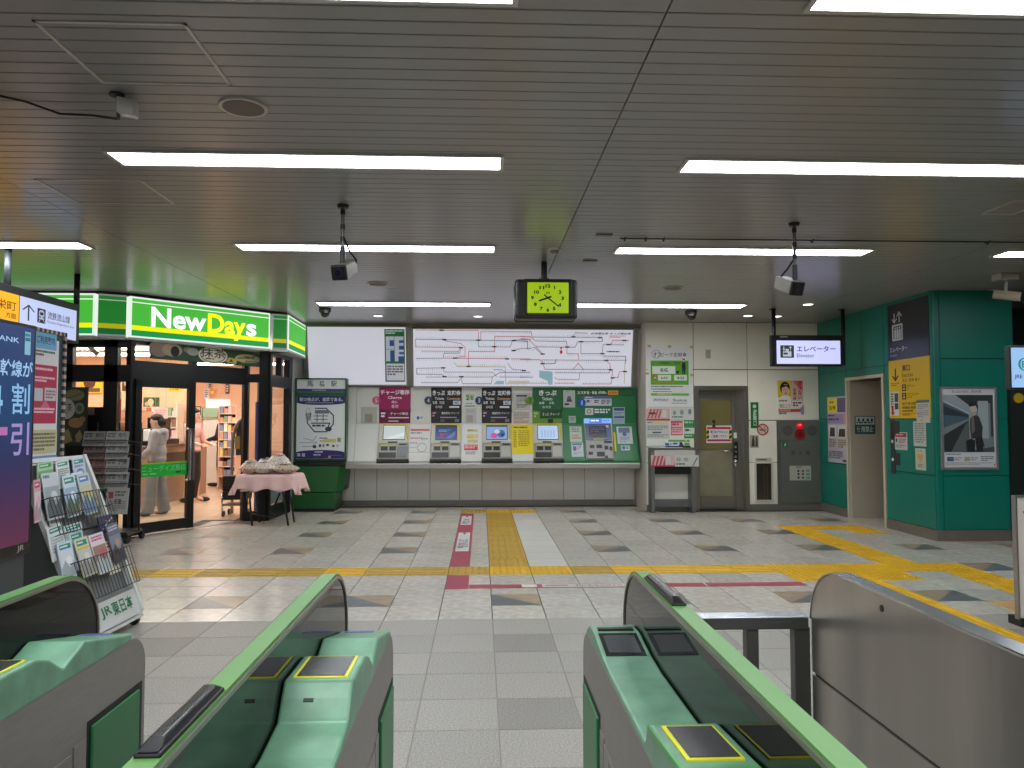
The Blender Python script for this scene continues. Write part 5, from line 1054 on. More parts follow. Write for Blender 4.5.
def bag(label, x, y, z, w, d, h, rz, m):
    mb = MB(); n = 10; v = []; f = []
    for j in range(n + 1):
        for i in range(n + 1):
            u, q = i / n * 2 - 1, j / n * 2 - 1; e = (1 - abs(u) ** 3) * (1 - abs(q) ** 3)
            v.append((u * w / 2, q * d / 2, h / 2 + h / 2 * e * (1 + .15 * math.sin(7 * u + 3 * q))))
    nb = len(v)
    for j in range(n + 1):
        for i in range(n + 1):
            u, q = i / n * 2 - 1, j / n * 2 - 1; e = (1 - abs(u) ** 3) * (1 - abs(q) ** 3); v.append((u * w / 2, q * d / 2, h / 2 - h / 2 * e))
    for j in range(n):
        for i in range(n):
            a = j * (n + 1) + i; f.append((a, a + 1, a + n + 2, a + n + 1)); f.append((nb + a, nb + a + n + 1, nb + a + n + 2, nb + a + 1))
    o = mb.add(v, f).build('snack_bag', m, None, smooth=True, org=(0, 0, 0)); o.location = (x, y, z); o.rotation_euler = (0, 0, rz); o.scale = (1.0, 1.15, 1.6); ORG[o.name] = Vector((0, 0, 0)); tag(o, label, 'snack bag', 'snack bags on the pink table')
    MB().box(-w / 2 * .45, w / 2 * .45, -d / 2 * .5, d / 2 * .3, h * .985, h * 1.0).build('bag_label', mat((70, 74, 60), .5), o, local=True); return o
for i, (lb, px, py, w, hh, m) in enumerate((('speckled snack bag at the shop end of the pink table', 250, 471, .26, .10, 1), ('white snack bag in the front middle of the pink table', 264, 471, .30, .10, 0), ('long brown snack bag at the front corner near the green stand', 286, 470.5, .34, .085, 1), ('white snack bag lying behind the speckled one', 252, 463.5, .28, .11, 2), ('crumpled snack bag behind the front middle one', 266, 464, .26, .13, 2), ('big clear snack bag stacked at the back of the pink table', 279, 462, .34, .16, 0))):
    y = ty0 + .12 if i < 3 else ty1 - .13
    bag(lb, PY(px, py, y).x, y, TZ + .007, w, .2, hh, .1 * (i - 2), BAGM[m])
# ================================================================ GREEN STATION INFORMATION STAND
GRN = mat((16, 84, 34), .4, noise=.04, scale=3); x0, x1 = -2.99, -2.32
t = thing('information_stand', 'green information cabinet with tall station poster panel', 'cabinet', (-2.6, 12.6, 0))
xr = -2.17
MB().prism([(x0, 12.3, .05), (x1, 12.3, .05), (x1, 12.3, .30), (x0, 12.3, .30)], (0, .7, 0)).build('lower_body', GRN, t, bevel=.01)
MB().add([(x0, 12.3, .31), (x1 + .02, 12.3, .31), (x1 + .1, 12.42, .31), (x1 + .1, 13.0, .31), (x0, 13.0, .31), (x0, 12.34, .72), (x1 + .06, 12.34, .72), (x1 + .14, 12.45, .72), (x1 + .14, 13.0, .72), (x0, 13.0, .72)],
         [(0, 1, 6, 5), (1, 2, 7, 6), (2, 3, 8, 7), (3, 4, 9, 8), (4, 0, 5, 9), (5, 6, 7, 8, 9), (4, 3, 2, 1, 0)]).build('upper_body', GRN, t, bevel=.008)
box('plinth', BLACK, x0 + .01, x1 - .01, 12.31, 12.98, 0, .05, t); box('shelf_edge', mat((14, 20, 16), .4), x0, xr, 12.33, 12.9, .72, .785, t, bevel=.008)
box('side_grip', mat((10, 50, 22), .5), x1 + .1, x1 + .108, 12.5, 12.8, .33, .42, t)
box('panel_body', GRN, x0, xr, 12.42, 12.6, .785, 2.128, t, bevel=.006)
z = lambda x, y: (290 + x / 8.533, 375 + y / 8.533)
A, Bv, C_ = PY(*z(72, 38), 12.42), PY(*z(478, 38), 12.42), PY(*z(60, 716), 12.42)
A.x = x0 + .025; Bv.x = xr - .02
f = Face((A.x, 12.419, A.z), (Bv.x, 12.419, A.z), (A.x, 12.419, C_.z), (70, 38, 472, 716))
NVY = (44, 38, 104); GR_ = (196, 204, 206)
sheet(f, 'poster', mat((222, 228, 230), .5), t, .003)
draw(f, t, [('t', '馬', 150, 50, 205, 100, (70, 72, 80), .01), ('t', '橋', 255, 50, 298, 100, (70, 72, 80), .01), ('t', '駅', 352, 50, 400, 100, (70, 72, 80), .01), ('r', 70, 118, 472, 145, (74, 60, 130)), ('g', 196, 126, 350, 138, (190, 186, 210), 1),
     ('r', 70, 146, 472, 182, (30, 92, 56)), ('r', 72, 182, 470, 240, NVY), ('e', 271, 236, 198, 20, NVY), ('t', '駅の拠点が、組織である。', 94, 192, 452, 226, (220, 222, 230), .012), ('g', 140, 234, 410, 246, (150, 150, 190), 1),
     ('l', [(225, 285), (315, 285), (375, 345), (375, 420), (320, 485), (220, 485), (160, 410), (155, 330)], 9, (44, 44, 74)), ('r', 222, 300, 340, 330, (120, 124, 140)), ('l', [(215, 350), (325, 350)], 6, (50, 50, 80)), ('l', [(240, 335), (240, 400)], 6, (50, 50, 80)), ('l', [(290, 335), (290, 400)], 6, (50, 50, 80)), ('l', [(215, 380), (325, 380)], 5, (50, 50, 80)), ('l', [(195, 412), (345, 412), (330, 450)], 9, (44, 44, 74)),
     ('g', 200, 425, 325, 450, (50, 50, 80), 1), ('e', 335, 462, 28, 20, (60, 58, 84)), ('t', '乗換図', 165, 320, 192, 390, (60, 60, 90)), ('o', 165, 335, 20, 55, 3, (110, 112, 130)),
     ('l', [(130, 540), (210, 560), (240, 520)], 4, (120, 126, 132)), ('l', [(95, 578), (240, 574), (200, 610), (120, 610)], 4, (130, 136, 140)), ('e', 222, 612, 16, 14, (66, 66, 74)), ('r', 290, 545, 400, 575, (200, 200, 110)), ('g', 262, 535, 340, 548, (80, 80, 60), 1), ('g', 268, 560, 290, 572, (60, 60, 60), 1), ('r', 410, 536, 440, 572, (150, 146, 100)), ('e', 268, 604, 10, 14, (70, 72, 80)), ('e', 296, 604, 12, 14, (150, 152, 150)), ('e', 330, 598, 14, 10, (80, 82, 86)), ('e', 378, 606, 12, 10, (70, 72, 80)), ('e', 412, 604, 10, 12, (190, 180, 160)),
     ('r', 72, 658, 470, 712, NVY), ('e', 271, 662, 198, 22, NVY), ('r', 82, 668, 105, 694, (190, 192, 204)), ('r', 120, 668, 145, 696, (180, 182, 196)), ('g', 225, 652, 300, 668, (210, 210, 224), 1), ('g', 215, 676, 305, 692, (200, 202, 214), 1), ('l', [(340, 686), (440, 686)], 3, (130, 126, 170)), ('e', 348, 700, 12, 10, (200, 160, 110))], names=('poster_print', 'poster_lettering'))
mb = MB(); uu, vv = f.u.normalized(), f.v.normalized()
for p, q, ww, hh in ((-.022, -.022, f.W + .044, .022), (-.022, f.H, f.W + .044, .022), (-.022, 0, .022, f.H), (f.W, 0, .022, f.H)): mb.hexa(f.o + uu * p + vv * q, uu * ww, vv * hh, f.n * .02)
mb.build('panel_frame', mat((24, 76, 44), .4), t, bevel=.003)
# ================================================================ CREAM WALL FITTINGS
def yc(x, y, d=0.0): return PY(x, y, YC - d)
def on_cream(name, label, cat, px, items, m=PAPER, thick=.004, zoom=None, emit=0, frame=None, fw=.012, d=.0):
    Z = zoom or (lambda x, y: (x, y)); A, Bv = yc(*Z(px[0], px[1]), thick + d), yc(*Z(px[2], px[3]), thick + d); Y = YC - thick - d
    return poster(name, label, cat, Face((A.x, Y, A.z), (Bv.x, Y, A.z), (A.x, Y, Bv.z), px), items, m, thick, emit, frame=frame, fw=fw)
zP = lambda x, y: (640 + x / 9.6, 335 + y / 9.6)
LGN = (96, 172, 30)
t = on_cream('commuter_pass_poster', 'tall white and green poster taped above the pamphlet desk', 'poster', (72, 112, 508, 702),
    [('o', 155, 185, 44, 40, 3, (60, 64, 66)), ('t', 'オフ', 128, 165, 195, 212, (40, 46, 50), .012), ('t', 'ピーク定期', 200, 168, 405, 210, (84, 88, 92), .008), ('p', [(412, 188), (432, 168), (452, 188), (432, 208)], (60, 70, 74)), ('e', 432, 188, 7, 7, (200, 204, 204)),
     ('r', 100, 245, 470, 478, LGN), ('t', 'ピーク時間帯のご案内', 118, 258, 385, 286, (40, 66, 24), .015), ('r', 116, 300, 340, 374, (226, 234, 222)), ('t', '馬橋', 190, 318, 268, 356, (60, 70, 60), .015), ('e', 142, 410, 20, 20, (190, 60, 56)), ('t', '朝', 131, 400, 153, 421, (240, 220, 214)), ('r', 170, 384, 298, 438, (222, 232, 216)), ('t', '6:55', 200, 400, 266, 424, (70, 70, 66), .015), ('r', 326, 384, 452, 438, (222, 232, 216)), ('t', '8:25', 358, 400, 424, 424, (70, 70, 66), .015), ('g', 120, 446, 450, 464, (180, 130, 40), 1),
     ('p', [(408, 262), (436, 262), (442, 300), (436, 375), (424, 375), (422, 320), (418, 375), (408, 375), (402, 300)], (26, 34, 60)), ('e', 422, 240, 13, 15, (222, 190, 160)), ('p', [(408, 222), (436, 232), (432, 240), (408, 232)], (22, 26, 44)), ('p', [(345, 345), (380, 345), (370, 372), (352, 372)], (20, 60, 30)),
     ('g', 102, 490, 470, 505, (90, 96, 96), 1), ('g', 104, 515, 300, 530, (100, 104, 104), 1), ('g', 120, 540, 350, 552, (110, 114, 112), 1), ('r', 100, 560, 470, 582, (120, 180, 50)), ('g', 160, 564, 410, 577, (210, 224, 190), 1), ('r', 104, 598, 466, 650, (222, 226, 226)), ('t', 'JRE', 122, 612, 172, 638, (60, 66, 70), .02), ('t', 'POINT', 176, 612, 270, 638, (130, 60, 80), .02), ('l', [(286, 606), (286, 642)], 2, (150, 150, 150)), ('t', 'Suica', 310, 612, 450, 638, (110, 116, 120), .02), ('g', 300, 652, 470, 662, (120, 124, 124), 1), ('r', 70, 690, 508, 700, (206, 196, 180))], zoom=zP)
for i, (x, y) in enumerate(((88, 106), (284, 110), (496, 116), (72, 370), (496, 384))):
    A, Bv = yc(*zP(x - 16, y - 12), .006), yc(*zP(x + 16, y + 12), .006); box('tape_piece', mat((196, 176, 120), .5), A.x, Bv.x, YC - .006, YC - .003, Bv.z, A.z, t)
zD = lambda x, y: (640 + x / 6.98, 410 + y / 6.98)
on_cream('red_notice', 'red and white striped notice directly under the big commuter poster', 'notice', (40, -12, 212, 72), [('r', 42, -10, 210, 62, (214, 172, 170))] + [('p', [(50 + i * 24, 58), (62 + i * 24, 58), (84 + i * 24, -6), (72 + i * 24, -6)], (190, 90, 94)) for i in range(4)] + [('r', 150, -2, 186, 52, (206, 206, 200)), ('g', 60, 16, 140, 40, (120, 50, 56), 1), ('r', 44, 62, 210, 72, (190, 40, 60))], zoom=zD)
on_cream('pale_notice', 'pale notice with three small figures above the pink and green pair', 'notice', (214, -12, 378, 68), [('e', 240, 20, 12, 16, (150, 150, 146)), ('e', 292, 16, 14, 18, (150, 150, 146)), ('e', 348, 12, 12, 20, (130, 134, 130)), ('g', 222, 44, 370, 58, (90, 96, 94), 1)], m=mat((204, 206, 200), .6), zoom=zD)
on_cream('tall_notice', 'grey white notice with a yellow heading over desk corner', 'notice', (40, 76, 208, 200), [('r', 100, 84, 190, 98, (210, 206, 120)), ('g', 52, 84, 98, 96, (110, 110, 106), 1), ('g', 52, 108, 200, 144, (140, 142, 138), 3), ('r', 86, 152, 148, 162, (90, 94, 94)), ('g', 52, 170, 200, 190, (150, 150, 146), 2)], m=mat((200, 202, 194), .6), zoom=zD)
on_cream('pink_notice', 'small pink bordered notice beside the green bordered one', 'notice', (210, 72, 302, 180), [('r', 214, 76, 298, 176, (206, 70, 100)), ('r', 220, 90, 294, 120, (222, 176, 180)), ('g', 224, 94, 290, 116, (190, 60, 90), 1), ('r', 220, 128, 294, 168, (224, 190, 190)), ('g', 224, 134, 290, 162, (200, 90, 110), 2)], zoom=zD)
on_cream('green_notice', 'small green bordered notice beside the pink bordered one', 'notice', (304, 66, 390, 200), [('r', 306, 70, 388, 198, (50, 140, 70)), ('g', 312, 80, 384, 100, (180, 210, 180), 1), ('r', 308, 124, 386, 166, (206, 216, 206)), ('g', 314, 132, 380, 158, (70, 90, 76), 1), ('g', 312, 174, 384, 190, (170, 204, 170), 1)], zoom=zD)
p = yc(708, 354); box('switch_plate', mat((168, 166, 156), .5), p.x - .04, p.x + .04, YC - .01, YC, p.z - .07, p.z + .07); tag(bpy.data.objects['switch_plate'], 'small grey cover plate high on the cream wall', 'cover plate')
# door 1: steel security door
d1 = struct(MB().box(3.43, 3.50, YC - .02, 12.34, 0, 2.0).box(4.245, 4.31, YC - .02, 12.34, 0, 2.0).box(3.50, 4.245, YC - .02, 12.34, 1.94, 2.0).box(4.13, 4.245, 12.26, 12.34, 0, 1.94).build('door_1', STEEL)); ORG[d1.name] = d1.location.copy()
DY = 12.29; OL = mat((146, 142, 118), .4, .3, noise=.08, scale=5); lx0, lx1 = 3.54, 4.06
box('leaf_frame', mat((128, 126, 118), .35, .6), 3.50, 4.13, DY, DY + .04, .01, 1.94, d1)
box('upper_window', mat((124, 116, 72), .25, .1, noise=.05, scale=2), lx0 + .02, lx1, DY - .004, DY, .98, 1.78, d1); box('lower_sheet', OL, lx0, lx1 + .02, DY - .006, DY, .22, .96, d1); box('kick_sheet', STEEL, lx0 + .02, lx1 + .04, DY - .009, DY, .03, .21, d1)
mb = MB(); 
for q in ((lx0, lx1 + .02, 1.78, 1.80), (lx0, lx1 + .02, .96, .98), (lx0, lx0 + .02, .96, 1.80), (lx1, lx1 + .02, .96, 1.80)): mb.box(q[0], q[1], DY - .01, DY, q[2], q[3])
mb.build('window_bead', STEEL, d1)
for zz in (1.43, 1.36): MB().cyl((3.78, DY - .02, zz), (3.78, DY, zz), .028, 14).build('lock_cylinder', CHROME, d1)
MB().tube([(4.12, DY - .05, .935), (3.92, DY - .055, .96)], .016, 8).build('lever_handle', CHROME, d1, smooth=True)
box('lock_body', BLACK, 4.10, 4.17, DY - .04, 12.28, .80, 1.10, d1, bevel=.006); MB().ball((4.12, DY - .05, .76), (.03, .02, .06), 10).build('key_bow', CHROME, d1); box('lock_tag', WHITE, 4.10, 4.15, 12.25, 12.262, 1.16, 1.25, d1)
for k in range(3): MB().cyl((4.125, DY - .045, .86 + .08 * k), (4.125, DY - .03, .86 + .08 * k), .02, 10).build('lock_button', GREY, d1)
f = Face((PY(706.5, 425.5, DY - .012).x, DY - .012, PY(706, 425.5, DY).z), (PY(731.5, 425, DY - .012).x, DY - .012, PY(706, 425.5, DY).z), (PY(706.5, 443, DY - .012).x, DY - .012, PY(706, 443, DY).z), (464, 108, 640, 232))
sn = poster('door_notice', 'red and yellow edged warning notice taped to the steel door', 'notice', f, [('r', 466, 110, 638, 230, (224, 222, 220)), ('r', 468, 118, 634, 134, (176, 40, 56)), ('r', 468, 206, 634, 220, (176, 40, 56)), ('r', 464, 136, 482, 204, (226, 190, 40)), ('r', 622, 136, 640, 204, (226, 190, 40)), ('p', [(464, 150), (482, 140), (482, 160), (464, 170)], (40, 40, 40)), ('p', [(622, 150), (640, 140), (640, 160), (622, 170)], (40, 40, 40)), ('p', [(464, 184), (482, 174), (482, 194), (464, 204)], (40, 40, 40)), ('p', [(622, 184), (640, 174), (640, 194), (622, 204)], (40, 40, 40)), ('t', '関係者以外の立入は', 492, 144, 612, 164, (50, 54, 90), .015), ('t', 'ご遠慮ください', 496, 172, 608, 194, (50, 54, 90), .015)], thick=.004)
# pamphlet desk
DKY = 11.9; dx0, dx1 = 2.67, 3.36
DS = mat((112, 114, 112), .4, .4, noise=.04, scale=6)
t = thing('pamphlet_desk', 'grey steel writing desk with posters on its front edge', 'desk', (3.0, 12.03, 0))
zt = .99
box('side_panel', DS, dx0, dx0 + .05, DKY, 12.15, 0, zt, t, bevel=.003); box('side_panel', DS, dx1 - .05, dx1, DKY, 12.15, 0, zt, t, bevel=.003); box('desktop', DS, dx0, dx1, DKY - .02, 12.15, zt, zt + .03, t, bevel=.003)
box('drawer_front', mat((190, 186, 180), .5), dx0 + .05, dx1 - .0, DKY - .01, DKY + .02, .80, .985, t); box('dark_recess', BLACK, dx0 + .05, dx1 - .05, DKY + .1, 12.15, .60, .80, t); box('foot_rail', DS, dx0 + .05, dx1 - .05, 12.05, 12.1, .08, .2, t)
A, Bv, C_ = PY(*zD(76, 315), DKY - .012), PY(*zD(410, 315), DKY - .012), PY(*zD(76, 395), DKY - .012)
f = Face((A.x, DKY - .012, A.z), (Bv.x, DKY - .012, A.z), (A.x, DKY - .012, C_.z), (76, 315, 410, 395))
draw(f, t, [('r', 76, 315, 240, 395, (206, 170, 168))] + [('p', [(80 + i * 26, 388), (94 + i * 26, 388), (112 + i * 26, 320), (98 + i * 26, 320)], (180, 70, 84)) for i in range(4)] + [('r', 176, 322, 214, 380, (196, 196, 190)), ('r', 76, 386, 240, 395, (190, 50, 80)), ('r', 242, 315, 410, 395, (196, 198, 192)), ('e', 268, 345, 18, 14, (160, 160, 156)), ('e', 320, 345, 18, 14, (160, 160, 156)), ('l', [(370, 385), (398, 335)], 7, (90, 94, 96)), ('g', 250, 372, 360, 388, (80, 84, 84), 1)], names=('front_print', 'front_lettering'))
A, Bv = PY(*zD(46, 270), 12.05), PY(*zD(165, 284), 12.05); box('leaflet_tray', mat((170, 180, 178), .4), A.x, Bv.x, 11.92, 12.1, zt + .03, zt + .06, None); tag(bpy.data.objects['leaflet_tray'], 'flat pale tray on the grey desk', 'tray')
A, Bv = PY(*zD(168, 208), 12.06), PY(*zD(345, 284), 12.06)
lt = poster('leaflet_stand', 'blue and green leaflet stand standing on the grey desk', 'leaflet stand', Face((A.x, 12.04, A.z), (Bv.x, 12.04, A.z), (A.x, 12.02, zt + .05), (168, 208, 345, 284)), [('r', 195, 208, 345, 232, (90, 160, 70)), ('r', 168, 234, 270, 284, (200, 210, 220)), ('r', 172, 246, 200, 278, (50, 90, 150)), ('r', 228, 242, 258, 264, (40, 90, 170)), ('e', 282, 246, 12, 12, (40, 30, 30)), ('p', [(266, 284), (272, 256), (296, 256), (304, 284)], (30, 40, 80)), ('r', 305, 240, 342, 284, (110, 170, 90)), ('g', 310, 216, 340, 228, (220, 230, 210), 1), ('g', 205, 250, 224, 276, (90, 110, 150), 3)], thick=.02)
A, Bv = PY(*zD(180, 284), 12.0), PY(*zD(355, 296), 11.95); box('dark_tray', mat((30, 32, 36), .4), A.x, Bv.x, 11.96, 12.1, zt + .03, zt + .055, None); tag(bpy.data.objects['dark_tray'], 'dark tray under the leaflet stand on the grey desk', 'tray')
A, Bv = PY(*zD(105, 295), 11.9), PY(*zD(300, 306), 11.9); box('paper_sheet', PAPER, A.x, Bv.x, 11.90, 11.955, zt + .031, zt + .036, None); tag(bpy.data.objects['paper_sheet'], 'white paper lying at the front edge of the grey desk', 'paper')
# small signs between door and hydrant cabinet
zH = lambda x, y: (740 + x / 5.12, 370 + y / 5.12)
on_cream('green_sign', 'narrow green vertical sign beside the steel door', 'sign', (54, 165, 96, 298), [('e', 75, 186, 10, 10, (190, 210, 196)), ('t', '避\n難\n口', 66, 202, 86, 286, (206, 224, 210), .015)], m=mat((12, 110, 52), .4), zoom=zH)
A = yc(*zH(116, 305)); t = thing('no_smoking_sign', 'round red no smoking sign on the cream wall', 'sign', (A.x, YC, A.z - .1)); r = .098
MB().cyl((A.x, YC - .004, A.z), (A.x, YC, A.z), r, 32).build('disc', mat((200, 196, 184), .5), t)
f = Face((A.x - r, YC - .004, A.z + r), (A.x + r, YC - .004, A.z + r), (A.x - r, YC - .004, A.z - r))
draw(f, t, [('r', .22, .48, .64, .58, (50, 46, 46)), ('r', .68, .48, .76, .58, (50, 46, 46)), ('l', [(.66, .42), (.62, .34), (.7, .28)], .04, (80, 76, 76)), ('o', .5, .5, .48, .48, .1, (196, 40, 44)), ('l', [(.2, .2), (.8, .8)], .09, (196, 40, 44))])
on_cream('small_picture', 'small grey picture sign with dark figures under the no smoking sign', 'sign', (50, 334, 96, 398), [('p', [(58, 392), (62, 350), (72, 345), (76, 392)], (56, 60, 58)), ('p', [(78, 392), (80, 352), (90, 348), (92, 392)], (70, 74, 70)), ('e', 68, 344, 5, 6, (70, 70, 66)), ('e', 85, 346, 5, 6, (70, 70, 66)), ('r', 72, 362, 78, 368, (170, 60, 60))], m=mat((172, 166, 140), .5), zoom=zH)
SK = (226, 186, 160)
on_cream('warning_poster', 'poster of smiling person on yellow with red lettering, on the cream wall', 'poster', (190, 52, 326, 230),
    [('r', 192, 54, 324, 140, (222, 196, 40)), ('r', 262, 54, 324, 186, (206, 190, 176)), ('p', [(272, 54), (324, 54), (324, 110), (290, 80)], (214, 120, 110)), ('e', 230, 92, 26, 32, (28, 24, 26)), ('e', 233, 102, 20, 30, SK), ('p', [(210, 92), (222, 76), (250, 78), (252, 96), (238, 84)], (28, 24, 26)), ('e', 225, 100, 3, 2, (40, 30, 30)), ('e', 241, 100, 3, 2, (40, 30, 30)), ('e', 234, 108, 2.5, 4, (206, 160, 136)), ('e', 234, 119, 8, 3, (190, 90, 90)), ('p', [(205, 146), (212, 132), (252, 132), (262, 146)], (226, 224, 220)),
     ('r', 192, 146, 262, 200, (226, 222, 214)), ('g', 198, 154, 250, 166, (110, 110, 110), 1), ('t', '見抜こう', 200, 174, 256, 194, (80, 96, 80), .01), ('t', 'お\n金\nは', 270, 92, 290, 152, (196, 36, 48), .03), ('t', '渡\nさ\nな\nい', 297, 58, 318, 150, (196, 36, 48), .03), ('r', 266, 158, 318, 194, (226, 222, 214)), ('g', 270, 164, 314, 190, (50, 50, 50), 2), ('r', 194, 200, 310, 214, (196, 60, 40)), ('g', 200, 203, 300, 211, (230, 200, 150), 1), ('g', 196, 218, 262, 228, (100, 100, 100), 1), ('p', [(306, 196), (326, 180), (326, 228), (312, 228)], (160, 140, 170))], zoom=zH)
for i, (x, y) in enumerate(((188, 34), (336, 36), (178, 112))): pass
# niche window unit
t = thing('wall_niche', 'cream framed narrow dark window unit low on the wall', 'niche', (4.54, YC - .02, .12))
A, Bv = yc(*zH(50, 448)), yc(*zH(188, 686))
box('panel', CREAM, A.x, Bv.x, YC - .012, YC, Bv.z, yc(*zH(50, 474)).z, t); a_, b_ = yc(*zH(80, 478)), yc(*zH(160, 664))
mb = MB(); e = .025
for q in ((a_.x - e, b_.x + e, a_.z, a_.z + e), (a_.x - e, b_.x + e, b_.z - e, b_.z), (a_.x - e, a_.x, b_.z, a_.z), (b_.x, b_.x + e, b_.z, a_.z)): mb.box(q[0], q[1], YC - .035, YC - .012, q[2], q[3])
mb.build('frame', mat((206, 202, 188), .4), t, bevel=.003); box('dark_back', mat((44, 26, 20), .4), a_.x, b_.x, YC - .016, YC - .012, b_.z, a_.z, t); box('pane', GLASS, a_.x, b_.x, YC - .026, YC - .022, b_.z, a_.z, t)
for q in (80, 110): box('inner_strip', mat((96, 60, 44), .5), a_.x + (b_.x - a_.x) * q / 160, a_.x + (b_.x - a_.x) * (q + 12) / 160, YC - .020, YC - .016, b_.z, a_.z - .05, t)
A2, B2 = yc(*zH(78, 450)), yc(*zH(160, 472)); box('top_label', mat((190, 188, 178), .5), A2.x, B2.x, YC - .014, YC, B2.z, A2.z, t)
draw(Face((A2.x, YC - .014, A2.z), (B2.x, YC - .014, A2.z), (A2.x, YC - .014, B2.z)), t, [('g', .1, .25, .9, .75, (90, 92, 90), 1)], names=('label_print', 'label_lettering'))
# fire hydrant cabinet
HYD = mat((116, 118, 112), .38, .4, noise=.04, scale=5)
A, Bv = yc(*zH(186, 256)), yc(*zH(418, 686))
t = thing('hydrant_cabinet', 'grey steel fire hydrant cabinet with red lamp and alarm button', 'cabinet', ((A.x + Bv.x) / 2, YC, Bv.z))
zm = yc(*zH(190, 362)).z
box('frame', STEEL, A.x, Bv.x, YC - .018, YC, Bv.z, A.z, t); box('top_panel', HYD, A.x + .02, Bv.x - .02, YC - .026, YC - .018, zm + .008, A.z - .02, t, bevel=.004); box('cabinet_door', HYD, yc(*zH(206, 362)).x, Bv.x - .02, YC - .03, YC - .018, Bv.z + .03, zm - .008, t, bevel=.004)
for x in (241, 364):
    c = yc(*zH(x, 310)); MB().cyl((c.x, YC - .03, c.z), (c.x, YC - .026, c.z), .085, 24).build('speaker_disc', mat((92, 94, 90), .5, .3), t)
c = yc(*zH(303, 285)); MB().ball((c.x, YC - .03, c.z), (.062, .05, .055), 16).build('red_lamp', mat((220, 10, 24), .25, emit=.55), t, smooth=True)
MB().ball((c.x - .01, YC - .07, c.z + .01), (.02, .012, .018), 10).build('lamp_core', mat((255, 80, 110), .3, emit=1.4), t, smooth=True)
c = yc(*zH(303, 330)); MB().cyl((c.x, YC - .04, c.z), (c.x, YC - .026, c.z), .088, 24).build('alarm_ring', mat((150, 20, 26), .35), t); MB().cyl((c.x, YC - .046, c.z), (c.x, YC - .036, c.z), .04, 20).build('alarm_button', mat((90, 12, 16), .3), t)
A2, B2 = yc(*zH(258, 412)), yc(*zH(352, 434)); draw(Face((A2.x, YC - .03, A2.z), (B2.x, YC - .03, A2.z), (A2.x, YC - .03, B2.z), (258, 412, 352, 434)), t, [('t', '消', 258, 412, 276, 434, (70, 48, 46), .01), ('t', '火', 296, 412, 314, 434, (70, 48, 46), .01), ('t', '栓', 332, 412, 352, 434, (70, 48, 46), .01)], names=('door_print', 'door_lettering'))
A2, B2 = yc(*zH(250, 490)), yc(*zH(360, 564)); f = Face((A2.x, YC - .031, A2.z), (B2.x, YC - .031, A2.z), (A2.x, YC - .031, B2.z), (250, 490, 360, 564)); sheet(f, 'instruction_plate', mat((180, 180, 164), .5), t, .002)
draw(f, t, [('g', 285, 494, 330, 502, (90, 90, 86), 1), ('e', 295, 516, 6, 6, (70, 70, 66)), ('e', 318, 516, 6, 6, (90, 90, 80)), ('r', 334, 510, 352, 520, (90, 160, 140)), ('e', 295, 532, 6, 6, (70, 70, 66)), ('e', 318, 532, 6, 6, (90, 90, 80)), ('r', 334, 528, 352, 538, (90, 160, 140)), ('e', 295, 550, 6, 6, (70, 70, 66)), ('e', 318, 550, 6, 6, (90, 90, 80)), ('r', 334, 546, 352, 556, (90, 160, 140))], names=('plate_print', 'plate_lettering'))
A2, B2 = yc(*zH(212, 370)), yc(*zH(240, 394)); f = Face((A2.x, YC - .031, A2.z), (B2.x, YC - .031, A2.z), (A2.x, YC - .031, B2.z)); sheet(f, 'exit_sticker', mat((16, 120, 70), .4), t, .002); draw(f, t, [('p', [(.35, .8), (.5, .2), (.75, .3), (.6, .8)], (210, 226, 214))], names=('sticker_print', 'sticker_lettering'))
# ================================================================ GREEN WALL SIGNS (side face, x = 5.48)
def on_green(name, label, cat, px, items, m=PAPER, thick=.004, zoom=None, emit=0, frame=None, fw=.01):
    Z = zoom or (lambda x, y: (x, y)); X = XG - thick
    tl, br = PX(*Z(px[0], px[1]), X), PX(*Z(px[2], px[3]), X); tr, bl = PX(*Z(px[2], px[1]), X), PX(*Z(px[0], px[3]), X)
    zt_, zb_ = (tl.z + tr.z) / 2 if abs(tl.z - tr.z) < .12 else tl.z, bl.z
    return poster(name, label, cat, Face((X, tl.y, zt_), (X, br.y, zt_), (X, tl.y, zb_), px), items, m, thick, emit, frame=frame, fw=fw)
def rect_green(name, label, cat, ya, yb, zt_, zb_, px, items, m, thick=.006, emit=0):
    X = XG - thick; return poster(name, label, cat, Face((X, ya, zt_), (X, yb, zt_), (X, ya, zb_), px), items, m, thick, emit)
rect_green('wall_poster', 'grey and purple notice poster with yellow corner beside the recess door', 'poster', 11.86, 11.22, 1.815, .80, (446, 142, 556, 478),
    [('r', 446, 230, 556, 280, (150, 136, 170)), ('r', 450, 150, 500, 222, (226, 206, 30)), ('g', 460, 166, 490, 180, (110, 100, 20), 1), ('t', '注意', 456, 188, 494, 210, (90, 80, 10), .02), ('r', 504, 150, 552, 222, (96, 88, 120)), ('g', 450, 236, 490, 246, (60, 40, 80), 1), ('g', 452, 252, 534, 270, (90, 70, 110), 1), ('r', 538, 234, 554, 276, (200, 150, 150)), ('r', 452, 288, 496, 352, (206, 204, 196)), ('r', 504, 288, 552, 352, (206, 204, 190)), ('p', [(458, 346), (462, 300), (488, 300), (488, 346)], (66, 62, 64)), ('p', [(508, 346), (514, 306), (546, 306), (546, 346)], (64, 62, 62)), ('g', 454, 360, 494, 404, (130, 124, 100), 4), ('g', 506, 360, 550, 404, (150, 140, 90), 4), ('g', 452, 420, 530, 460, (110, 104, 120), 4), ('r', 530, 460, 552, 470, (70, 60, 90))], mat((182, 176, 190), .5))
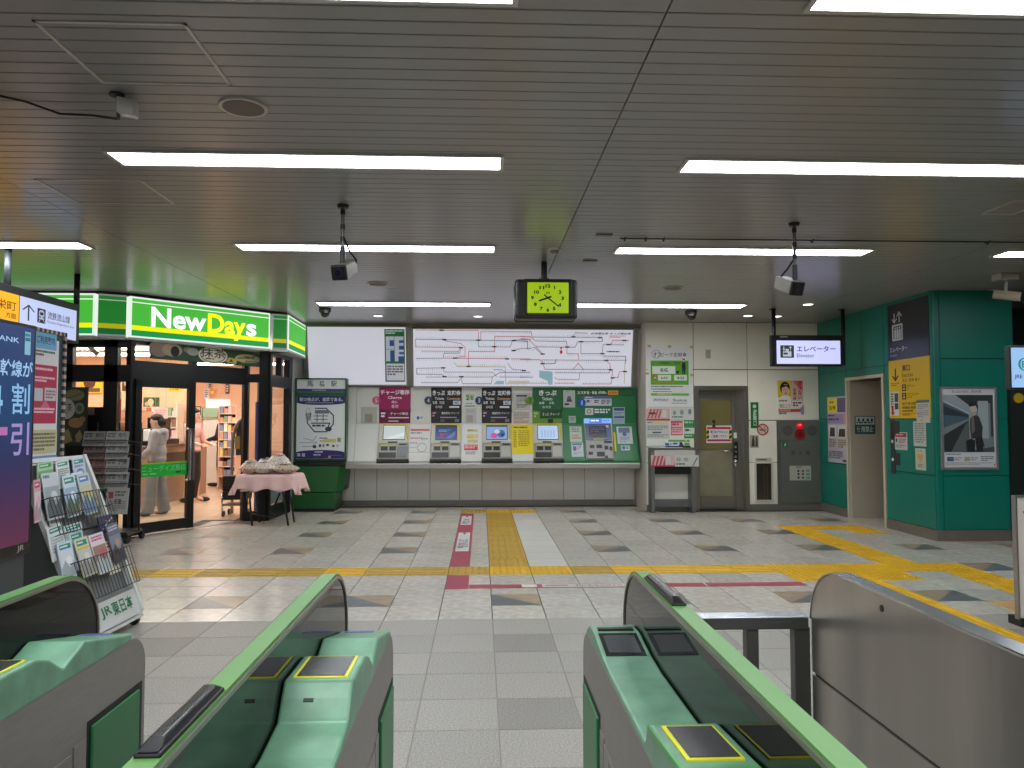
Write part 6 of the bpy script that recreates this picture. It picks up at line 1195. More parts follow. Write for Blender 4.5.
rect_green('elevator_wall_sign', 'black wall sign with elevator pictogram above the yellow exit sign', 'sign', 10.02, 9.085, HC - .05, 2.245, (50, 60, 326, 440),
    [('r', 82, 200, 156, 310, (196, 200, 204)), ('r', 92, 212, 148, 298, (44, 46, 52)), ('r', 98, 235, 112, 296, (196, 200, 204)), ('r', 115, 235, 128, 296, (196, 200, 204)), ('r', 131, 235, 144, 296, (196, 200, 204)), ('e', 105, 225, 6, 7, (196, 200, 204)), ('e', 121, 225, 6, 7, (196, 200, 204)), ('e', 137, 225, 6, 7, (196, 200, 204)),
     ('l', [(100, 128), (100, 184)], 7, (196, 200, 204)), ('l', [(86, 162), (100, 186), (116, 164)], 7, (196, 200, 204)), ('l', [(136, 120), (136, 186)], 7, (196, 200, 204)), ('l', [(120, 146), (136, 120), (152, 148)], 7, (196, 200, 204)), ('t', 'エレベーター', 64, 352, 188, 386, (206, 208, 212), .012), ('t', 'Elevator', 66, 398, 116, 416, (160, 164, 170), .006)], mat((34, 34, 40), .3), .006)
YS = (222, 180, 16); K_ = (30, 28, 20)
rect_green('exit_wall_sign', 'yellow east exit sign with down arrow on the green wall', 'sign', 10.02, 9.085, 2.24, 1.475, (50, 440, 326, 830),
    [('l', [(98, 500), (98, 560)], 9, K_), ('l', [(80, 548), (98, 574), (116, 548)], 9, K_), ('g', 66, 592, 128, 616, (150, 120, 20), 2), ('t', '東口', 146, 478, 200, 520, K_, .02), ('t', 'East Exit', 146, 534, 220, 558, (80, 66, 20), .004), ('t', '东口  동쪽 출구', 146, 570, 264, 592, (80, 66, 20), .004), ('r', 144, 606, 172, 650, (40, 44, 60)), ('e', 158, 618, 6, 6, YS), ('r', 150, 630, 166, 642, YS), ('t', 'タクシー', 180, 610, 232, 630, (60, 50, 20), .008), ('g', 180, 636, 200, 644, (110, 90, 20), 1),
     ('r', 144, 662, 172, 706, (40, 44, 60)), ('e', 158, 674, 6, 6, YS), ('r', 150, 686, 166, 698, YS), ('t', 'コインロッカー', 180, 664, 262, 684, (60, 50, 20), .008), ('g', 180, 690, 216, 698, (110, 90, 20), 1), ('r', 56, 650, 122, 812, (206, 204, 196)), ('g', 64, 660, 84, 760, (90, 88, 84), 6), ('r', 92, 662, 118, 720, (70, 70, 74)), ('r', 92, 728, 118, 770, (70, 70, 74)), ('p', [(68, 745), (84, 745), (84, 790), (92, 790), (76, 812), (60, 790), (68, 790)], (190, 30, 34)),
     ('t', '松戸 柏 取手', 146, 724, 240, 742, (60, 50, 20), .006), ('t', '常磐線 各駅', 146, 752, 236, 768, (60, 50, 20), .006), ('g', 146, 778, 250, 790, (90, 76, 20), 1), ('r', 140, 796, 262, 799, (150, 124, 20)), ('g', 146, 804, 250, 814, (110, 90, 20), 1)], mat(YS, .45))
t = rect_green('timetable_sheet', 'white printed sheet overlapping the corner of the yellow exit sign', 'notice', 9.38, 9.1, 1.70, 1.42, (0, 0, 100, 140), [('r', 0, 0, 100, 16, (60, 110, 110)), ('g', 8, 26, 92, 60, (150, 150, 146), 3), ('r', 8, 66, 92, 69, (120, 120, 120)), ('g', 8, 76, 92, 110, (150, 150, 146), 3), ('e', 40, 124, 12, 8, (200, 180, 120))], mat((196, 196, 184), .5), .012)
rect_green('paper_notice', 'plain white printed notice under the overlapping timetable sheet', 'notice', 9.47, 9.2, 1.435, 1.125, (0, 0, 100, 180), [('g', 10, 12, 90, 160, (140, 142, 138), 9)], mat((186, 196, 186), .5))
rect_green('heart_notice', 'small white notice with an orange heart below the printed notice', 'notice', 9.44, 9.22, 1.10, .83, (0, 0, 100, 180), [('p', [(50, 120), (18, 70), (24, 48), (40, 46), (50, 58), (60, 46), (76, 48), (82, 70)], (206, 170, 110)), ('g', 14, 16, 86, 30, (170, 170, 160), 1), ('g', 24, 130, 76, 160, (130, 130, 120), 3)], mat((190, 194, 176), .5))
rect_green('red_headed_notice', 'small white notice with a red heading beside the lock plate', 'notice', 9.92, 9.62, 1.295, 1.065, (0, 0, 100, 130), [('r', 4, 6, 96, 36, (170, 40, 60)), ('g', 14, 14, 86, 28, (226, 190, 196), 1), ('e', 18, 60, 8, 14, (90, 60, 60)), ('g', 34, 48, 92, 84, (140, 120, 120), 3), ('g', 10, 92, 90, 120, (150, 140, 140), 2)], mat((196, 192, 190), .5))
t = thing('lock_plate', 'tall dark lock plate screwed to the green wall next to the cream recess', 'lock', (XG, 9.98, .72))
LP = mat((60, 64, 60), .4, .4)
box('plate', LP, XG - .008, XG, 9.91, 10.02, .74, 1.46, t, bevel=.002); box('lower_arm', LP, XG - .007, XG, 9.80, 9.91, .86, 1.02, t, bevel=.002); box('upper_arm', LP, XG - .007, XG, 9.80, 9.91, 1.26, 1.44, t, bevel=.002)
for zz, m in ((1.17, WHITE), (.93, WHITE)): MB().cyl((XG - .014, 9.965, zz), (XG - .008, 9.965, zz), .022, 12).build('screw', m, t)
box('slot', BLACK, XG - .010, XG - .008, 9.94, 9.99, 1.2, 1.42, t)
for i, (y, zz) in enumerate(((9.62, .52), (9.62, .5), (9.35, .47), (9.28, .62))):
    pass
# framed poster on the front face
A, Bv = PY(941.5, 389, YG - .03), PY(996, 467.5, YG - .03)
f = Face((A.x, YG - .035, A.z), (Bv.x, YG - .035, A.z), (A.x, YG - .035, Bv.z), (300, 0, 580, 396))
poster('framed_poster', 'framed poster of a person in coat walking along a train platform', 'poster', f,
    [('t', 'みんなのために、旅の仕事。', 352, 6, 515, 20, (70, 70, 74), .006), ('r', 304, 30, 572, 318, (150, 164, 170)), ('p', [(370, 30), (572, 30), (572, 100), (440, 80)], (46, 52, 54)), ('r', 480, 70, 572, 318, (120, 132, 134)), ('r', 490, 60, 545, 250, (160, 172, 174)), ('r', 556, 36, 570, 240, (54, 60, 62)), ('p', [(304, 66), (440, 128), (440, 150), (304, 196)], (70, 96, 106)), ('p', [(304, 84), (440, 134), (440, 142), (304, 130)], (36, 56, 64)), ('l', [(304, 60), (440, 122)], 4, (190, 200, 204)),
     ('p', [(304, 196), (440, 150), (440, 160), (304, 232)], (120, 134, 138)), ('p', [(304, 318), (304, 232), (440, 158), (400, 318)], (42, 46, 48)), ('p', [(340, 318), (420, 180), (440, 165), (440, 318)], (90, 98, 100)), ('p', [(400, 318), (572, 290), (572, 318)], (70, 76, 78)),
     ('p', [(446, 150), (470, 128), (494, 140), (512, 190), (508, 240), (520, 290), (496, 300), (478, 250), (450, 250), (444, 200)], (52, 52, 52)), ('p', [(452, 150), (466, 134), (470, 210), (452, 230)], (110, 110, 106)), ('e', 466, 94, 20, 28, (196, 180, 168)), ('p', [(440, 84), (450, 66), (480, 66), (490, 86), (488, 112), (478, 84), (444, 90)], (30, 28, 28)), ('p', [(456, 116), (476, 114), (478, 132), (462, 136)], (180, 164, 150)), ('p', [(420, 262), (448, 250), (470, 260), (466, 318), (424, 318)], (26, 28, 32)), ('p', [(470, 250), (506, 240), (512, 318), (476, 318)], (34, 36, 40)),
     ('r', 304, 322, 572, 392, (210, 212, 216)), ('g', 310, 326, 470, 334, (100, 104, 112), 1), ('r', 316, 342, 352, 364, (70, 100, 140)), ('g', 356, 344, 396, 362, (150, 152, 160), 2), ('r', 408, 342, 438, 364, (170, 164, 130)), ('g', 442, 344, 482, 362, (150, 152, 160), 2), ('g', 496, 338, 566, 366, (130, 132, 140), 3), ('g', 310, 370, 560, 384, (160, 162, 168), 2), ('e', 568, 380, 4, 4, (170, 60, 60))], m=mat((206, 208, 214), .3), thick=.03, frame=mat((170, 172, 174), .3, .7), fw=.028)
# dark door and wall plate edge, white board and hanging monitor at the frame edge
t = thing('white_board_stand', 'white notice board on black base at the edge of the hall', 'board', (3.98, 5.35, 0))
bx0 = PZ(1010, 627).x + .075; by0 = PZ(1010, 627).y
for nm, q, m in (('panel', (bx0, bx0 + .6, by0, by0 + .03, .06, PY(1011, 497.5, by0).z), mat((214, 208, 202), .5)), ('base', (bx0 - .005, bx0 + .62, by0 - .02, by0 + .12, 0, .06), BLACK)): box(nm, m, *q, t, bevel=.004)
mb = MB(); zq = PY(1011, 497.5, by0).z
mb.box(bx0 - .012, bx0 + .612, by0 - .006, by0 + .036, zq, zq + .014); mb.box(bx0 - .012, bx0, by0 - .006, by0 + .036, .05, zq); mb.build('frame', mat((150, 150, 150), .3, .7), t)
for zz in (.5, .8): MB().cyl((bx0 + .05, by0 - .004, zz), (bx0 + .05, by0, zz), .006, 8).build('rivet', BLACK, t)
bx = PY(1009, 347, 6.2); b2 = PY(1009, 388, 6.2)
t = thing('hanging_monitor', 'small hanging monitor with pale blue screen near the green wall', 'monitor', (bx.x + .35, 6.2, b2.z))
box('case', mat((28, 30, 34), .4), bx.x, bx.x + .75, 6.2, 6.26, b2.z - .01, bx.z + .01, t, bevel=.006); f = Face((bx.x + .015, 6.198, bx.z - .005), (bx.x + .735, 6.198, bx.z - .005), (bx.x + .015, 6.198, b2.z + .005)); sheet(f, 'screen', mat((150, 190, 232), .3, emit=.9), t, .002)
draw(f, t, [('o', .15, .42, .07, .16, .028, (20, 140, 130)), ('t', 'B', .125, .34, .175, .5, (20, 110, 110), .02), ('t', 'JRE BANK', .03, .68, .32, .8, (50, 60, 80), .015)], emit=.8)
for xx in (bx.x + .32, bx.x + .66): MB().cyl((xx, 6.23, bx.z), (xx, 6.23, HC), .016, 10).build('hanger', DARK, t)
t = thing('round_button_box', 'dark box with a round yellow badge below the monitor', 'box', (PY(1019, 397, 9.0).x, 9.0, 0))
c = PY(1019, 398, 8.95); box('post', mat((26, 34, 30), .5), c.x - .1, c.x + .25, 8.97, 9.03, 0, c.z + .1, t); MB().cyl((c.x, 8.95, c.z), (c.x, 8.97, c.z), .06, 18).build('badge', mat((190, 160, 40), .4), t)
# ================================================================ HANGING SIGNS, CLOCK, CAMERAS, CEILING FITTINGS
EY = 10.6; A, Bv = PY(771, 335, EY), PY(843.5, 366.5, EY)
t = thing('elevator_sign', 'hanging backlit elevator sign on two black poles', 'sign', ((A.x + Bv.x) / 2, EY, Bv.z))
box('case', BLACK, A.x, Bv.x, EY, EY + .07, Bv.z, A.z, t, bevel=.006); a2, b2 = PY(776.5, 340.5, EY), PY(840.5, 364, EY)
f = Face((a2.x, EY - .002, a2.z), (b2.x, EY - .002, a2.z), (a2.x, EY - .002, b2.z), (120, 590, 408, 698)); sheet(f, 'lit_panel', mat((196, 200, 250), .4, emit=.95), t, .003)
draw(f, t, [('r', 136, 612, 198, 670, (44, 58, 54)), ('p', [(148, 664), (148, 640), (186, 640), (186, 664)], (196, 204, 226)), ('e', 167, 634, 8, 6, (196, 204, 226)), ('l', [(152, 618), (152, 634)], 3, (196, 204, 226)), ('l', [(182, 618), (182, 634)], 3, (196, 204, 226)), ('p', [(146, 628), (158, 628), (152, 638)], (196, 204, 226)), ('p', [(176, 624), (188, 624), (182, 615)], (196, 204, 226)), ('g', 150, 646, 184, 660, (44, 58, 54), 1), ('t', 'エレベーター', 210, 614, 386, 642, (36, 42, 46), .015), ('t', 'Elevator', 210, 650, 290, 668, (70, 76, 96), .004)], emit=.6)
f2 = Face((PY(780, 337, EY).x, EY - .001, PY(780, 335.9, EY).z), (PY(790, 337, EY).x, EY - .001, PY(780, 335.9, EY).z), (PY(780, 337, EY).x, EY - .001, PY(780, 338.6, EY).z)); draw(f2, t, [('g', 0, .1, 1, .9, (150, 150, 150), 1)], names=('maker_print', 'maker_lettering'))
for x in (773, 842): c = PY(x, 330, EY + .07); MB().cyl((c.x, EY + .04, Bv.z + .02), (c.x, EY + .04, HC), .028, 12).build('pole', BLACK, t, smooth=True); MB().cyl((c.x, EY + .07, HC - .01), (c.x, EY + .07, HC), .05, 14).build('pole_cap', BLACK, t)
# left hanging sign, facing the passage (plane x = -4.3)
HX = -4.3; yb_ = PX(80, 305, HX).y; ya_ = 6.1; zt_, zb_ = PX(80, 305, HX).z, PX(80, 344, HX).z
t = thing('direction_sign', 'hanging backlit orange and white train direction sign', 'sign', (HX - .08, 7.2, zb_))
box('case', mat((40, 42, 44), .4), HX - .16, HX, ya_, yb_, zb_, zt_, t, bevel=.006)
yw = PX(19, 310, HX).y
f = Face((HX + .002, ya_ + .03, zt_ - .075), (HX + .002, yw - .005, zt_ - .075), (HX + .002, ya_ + .03, zb_ + .025)); sheet(f, 'orange_panel', mat((246, 172, 20), .4, emit=.9), t, .003)
draw(f, t, [('t', '馬橋・栄町', .30, .22, .96, .50, (90, 60, 10), .01), ('t', '方面', .82, .56, .96, .72, (90, 60, 10), .01), ('e', .88, .9, .07, .1, (40, 34, 20))], emit=.6, names=('orange_print', 'orange_lettering'))
y2 = PX(76.5, 310, HX).y
f = Face((HX + .002, yw + .01, zt_ - .075), (HX + .002, y2, zt_ - .075), (HX + .002, yw + .01, zb_ + .025), (155, 210, 615, 570)); sheet(f, 'white_panel', mat((186, 196, 236), .4, emit=.9), t, .003)
its = [('l', [(218, 290), (218, 450)], 11, (40, 46, 56)), ('l', [(178, 345), (218, 288), (258, 345)], 11, (40, 46, 56)), ('r', 284, 290, 348, 450, (36, 42, 54)), ('p', [(296, 330), (304, 306), (330, 306), (338, 330), (338, 410), (296, 410)], (190, 200, 230)), ('r', 304, 330, 330, 362, (36, 42, 54)), ('e', 304, 385, 6, 8, (36, 42, 54)), ('e', 330, 385, 6, 8, (36, 42, 54)), ('l', [(304, 415), (294, 442)], 5, (190, 200, 230)), ('l', [(330, 415), (342, 442)], 5, (190, 200, 230)), ('t', '流鉄流山線', 362, 300, 552, 386, (60, 66, 78), .01), ('t', 'Ryutetsu-Nagareyama Line', 362, 402, 590, 440, (90, 100, 110), .004)]
draw(f, t, its, emit=.6, names=('white_print', 'white_lettering'))
for px_, py_ in ((8, 262), (77, 285)): c = PX(px_, py_, HX - .08); MB().cyl((HX - .08, c.y, zt_ - .01), (HX - .08, c.y, HC), .03 if px_ < 20 else .03, 12).build('pole', BLACK if px_ > 20 else mat((86, 92, 96), .4, .4), t, smooth=True)
# square clock, two faced
CY = 7.42; A, Bv = PY(515, 278.5, CY), PY(578, 319, CY)
t = thing('station_clock', 'square black two faced clock with yellow green dial showing 8:21', 'clock', ((A.x + Bv.x) / 2, CY + .13, Bv.z))
box('case', mat((26, 27, 28), .35), A.x, Bv.x, CY, CY + .11, Bv.z, A.z, t, bevel=.035, seg=4); box('rear_case', mat((26, 27, 28), .35), A.x, Bv.x, CY + .24, CY + .35, Bv.z, A.z, t, bevel=.035, seg=4)
box('core', mat((92, 96, 92), .3, .5), A.x + .012, Bv.x - .012, CY + .09, CY + .26, Bv.z + .012, A.z - .012, t, bevel=.02)
a2, b2 = PY(527, 282, CY), PY(569, 313.5, CY)
MB().add([], []) if False else None
box('dial', mat((166, 200, 10), .3, emit=.62), a2.x, b2.x, CY - .006, CY + .02, b2.z, a2.z, t, bevel=.02, seg=4)
f = Face((a2.x, CY - .007, a2.z), (b2.x, CY - .007, a2.z), (a2.x, CY - .007, b2.z), (205, 322, 527, 566)); its = []
for h_, (x, y) in {12: (365, 352), 1: (416, 364), 2: (458, 400), 3: (478, 448), 4: (456, 500), 5: (412, 530), 6: (364, 540), 7: (314, 530), 8: (268, 496), 9: (246, 446), 10: (278, 402), 11: (318, 366)}.items():
    w_ = (4 if h_ == 1 else 11) if h_ < 10 else 19; its.append(('t', str(h_), x - w_, y - 14, x + w_, y + 14, (24, 30, 4), .05))
its.append(('t', 'JR', 345, 400, 385, 420, (90, 150, 40), .015))
draw(f, t, its, emit=.02)
def hand(name, x1, y1, x2, y2, w, h): # pixel line on the dial
    a, b = f.at(x1, y1, h), f.at(x2, y2, h); d = (b - a).normalized(); s = d.cross(f.n) * w; MB().hexa(a - s, s * 2, b - a, f.n * .003).build(name, mat((12, 14, 10), .4), t)
hand('hour_hand', 392, 436, 296, 470, .0085, .004); hand('minute_hand', 334, 422, 450, 515, .006, .008)
c = f.at(365, 446, .004); MB().cyl(c, c + f.n * .012, .012, 14).build('hub', BLACK, t)
mb = MB(); e = .03
for q in ((a2.x - e, b2.x + e, a2.z, a2.z + e), (a2.x - e, b2.x + e, b2.z - e, b2.z), (a2.x - e, a2.x, b2.z, a2.z), (b2.x, b2.x + e, b2.z, a2.z)): mb.box(q[0], q[1], CY - .012, CY + .01, q[2], q[3])
mb.build('bezel', mat((16, 17, 18), .3), t, bevel=.005)
xm = (A.x + Bv.x) / 2 - .01; MB().cyl((xm, CY + .16, A.z - .03), (xm, CY + .16, HC), .03, 14).build('stem', BLACK, t); MB().cyl((xm, CY + .16, A.z - .01), (xm, CY + .16, A.z + .03), .055, 16).build('stem_collar', BLACK, t)
# ---- two box cameras on poles
def pole_camera(label, top, body, dirx):
    p = PZ(*top, HC); Y = p.y; c = PY(*body, Y); t = thing('pole_camera', label, 'camera', (c.x, Y, c.z - .08), 'box cameras on ceiling poles')
    x = p.x; MB().cyl((x, Y, HC - .025), (x, Y, HC), .038, 16, r2=.046).build('ceiling_flange', BLACK, t); zt = c.z + .12
    MB().cyl((x, Y, zt), (x, Y, HC - .02), .013, 10).build('pole', mat((96, 94, 90), .35, .6), t)
    for k in (.25, .5, .8): MB().cyl((x, Y, zt + (HC - zt) * k), (x, Y, zt + (HC - zt) * k + .035), .018, 10).build('cable_band', BLACK, t)
    MB().cyl((x, Y, zt - .07), (x, Y, zt + .05), .02, 12).build('swivel', BLACK, t)
    MB().tube([(x + .01, Y, zt + .12), (x + dirx * .05, Y + .03, zt + .02), (x + dirx * .09, Y + .06, zt - .03), (x + dirx * .08, Y + .12, zt - .06)], .008, 6).build('cable', BLACK, t, smooth=True)
    # body points down and to the viewer
    d = Vector((-.20 * dirx, -1, -.42)).normalized(); r = d.cross(Vector((0, 0, 1))).normalized(); u = r.cross(d); cc = Vector((c.x, Y, c.z)); o = cc + d * .10 - r * .055 - u * .052
    MB().hexa(o, r * .11, u * .104, -d * .24).build('body', mat((150, 145, 138), .4, .2), t, bevel=.008)
    MB().hexa(o - r * .004 - u * .004 + d * .012, r * .118, u * .112, -d * .03).build('front_bezel', BLACK, t, bevel=.01)
    l = cc + d * .112; MB().cyl(l - d * .005, l + d * .012, .034, 18).build('lens_ring', mat((50, 50, 54), .3, .5), t); MB().cyl(l, l + d * .014, .024, 18).build('lens', mat((14, 14, 20), .05, coat=1.0), t)
pole_camera('box camera on a ceiling pole in front of the shop side lamps', (343, 205), (344, 270), 1)
pole_camera('box camera on a ceiling pole close to the elevator sign', (794, 223), (790, 286), -1)
# ---- small ceiling fittings
def disc(name, label, cat, px, r, m, rim, mesh=True, drop=.012):
    p = PZ(*px, HC); t = thing(name, label, cat, (p.x, p.y, HC - drop)); MB().cyl((p.x, p.y, HC - drop), (p.x, p.y, HC), r, 32).build('rim', rim, t); MB().cyl((p.x, p.y, HC - drop - .002), (p.x, p.y, HC - .004), r * .86, 32).build('grille', m, t); return t
RIM = mat((196, 190, 180), .4); GRL = mat((110, 100, 92), .6, noise=.15, scale=220)
disc('ceiling_speaker', 'large round ceiling speaker grille near the first long lamp', 'speaker', (243.5, 106), .118, GRL, RIM); disc('ceiling_speaker', 'round ceiling speaker beyond the pole camera toward the blank board', 'speaker', (378, 283.5), .12, GRL, RIM); disc('ceiling_speaker', 'round ceiling speaker between clock and pole camera', 'speaker', (673, 287.5), .12, GRL, RIM)
DLm = mat((255, 240, 220), .4, emit=3.0)
def down_lamp(p, power):
    l = bpy.data.lights.new('downlight_lamp', 'SPOT'); l.energy = power; l.spot_size = math.radians(110); l.spot_blend = .8; l.shadow_soft_size = .07; l.color = (1, .95, .86)
    o = bpy.data.objects.new('downlight_lamp', l); COL.objects.link(o); o.location = (p.x, p.y, HC - .02)
for px_, lb in (((808, 304), 'round downlight just over the elevator sign'), ((777, 316), 'round downlight between the elevator sign poles'), ((748, 315.5), 'round downlight over the steel security door'), ((378, 315.5), 'round downlight over the blank white board'), ((478, 316), 'round downlight beside the clock over the fare map')): disc('downlight', lb, 'downlight', px_, .075, DLm, RIM, drop=.008); down_lamp(PZ(*px_, HC), 22)
p = PZ(554.5, 248.5, HC); t = thing('smoke_detector', 'small white smoke detector on the ceiling ahead of the clock', 'detector', (p.x, p.y, HC - .04)); MB().cyl((p.x, p.y, HC - .02), (p.x, p.y, HC), .055, 24).build('base', WHITE, t); MB().cyl((p.x, p.y, HC - .042), (p.x, p.y, HC - .02), .03, 20, r2=.048).build('sensor', mat((120, 116, 110), .5), t)
for px_, lb in (((325, 311), 'dark dome camera at the ceiling over the shop end of the blank board'), ((691, 314), 'dark dome camera at the ceiling over the commuter poster')):
    p = PZ(px_[0], px_[1] - 3, HC); t = thing('dome_camera', lb, 'camera', (p.x, p.y, HC - .14)); MB().cyl((p.x, p.y, HC - .06), (p.x, p.y, HC), .085, 20).build('base', mat((60, 58, 54), .4), t); MB().ball((p.x, p.y, HC - .065), (.07, .07, .075), 16).build('dome', mat((14, 14, 16), .08, coat=1.0), t, smooth=True)
def hatch(label, pts):
    P = [PZ(*q, HC) for q in pts]; x0 = min(p.x for p in P); x1 = max(p.x for p in P); y0 = min(p.y for p in P); y1 = max(p.y for p in P)
    t = thing('ceiling_hatch', label, 'hatch', ((x0 + x1) / 2, (y0 + y1) / 2, HC - .006), 'ceiling access hatches'); e = .014; mb = MB()
    for q in ((x0, x1, y0, y0 + e), (x0, x1, y1 - e, y1), (x0, x0 + e, y0, y1), (x1 - e, x1, y0, y1)): mb.box(*q, HC - .005, HC)
    mb.build('frame', mat((196, 192, 184), .4), t)
hatch('square ceiling hatch frame nearest the viewer above the camera box', [(32, 20), (186, 23), (105, 80), (230, 85)]); hatch('square ceiling hatch frame behind the first long strip lamp', [(55, 179), (141, 180), (77, 202), (173, 204)])
hatch('small ceiling hatch frame by the green wall side lamps', [(985, 212), (1024, 200), (1010, 214), (1040, 204)])
# white camera box with cable near the viewer
p = PZ(117, 94, HC); t = thing('sensor_box', 'small white sensor box hanging on a bracket with a long black cable', 'sensor', (p.x, p.y, HC - .17)); c = PY(125, 107, p.y)
MB().cyl((p.x, p.y, HC - .01), (p.x, p.y, HC), .035, 14).build('flange', DARK, t); MB().tube([(p.x, p.y, HC), (p.x + .005, p.y, c.z + .04), (p.x + .01, p.y, c.z - .06)], .009, 8).build('bracket', DARK, t)
MB().hexa(Vector((c.x - .025, p.y - .04, c.z - .04)), (.075, .02, -.01), (-.01, .08, .01), (.0, 0, .08)).build('box', mat((170, 166, 158), .4), t, bevel=.006)
q = [PZ(-6, 92, HC), PZ(25, 99, HC), PZ(60, 108, HC)]
MB().tube([(q[0].x, q[0].y, HC - .012), (q[1].x, q[1].y, HC - .012), (q[2].x, q[2].y, HC - .03), (p.x - .12, p.y + .02, HC - .1), (p.x + .005, p.y, c.z - .06)], .006, 6).build('cable', BLACK, t, smooth=True)
# conduit line with clips on the ceiling
t = thing('ceiling_conduit', 'thin dark cable conduit with clips running over the ceiling', 'conduit', (3.4, 6.6, HC - .02)); y_ = PZ(814, 239, HC).y; xa, xb = PZ(621, 236, HC).x, PZ(1040, 242, HC).x
MB().tube([(xa, y_, HC - .012), (xb, y_, HC - .012)], .006, 6).build('conduit', DARK, t)
for px_ in (624, 645, 663, 814, 995): x = PZ(px_, 238, HC).x; MB().tube([(x, y_ - .03, HC - .01), (x, y_, HC - .03), (x, y_ + .03, HC - .01)], .008, 6).build('clip', BLACK, t)
p = PZ(604, 234, HC); 
for px_, py_, lb in ((604, 234.5, 'flat grey ceiling sensor plate near the conduit end'), (590, 260.5, 'flat grey ceiling sensor plate beyond the smoke detector')):
    p = PZ(px_, py_, HC); o = box('ceiling_plate', mat((120, 112, 102), .5), p.x - .07, p.x + .07, p.y - .03, p.y + .03, HC - .012, HC); tag(o, lb, 'sensor plate')
# bullet camera at the green wall
p = PZ(1005, 274, HC); c = PY(1006, 296, p.y); t = thing('bullet_camera', 'beige bullet camera hanging from a square box by the green wall', 'camera', (p.x, p.y, c.z - .06))
box('junction_box', mat((150, 148, 140), .4), p.x - .1, p.x + .1, p.y - .08, p.y + .08, HC - .075, HC, t, bevel=.008); MB().tube([(p.x + .01, p.y, HC - .07), (p.x + .0, p.y, c.z + .06), (p.x - .03, p.y, c.z + .02)], .018, 10).build('arm', mat((160, 156, 146), .4), t, smooth=True)
a, b = Vector((c.x - .10, p.y + .06, c.z + .025)), Vector((c.x + .09, p.y - .1, c.z - .03)); MB().cyl(a, b, .045, 18).build('barrel', mat((150, 140, 120), .4), t, bevel=.006); d = (b - a).normalized(); MB().cyl(b - d * .005, b + d * .004, .036, 18).build('lens', mat((16, 16, 20), .1, coat=1.0), t)
MB().hexa(a + Vector((-.02, 0, .05)) - d * .02, (.03, .03, 0), (b - a) * 1.15, (0, 0, .008)).build('sun_visor', mat((160, 150, 130), .4), t)
# ================================================================ LEFT: DIGITAL DISPLAY, INFO BOARD, BROCHURE RACK
DX = -2.4
t = thing('digital_display', 'tall kiosk screen with blue to red advertisement', 'display', (DX - .1, 3.8, 0))
yf, yn = PX(37, 326, DX).y, 3.35; zt_, zb_ = PX(37, 326, DX).z, PX(37, 550, DX).z
box('case', mat((12, 13, 15), .3), DX - .1, DX, yn, yf, zb_, zt_, t, bevel=.006); box('stand', mat((58, 60, 62), .5), DX - .12, DX - .02, yn + .05, yf - .02, 0, zb_, t)
f = Face((DX + .002, yn + .03, zt_ - .02), (DX + .002, yf - .025, zt_ - .02), (DX + .002, yn + .03, zb_ + .06), (-70, 0, 112, 450))
gm = bpy.data.materials.new('screen_gradient'); gm.use_nodes = True; nt = gm.node_tree; b = nt.nodes['Principled BSDF']
tc_ = nt.nodes.new('ShaderNodeTexCoord'); sp = nt.nodes.new('ShaderNodeSeparateXYZ'); cr = nt.nodes.new('ShaderNodeValToRGB')
nt.links.new(tc_.outputs['Object'], sp.inputs[0]); mr = nt.nodes.new('ShaderNodeMapRange'); mr.inputs[1].default_value = zb_; mr.inputs[2].default_value = zt_; nt.links.new(sp.outputs['Z'], mr.inputs[0]); nt.links.new(mr.outputs[0], cr.inputs[0])
e = cr.color_ramp.elements; e[0].position = 0.0; e[0].color = rgb((112, 30, 70)); e[1].position = 1.0; e[1].color = rgb((22, 62, 124)); e2 = cr.color_ramp.elements.new(.42); e2.color = rgb((44, 52, 104)); e3 = cr.color_ramp.elements.new(.6); e3.color = rgb((14, 72, 124))
nt.links.new(cr.outputs[0], b.inputs['Emission Color']); b.inputs['Emission Strength'].default_value = .55; b.inputs['Base Color'].default_value = (.01, .01, .02, 1); b.inputs['Roughness'].default_value = .25
sheet(f, 'screen', gm, t, .003)
LB = (150, 186, 222); f.px = (0, 0, 1, 1); Zd = lambda x, y: (x / 4.8, 310 + y / 4.8); Q = lambda *q: f.R(Zd, *q)
draw(f, t, [('t', 'JRE BANK', *Q(-120, 116, 92, 150), LB, .01), ('r', *Q(118, 106, 146, 216), (120, 170, 190)), ('r', *Q(120, 114, 144, 128), (30, 120, 120)), ('r', *Q(120, 134, 144, 150), (20, 90, 130)), ('t', '新幹線が', *Q(-60, 236, 155, 318), LB, .015), ('t', '割', *Q(54, 352, 140, 500), (130, 176, 216), .008), ('t', '引', *Q(48, 540, 136, 698), (150, 130, 186), .012), ('t', '4', *Q(-70, 360, 10, 500), (130, 176, 216), .03), ('r', *Q(-40, 562, 32, 602), (170, 100, 160)), ('g', .05, .9, .95, .93, (120, 50, 90), 1), ('g', .3, .955, .95, .975, (110, 40, 76), 1)], emit=.75, names=('screen_image', 'screen_lettering'))
f = Face((DX + .002, yf - .30, zb_ + .055), (DX + .002, yf - .05, zb_ + .055), (DX + .002, yf - .30, zb_ + .01)); draw(f, t, [('t', 'JR', .7, .1, .95, .9, (150, 150, 150), .01)], names=('maker_print', 'maker_lettering'))
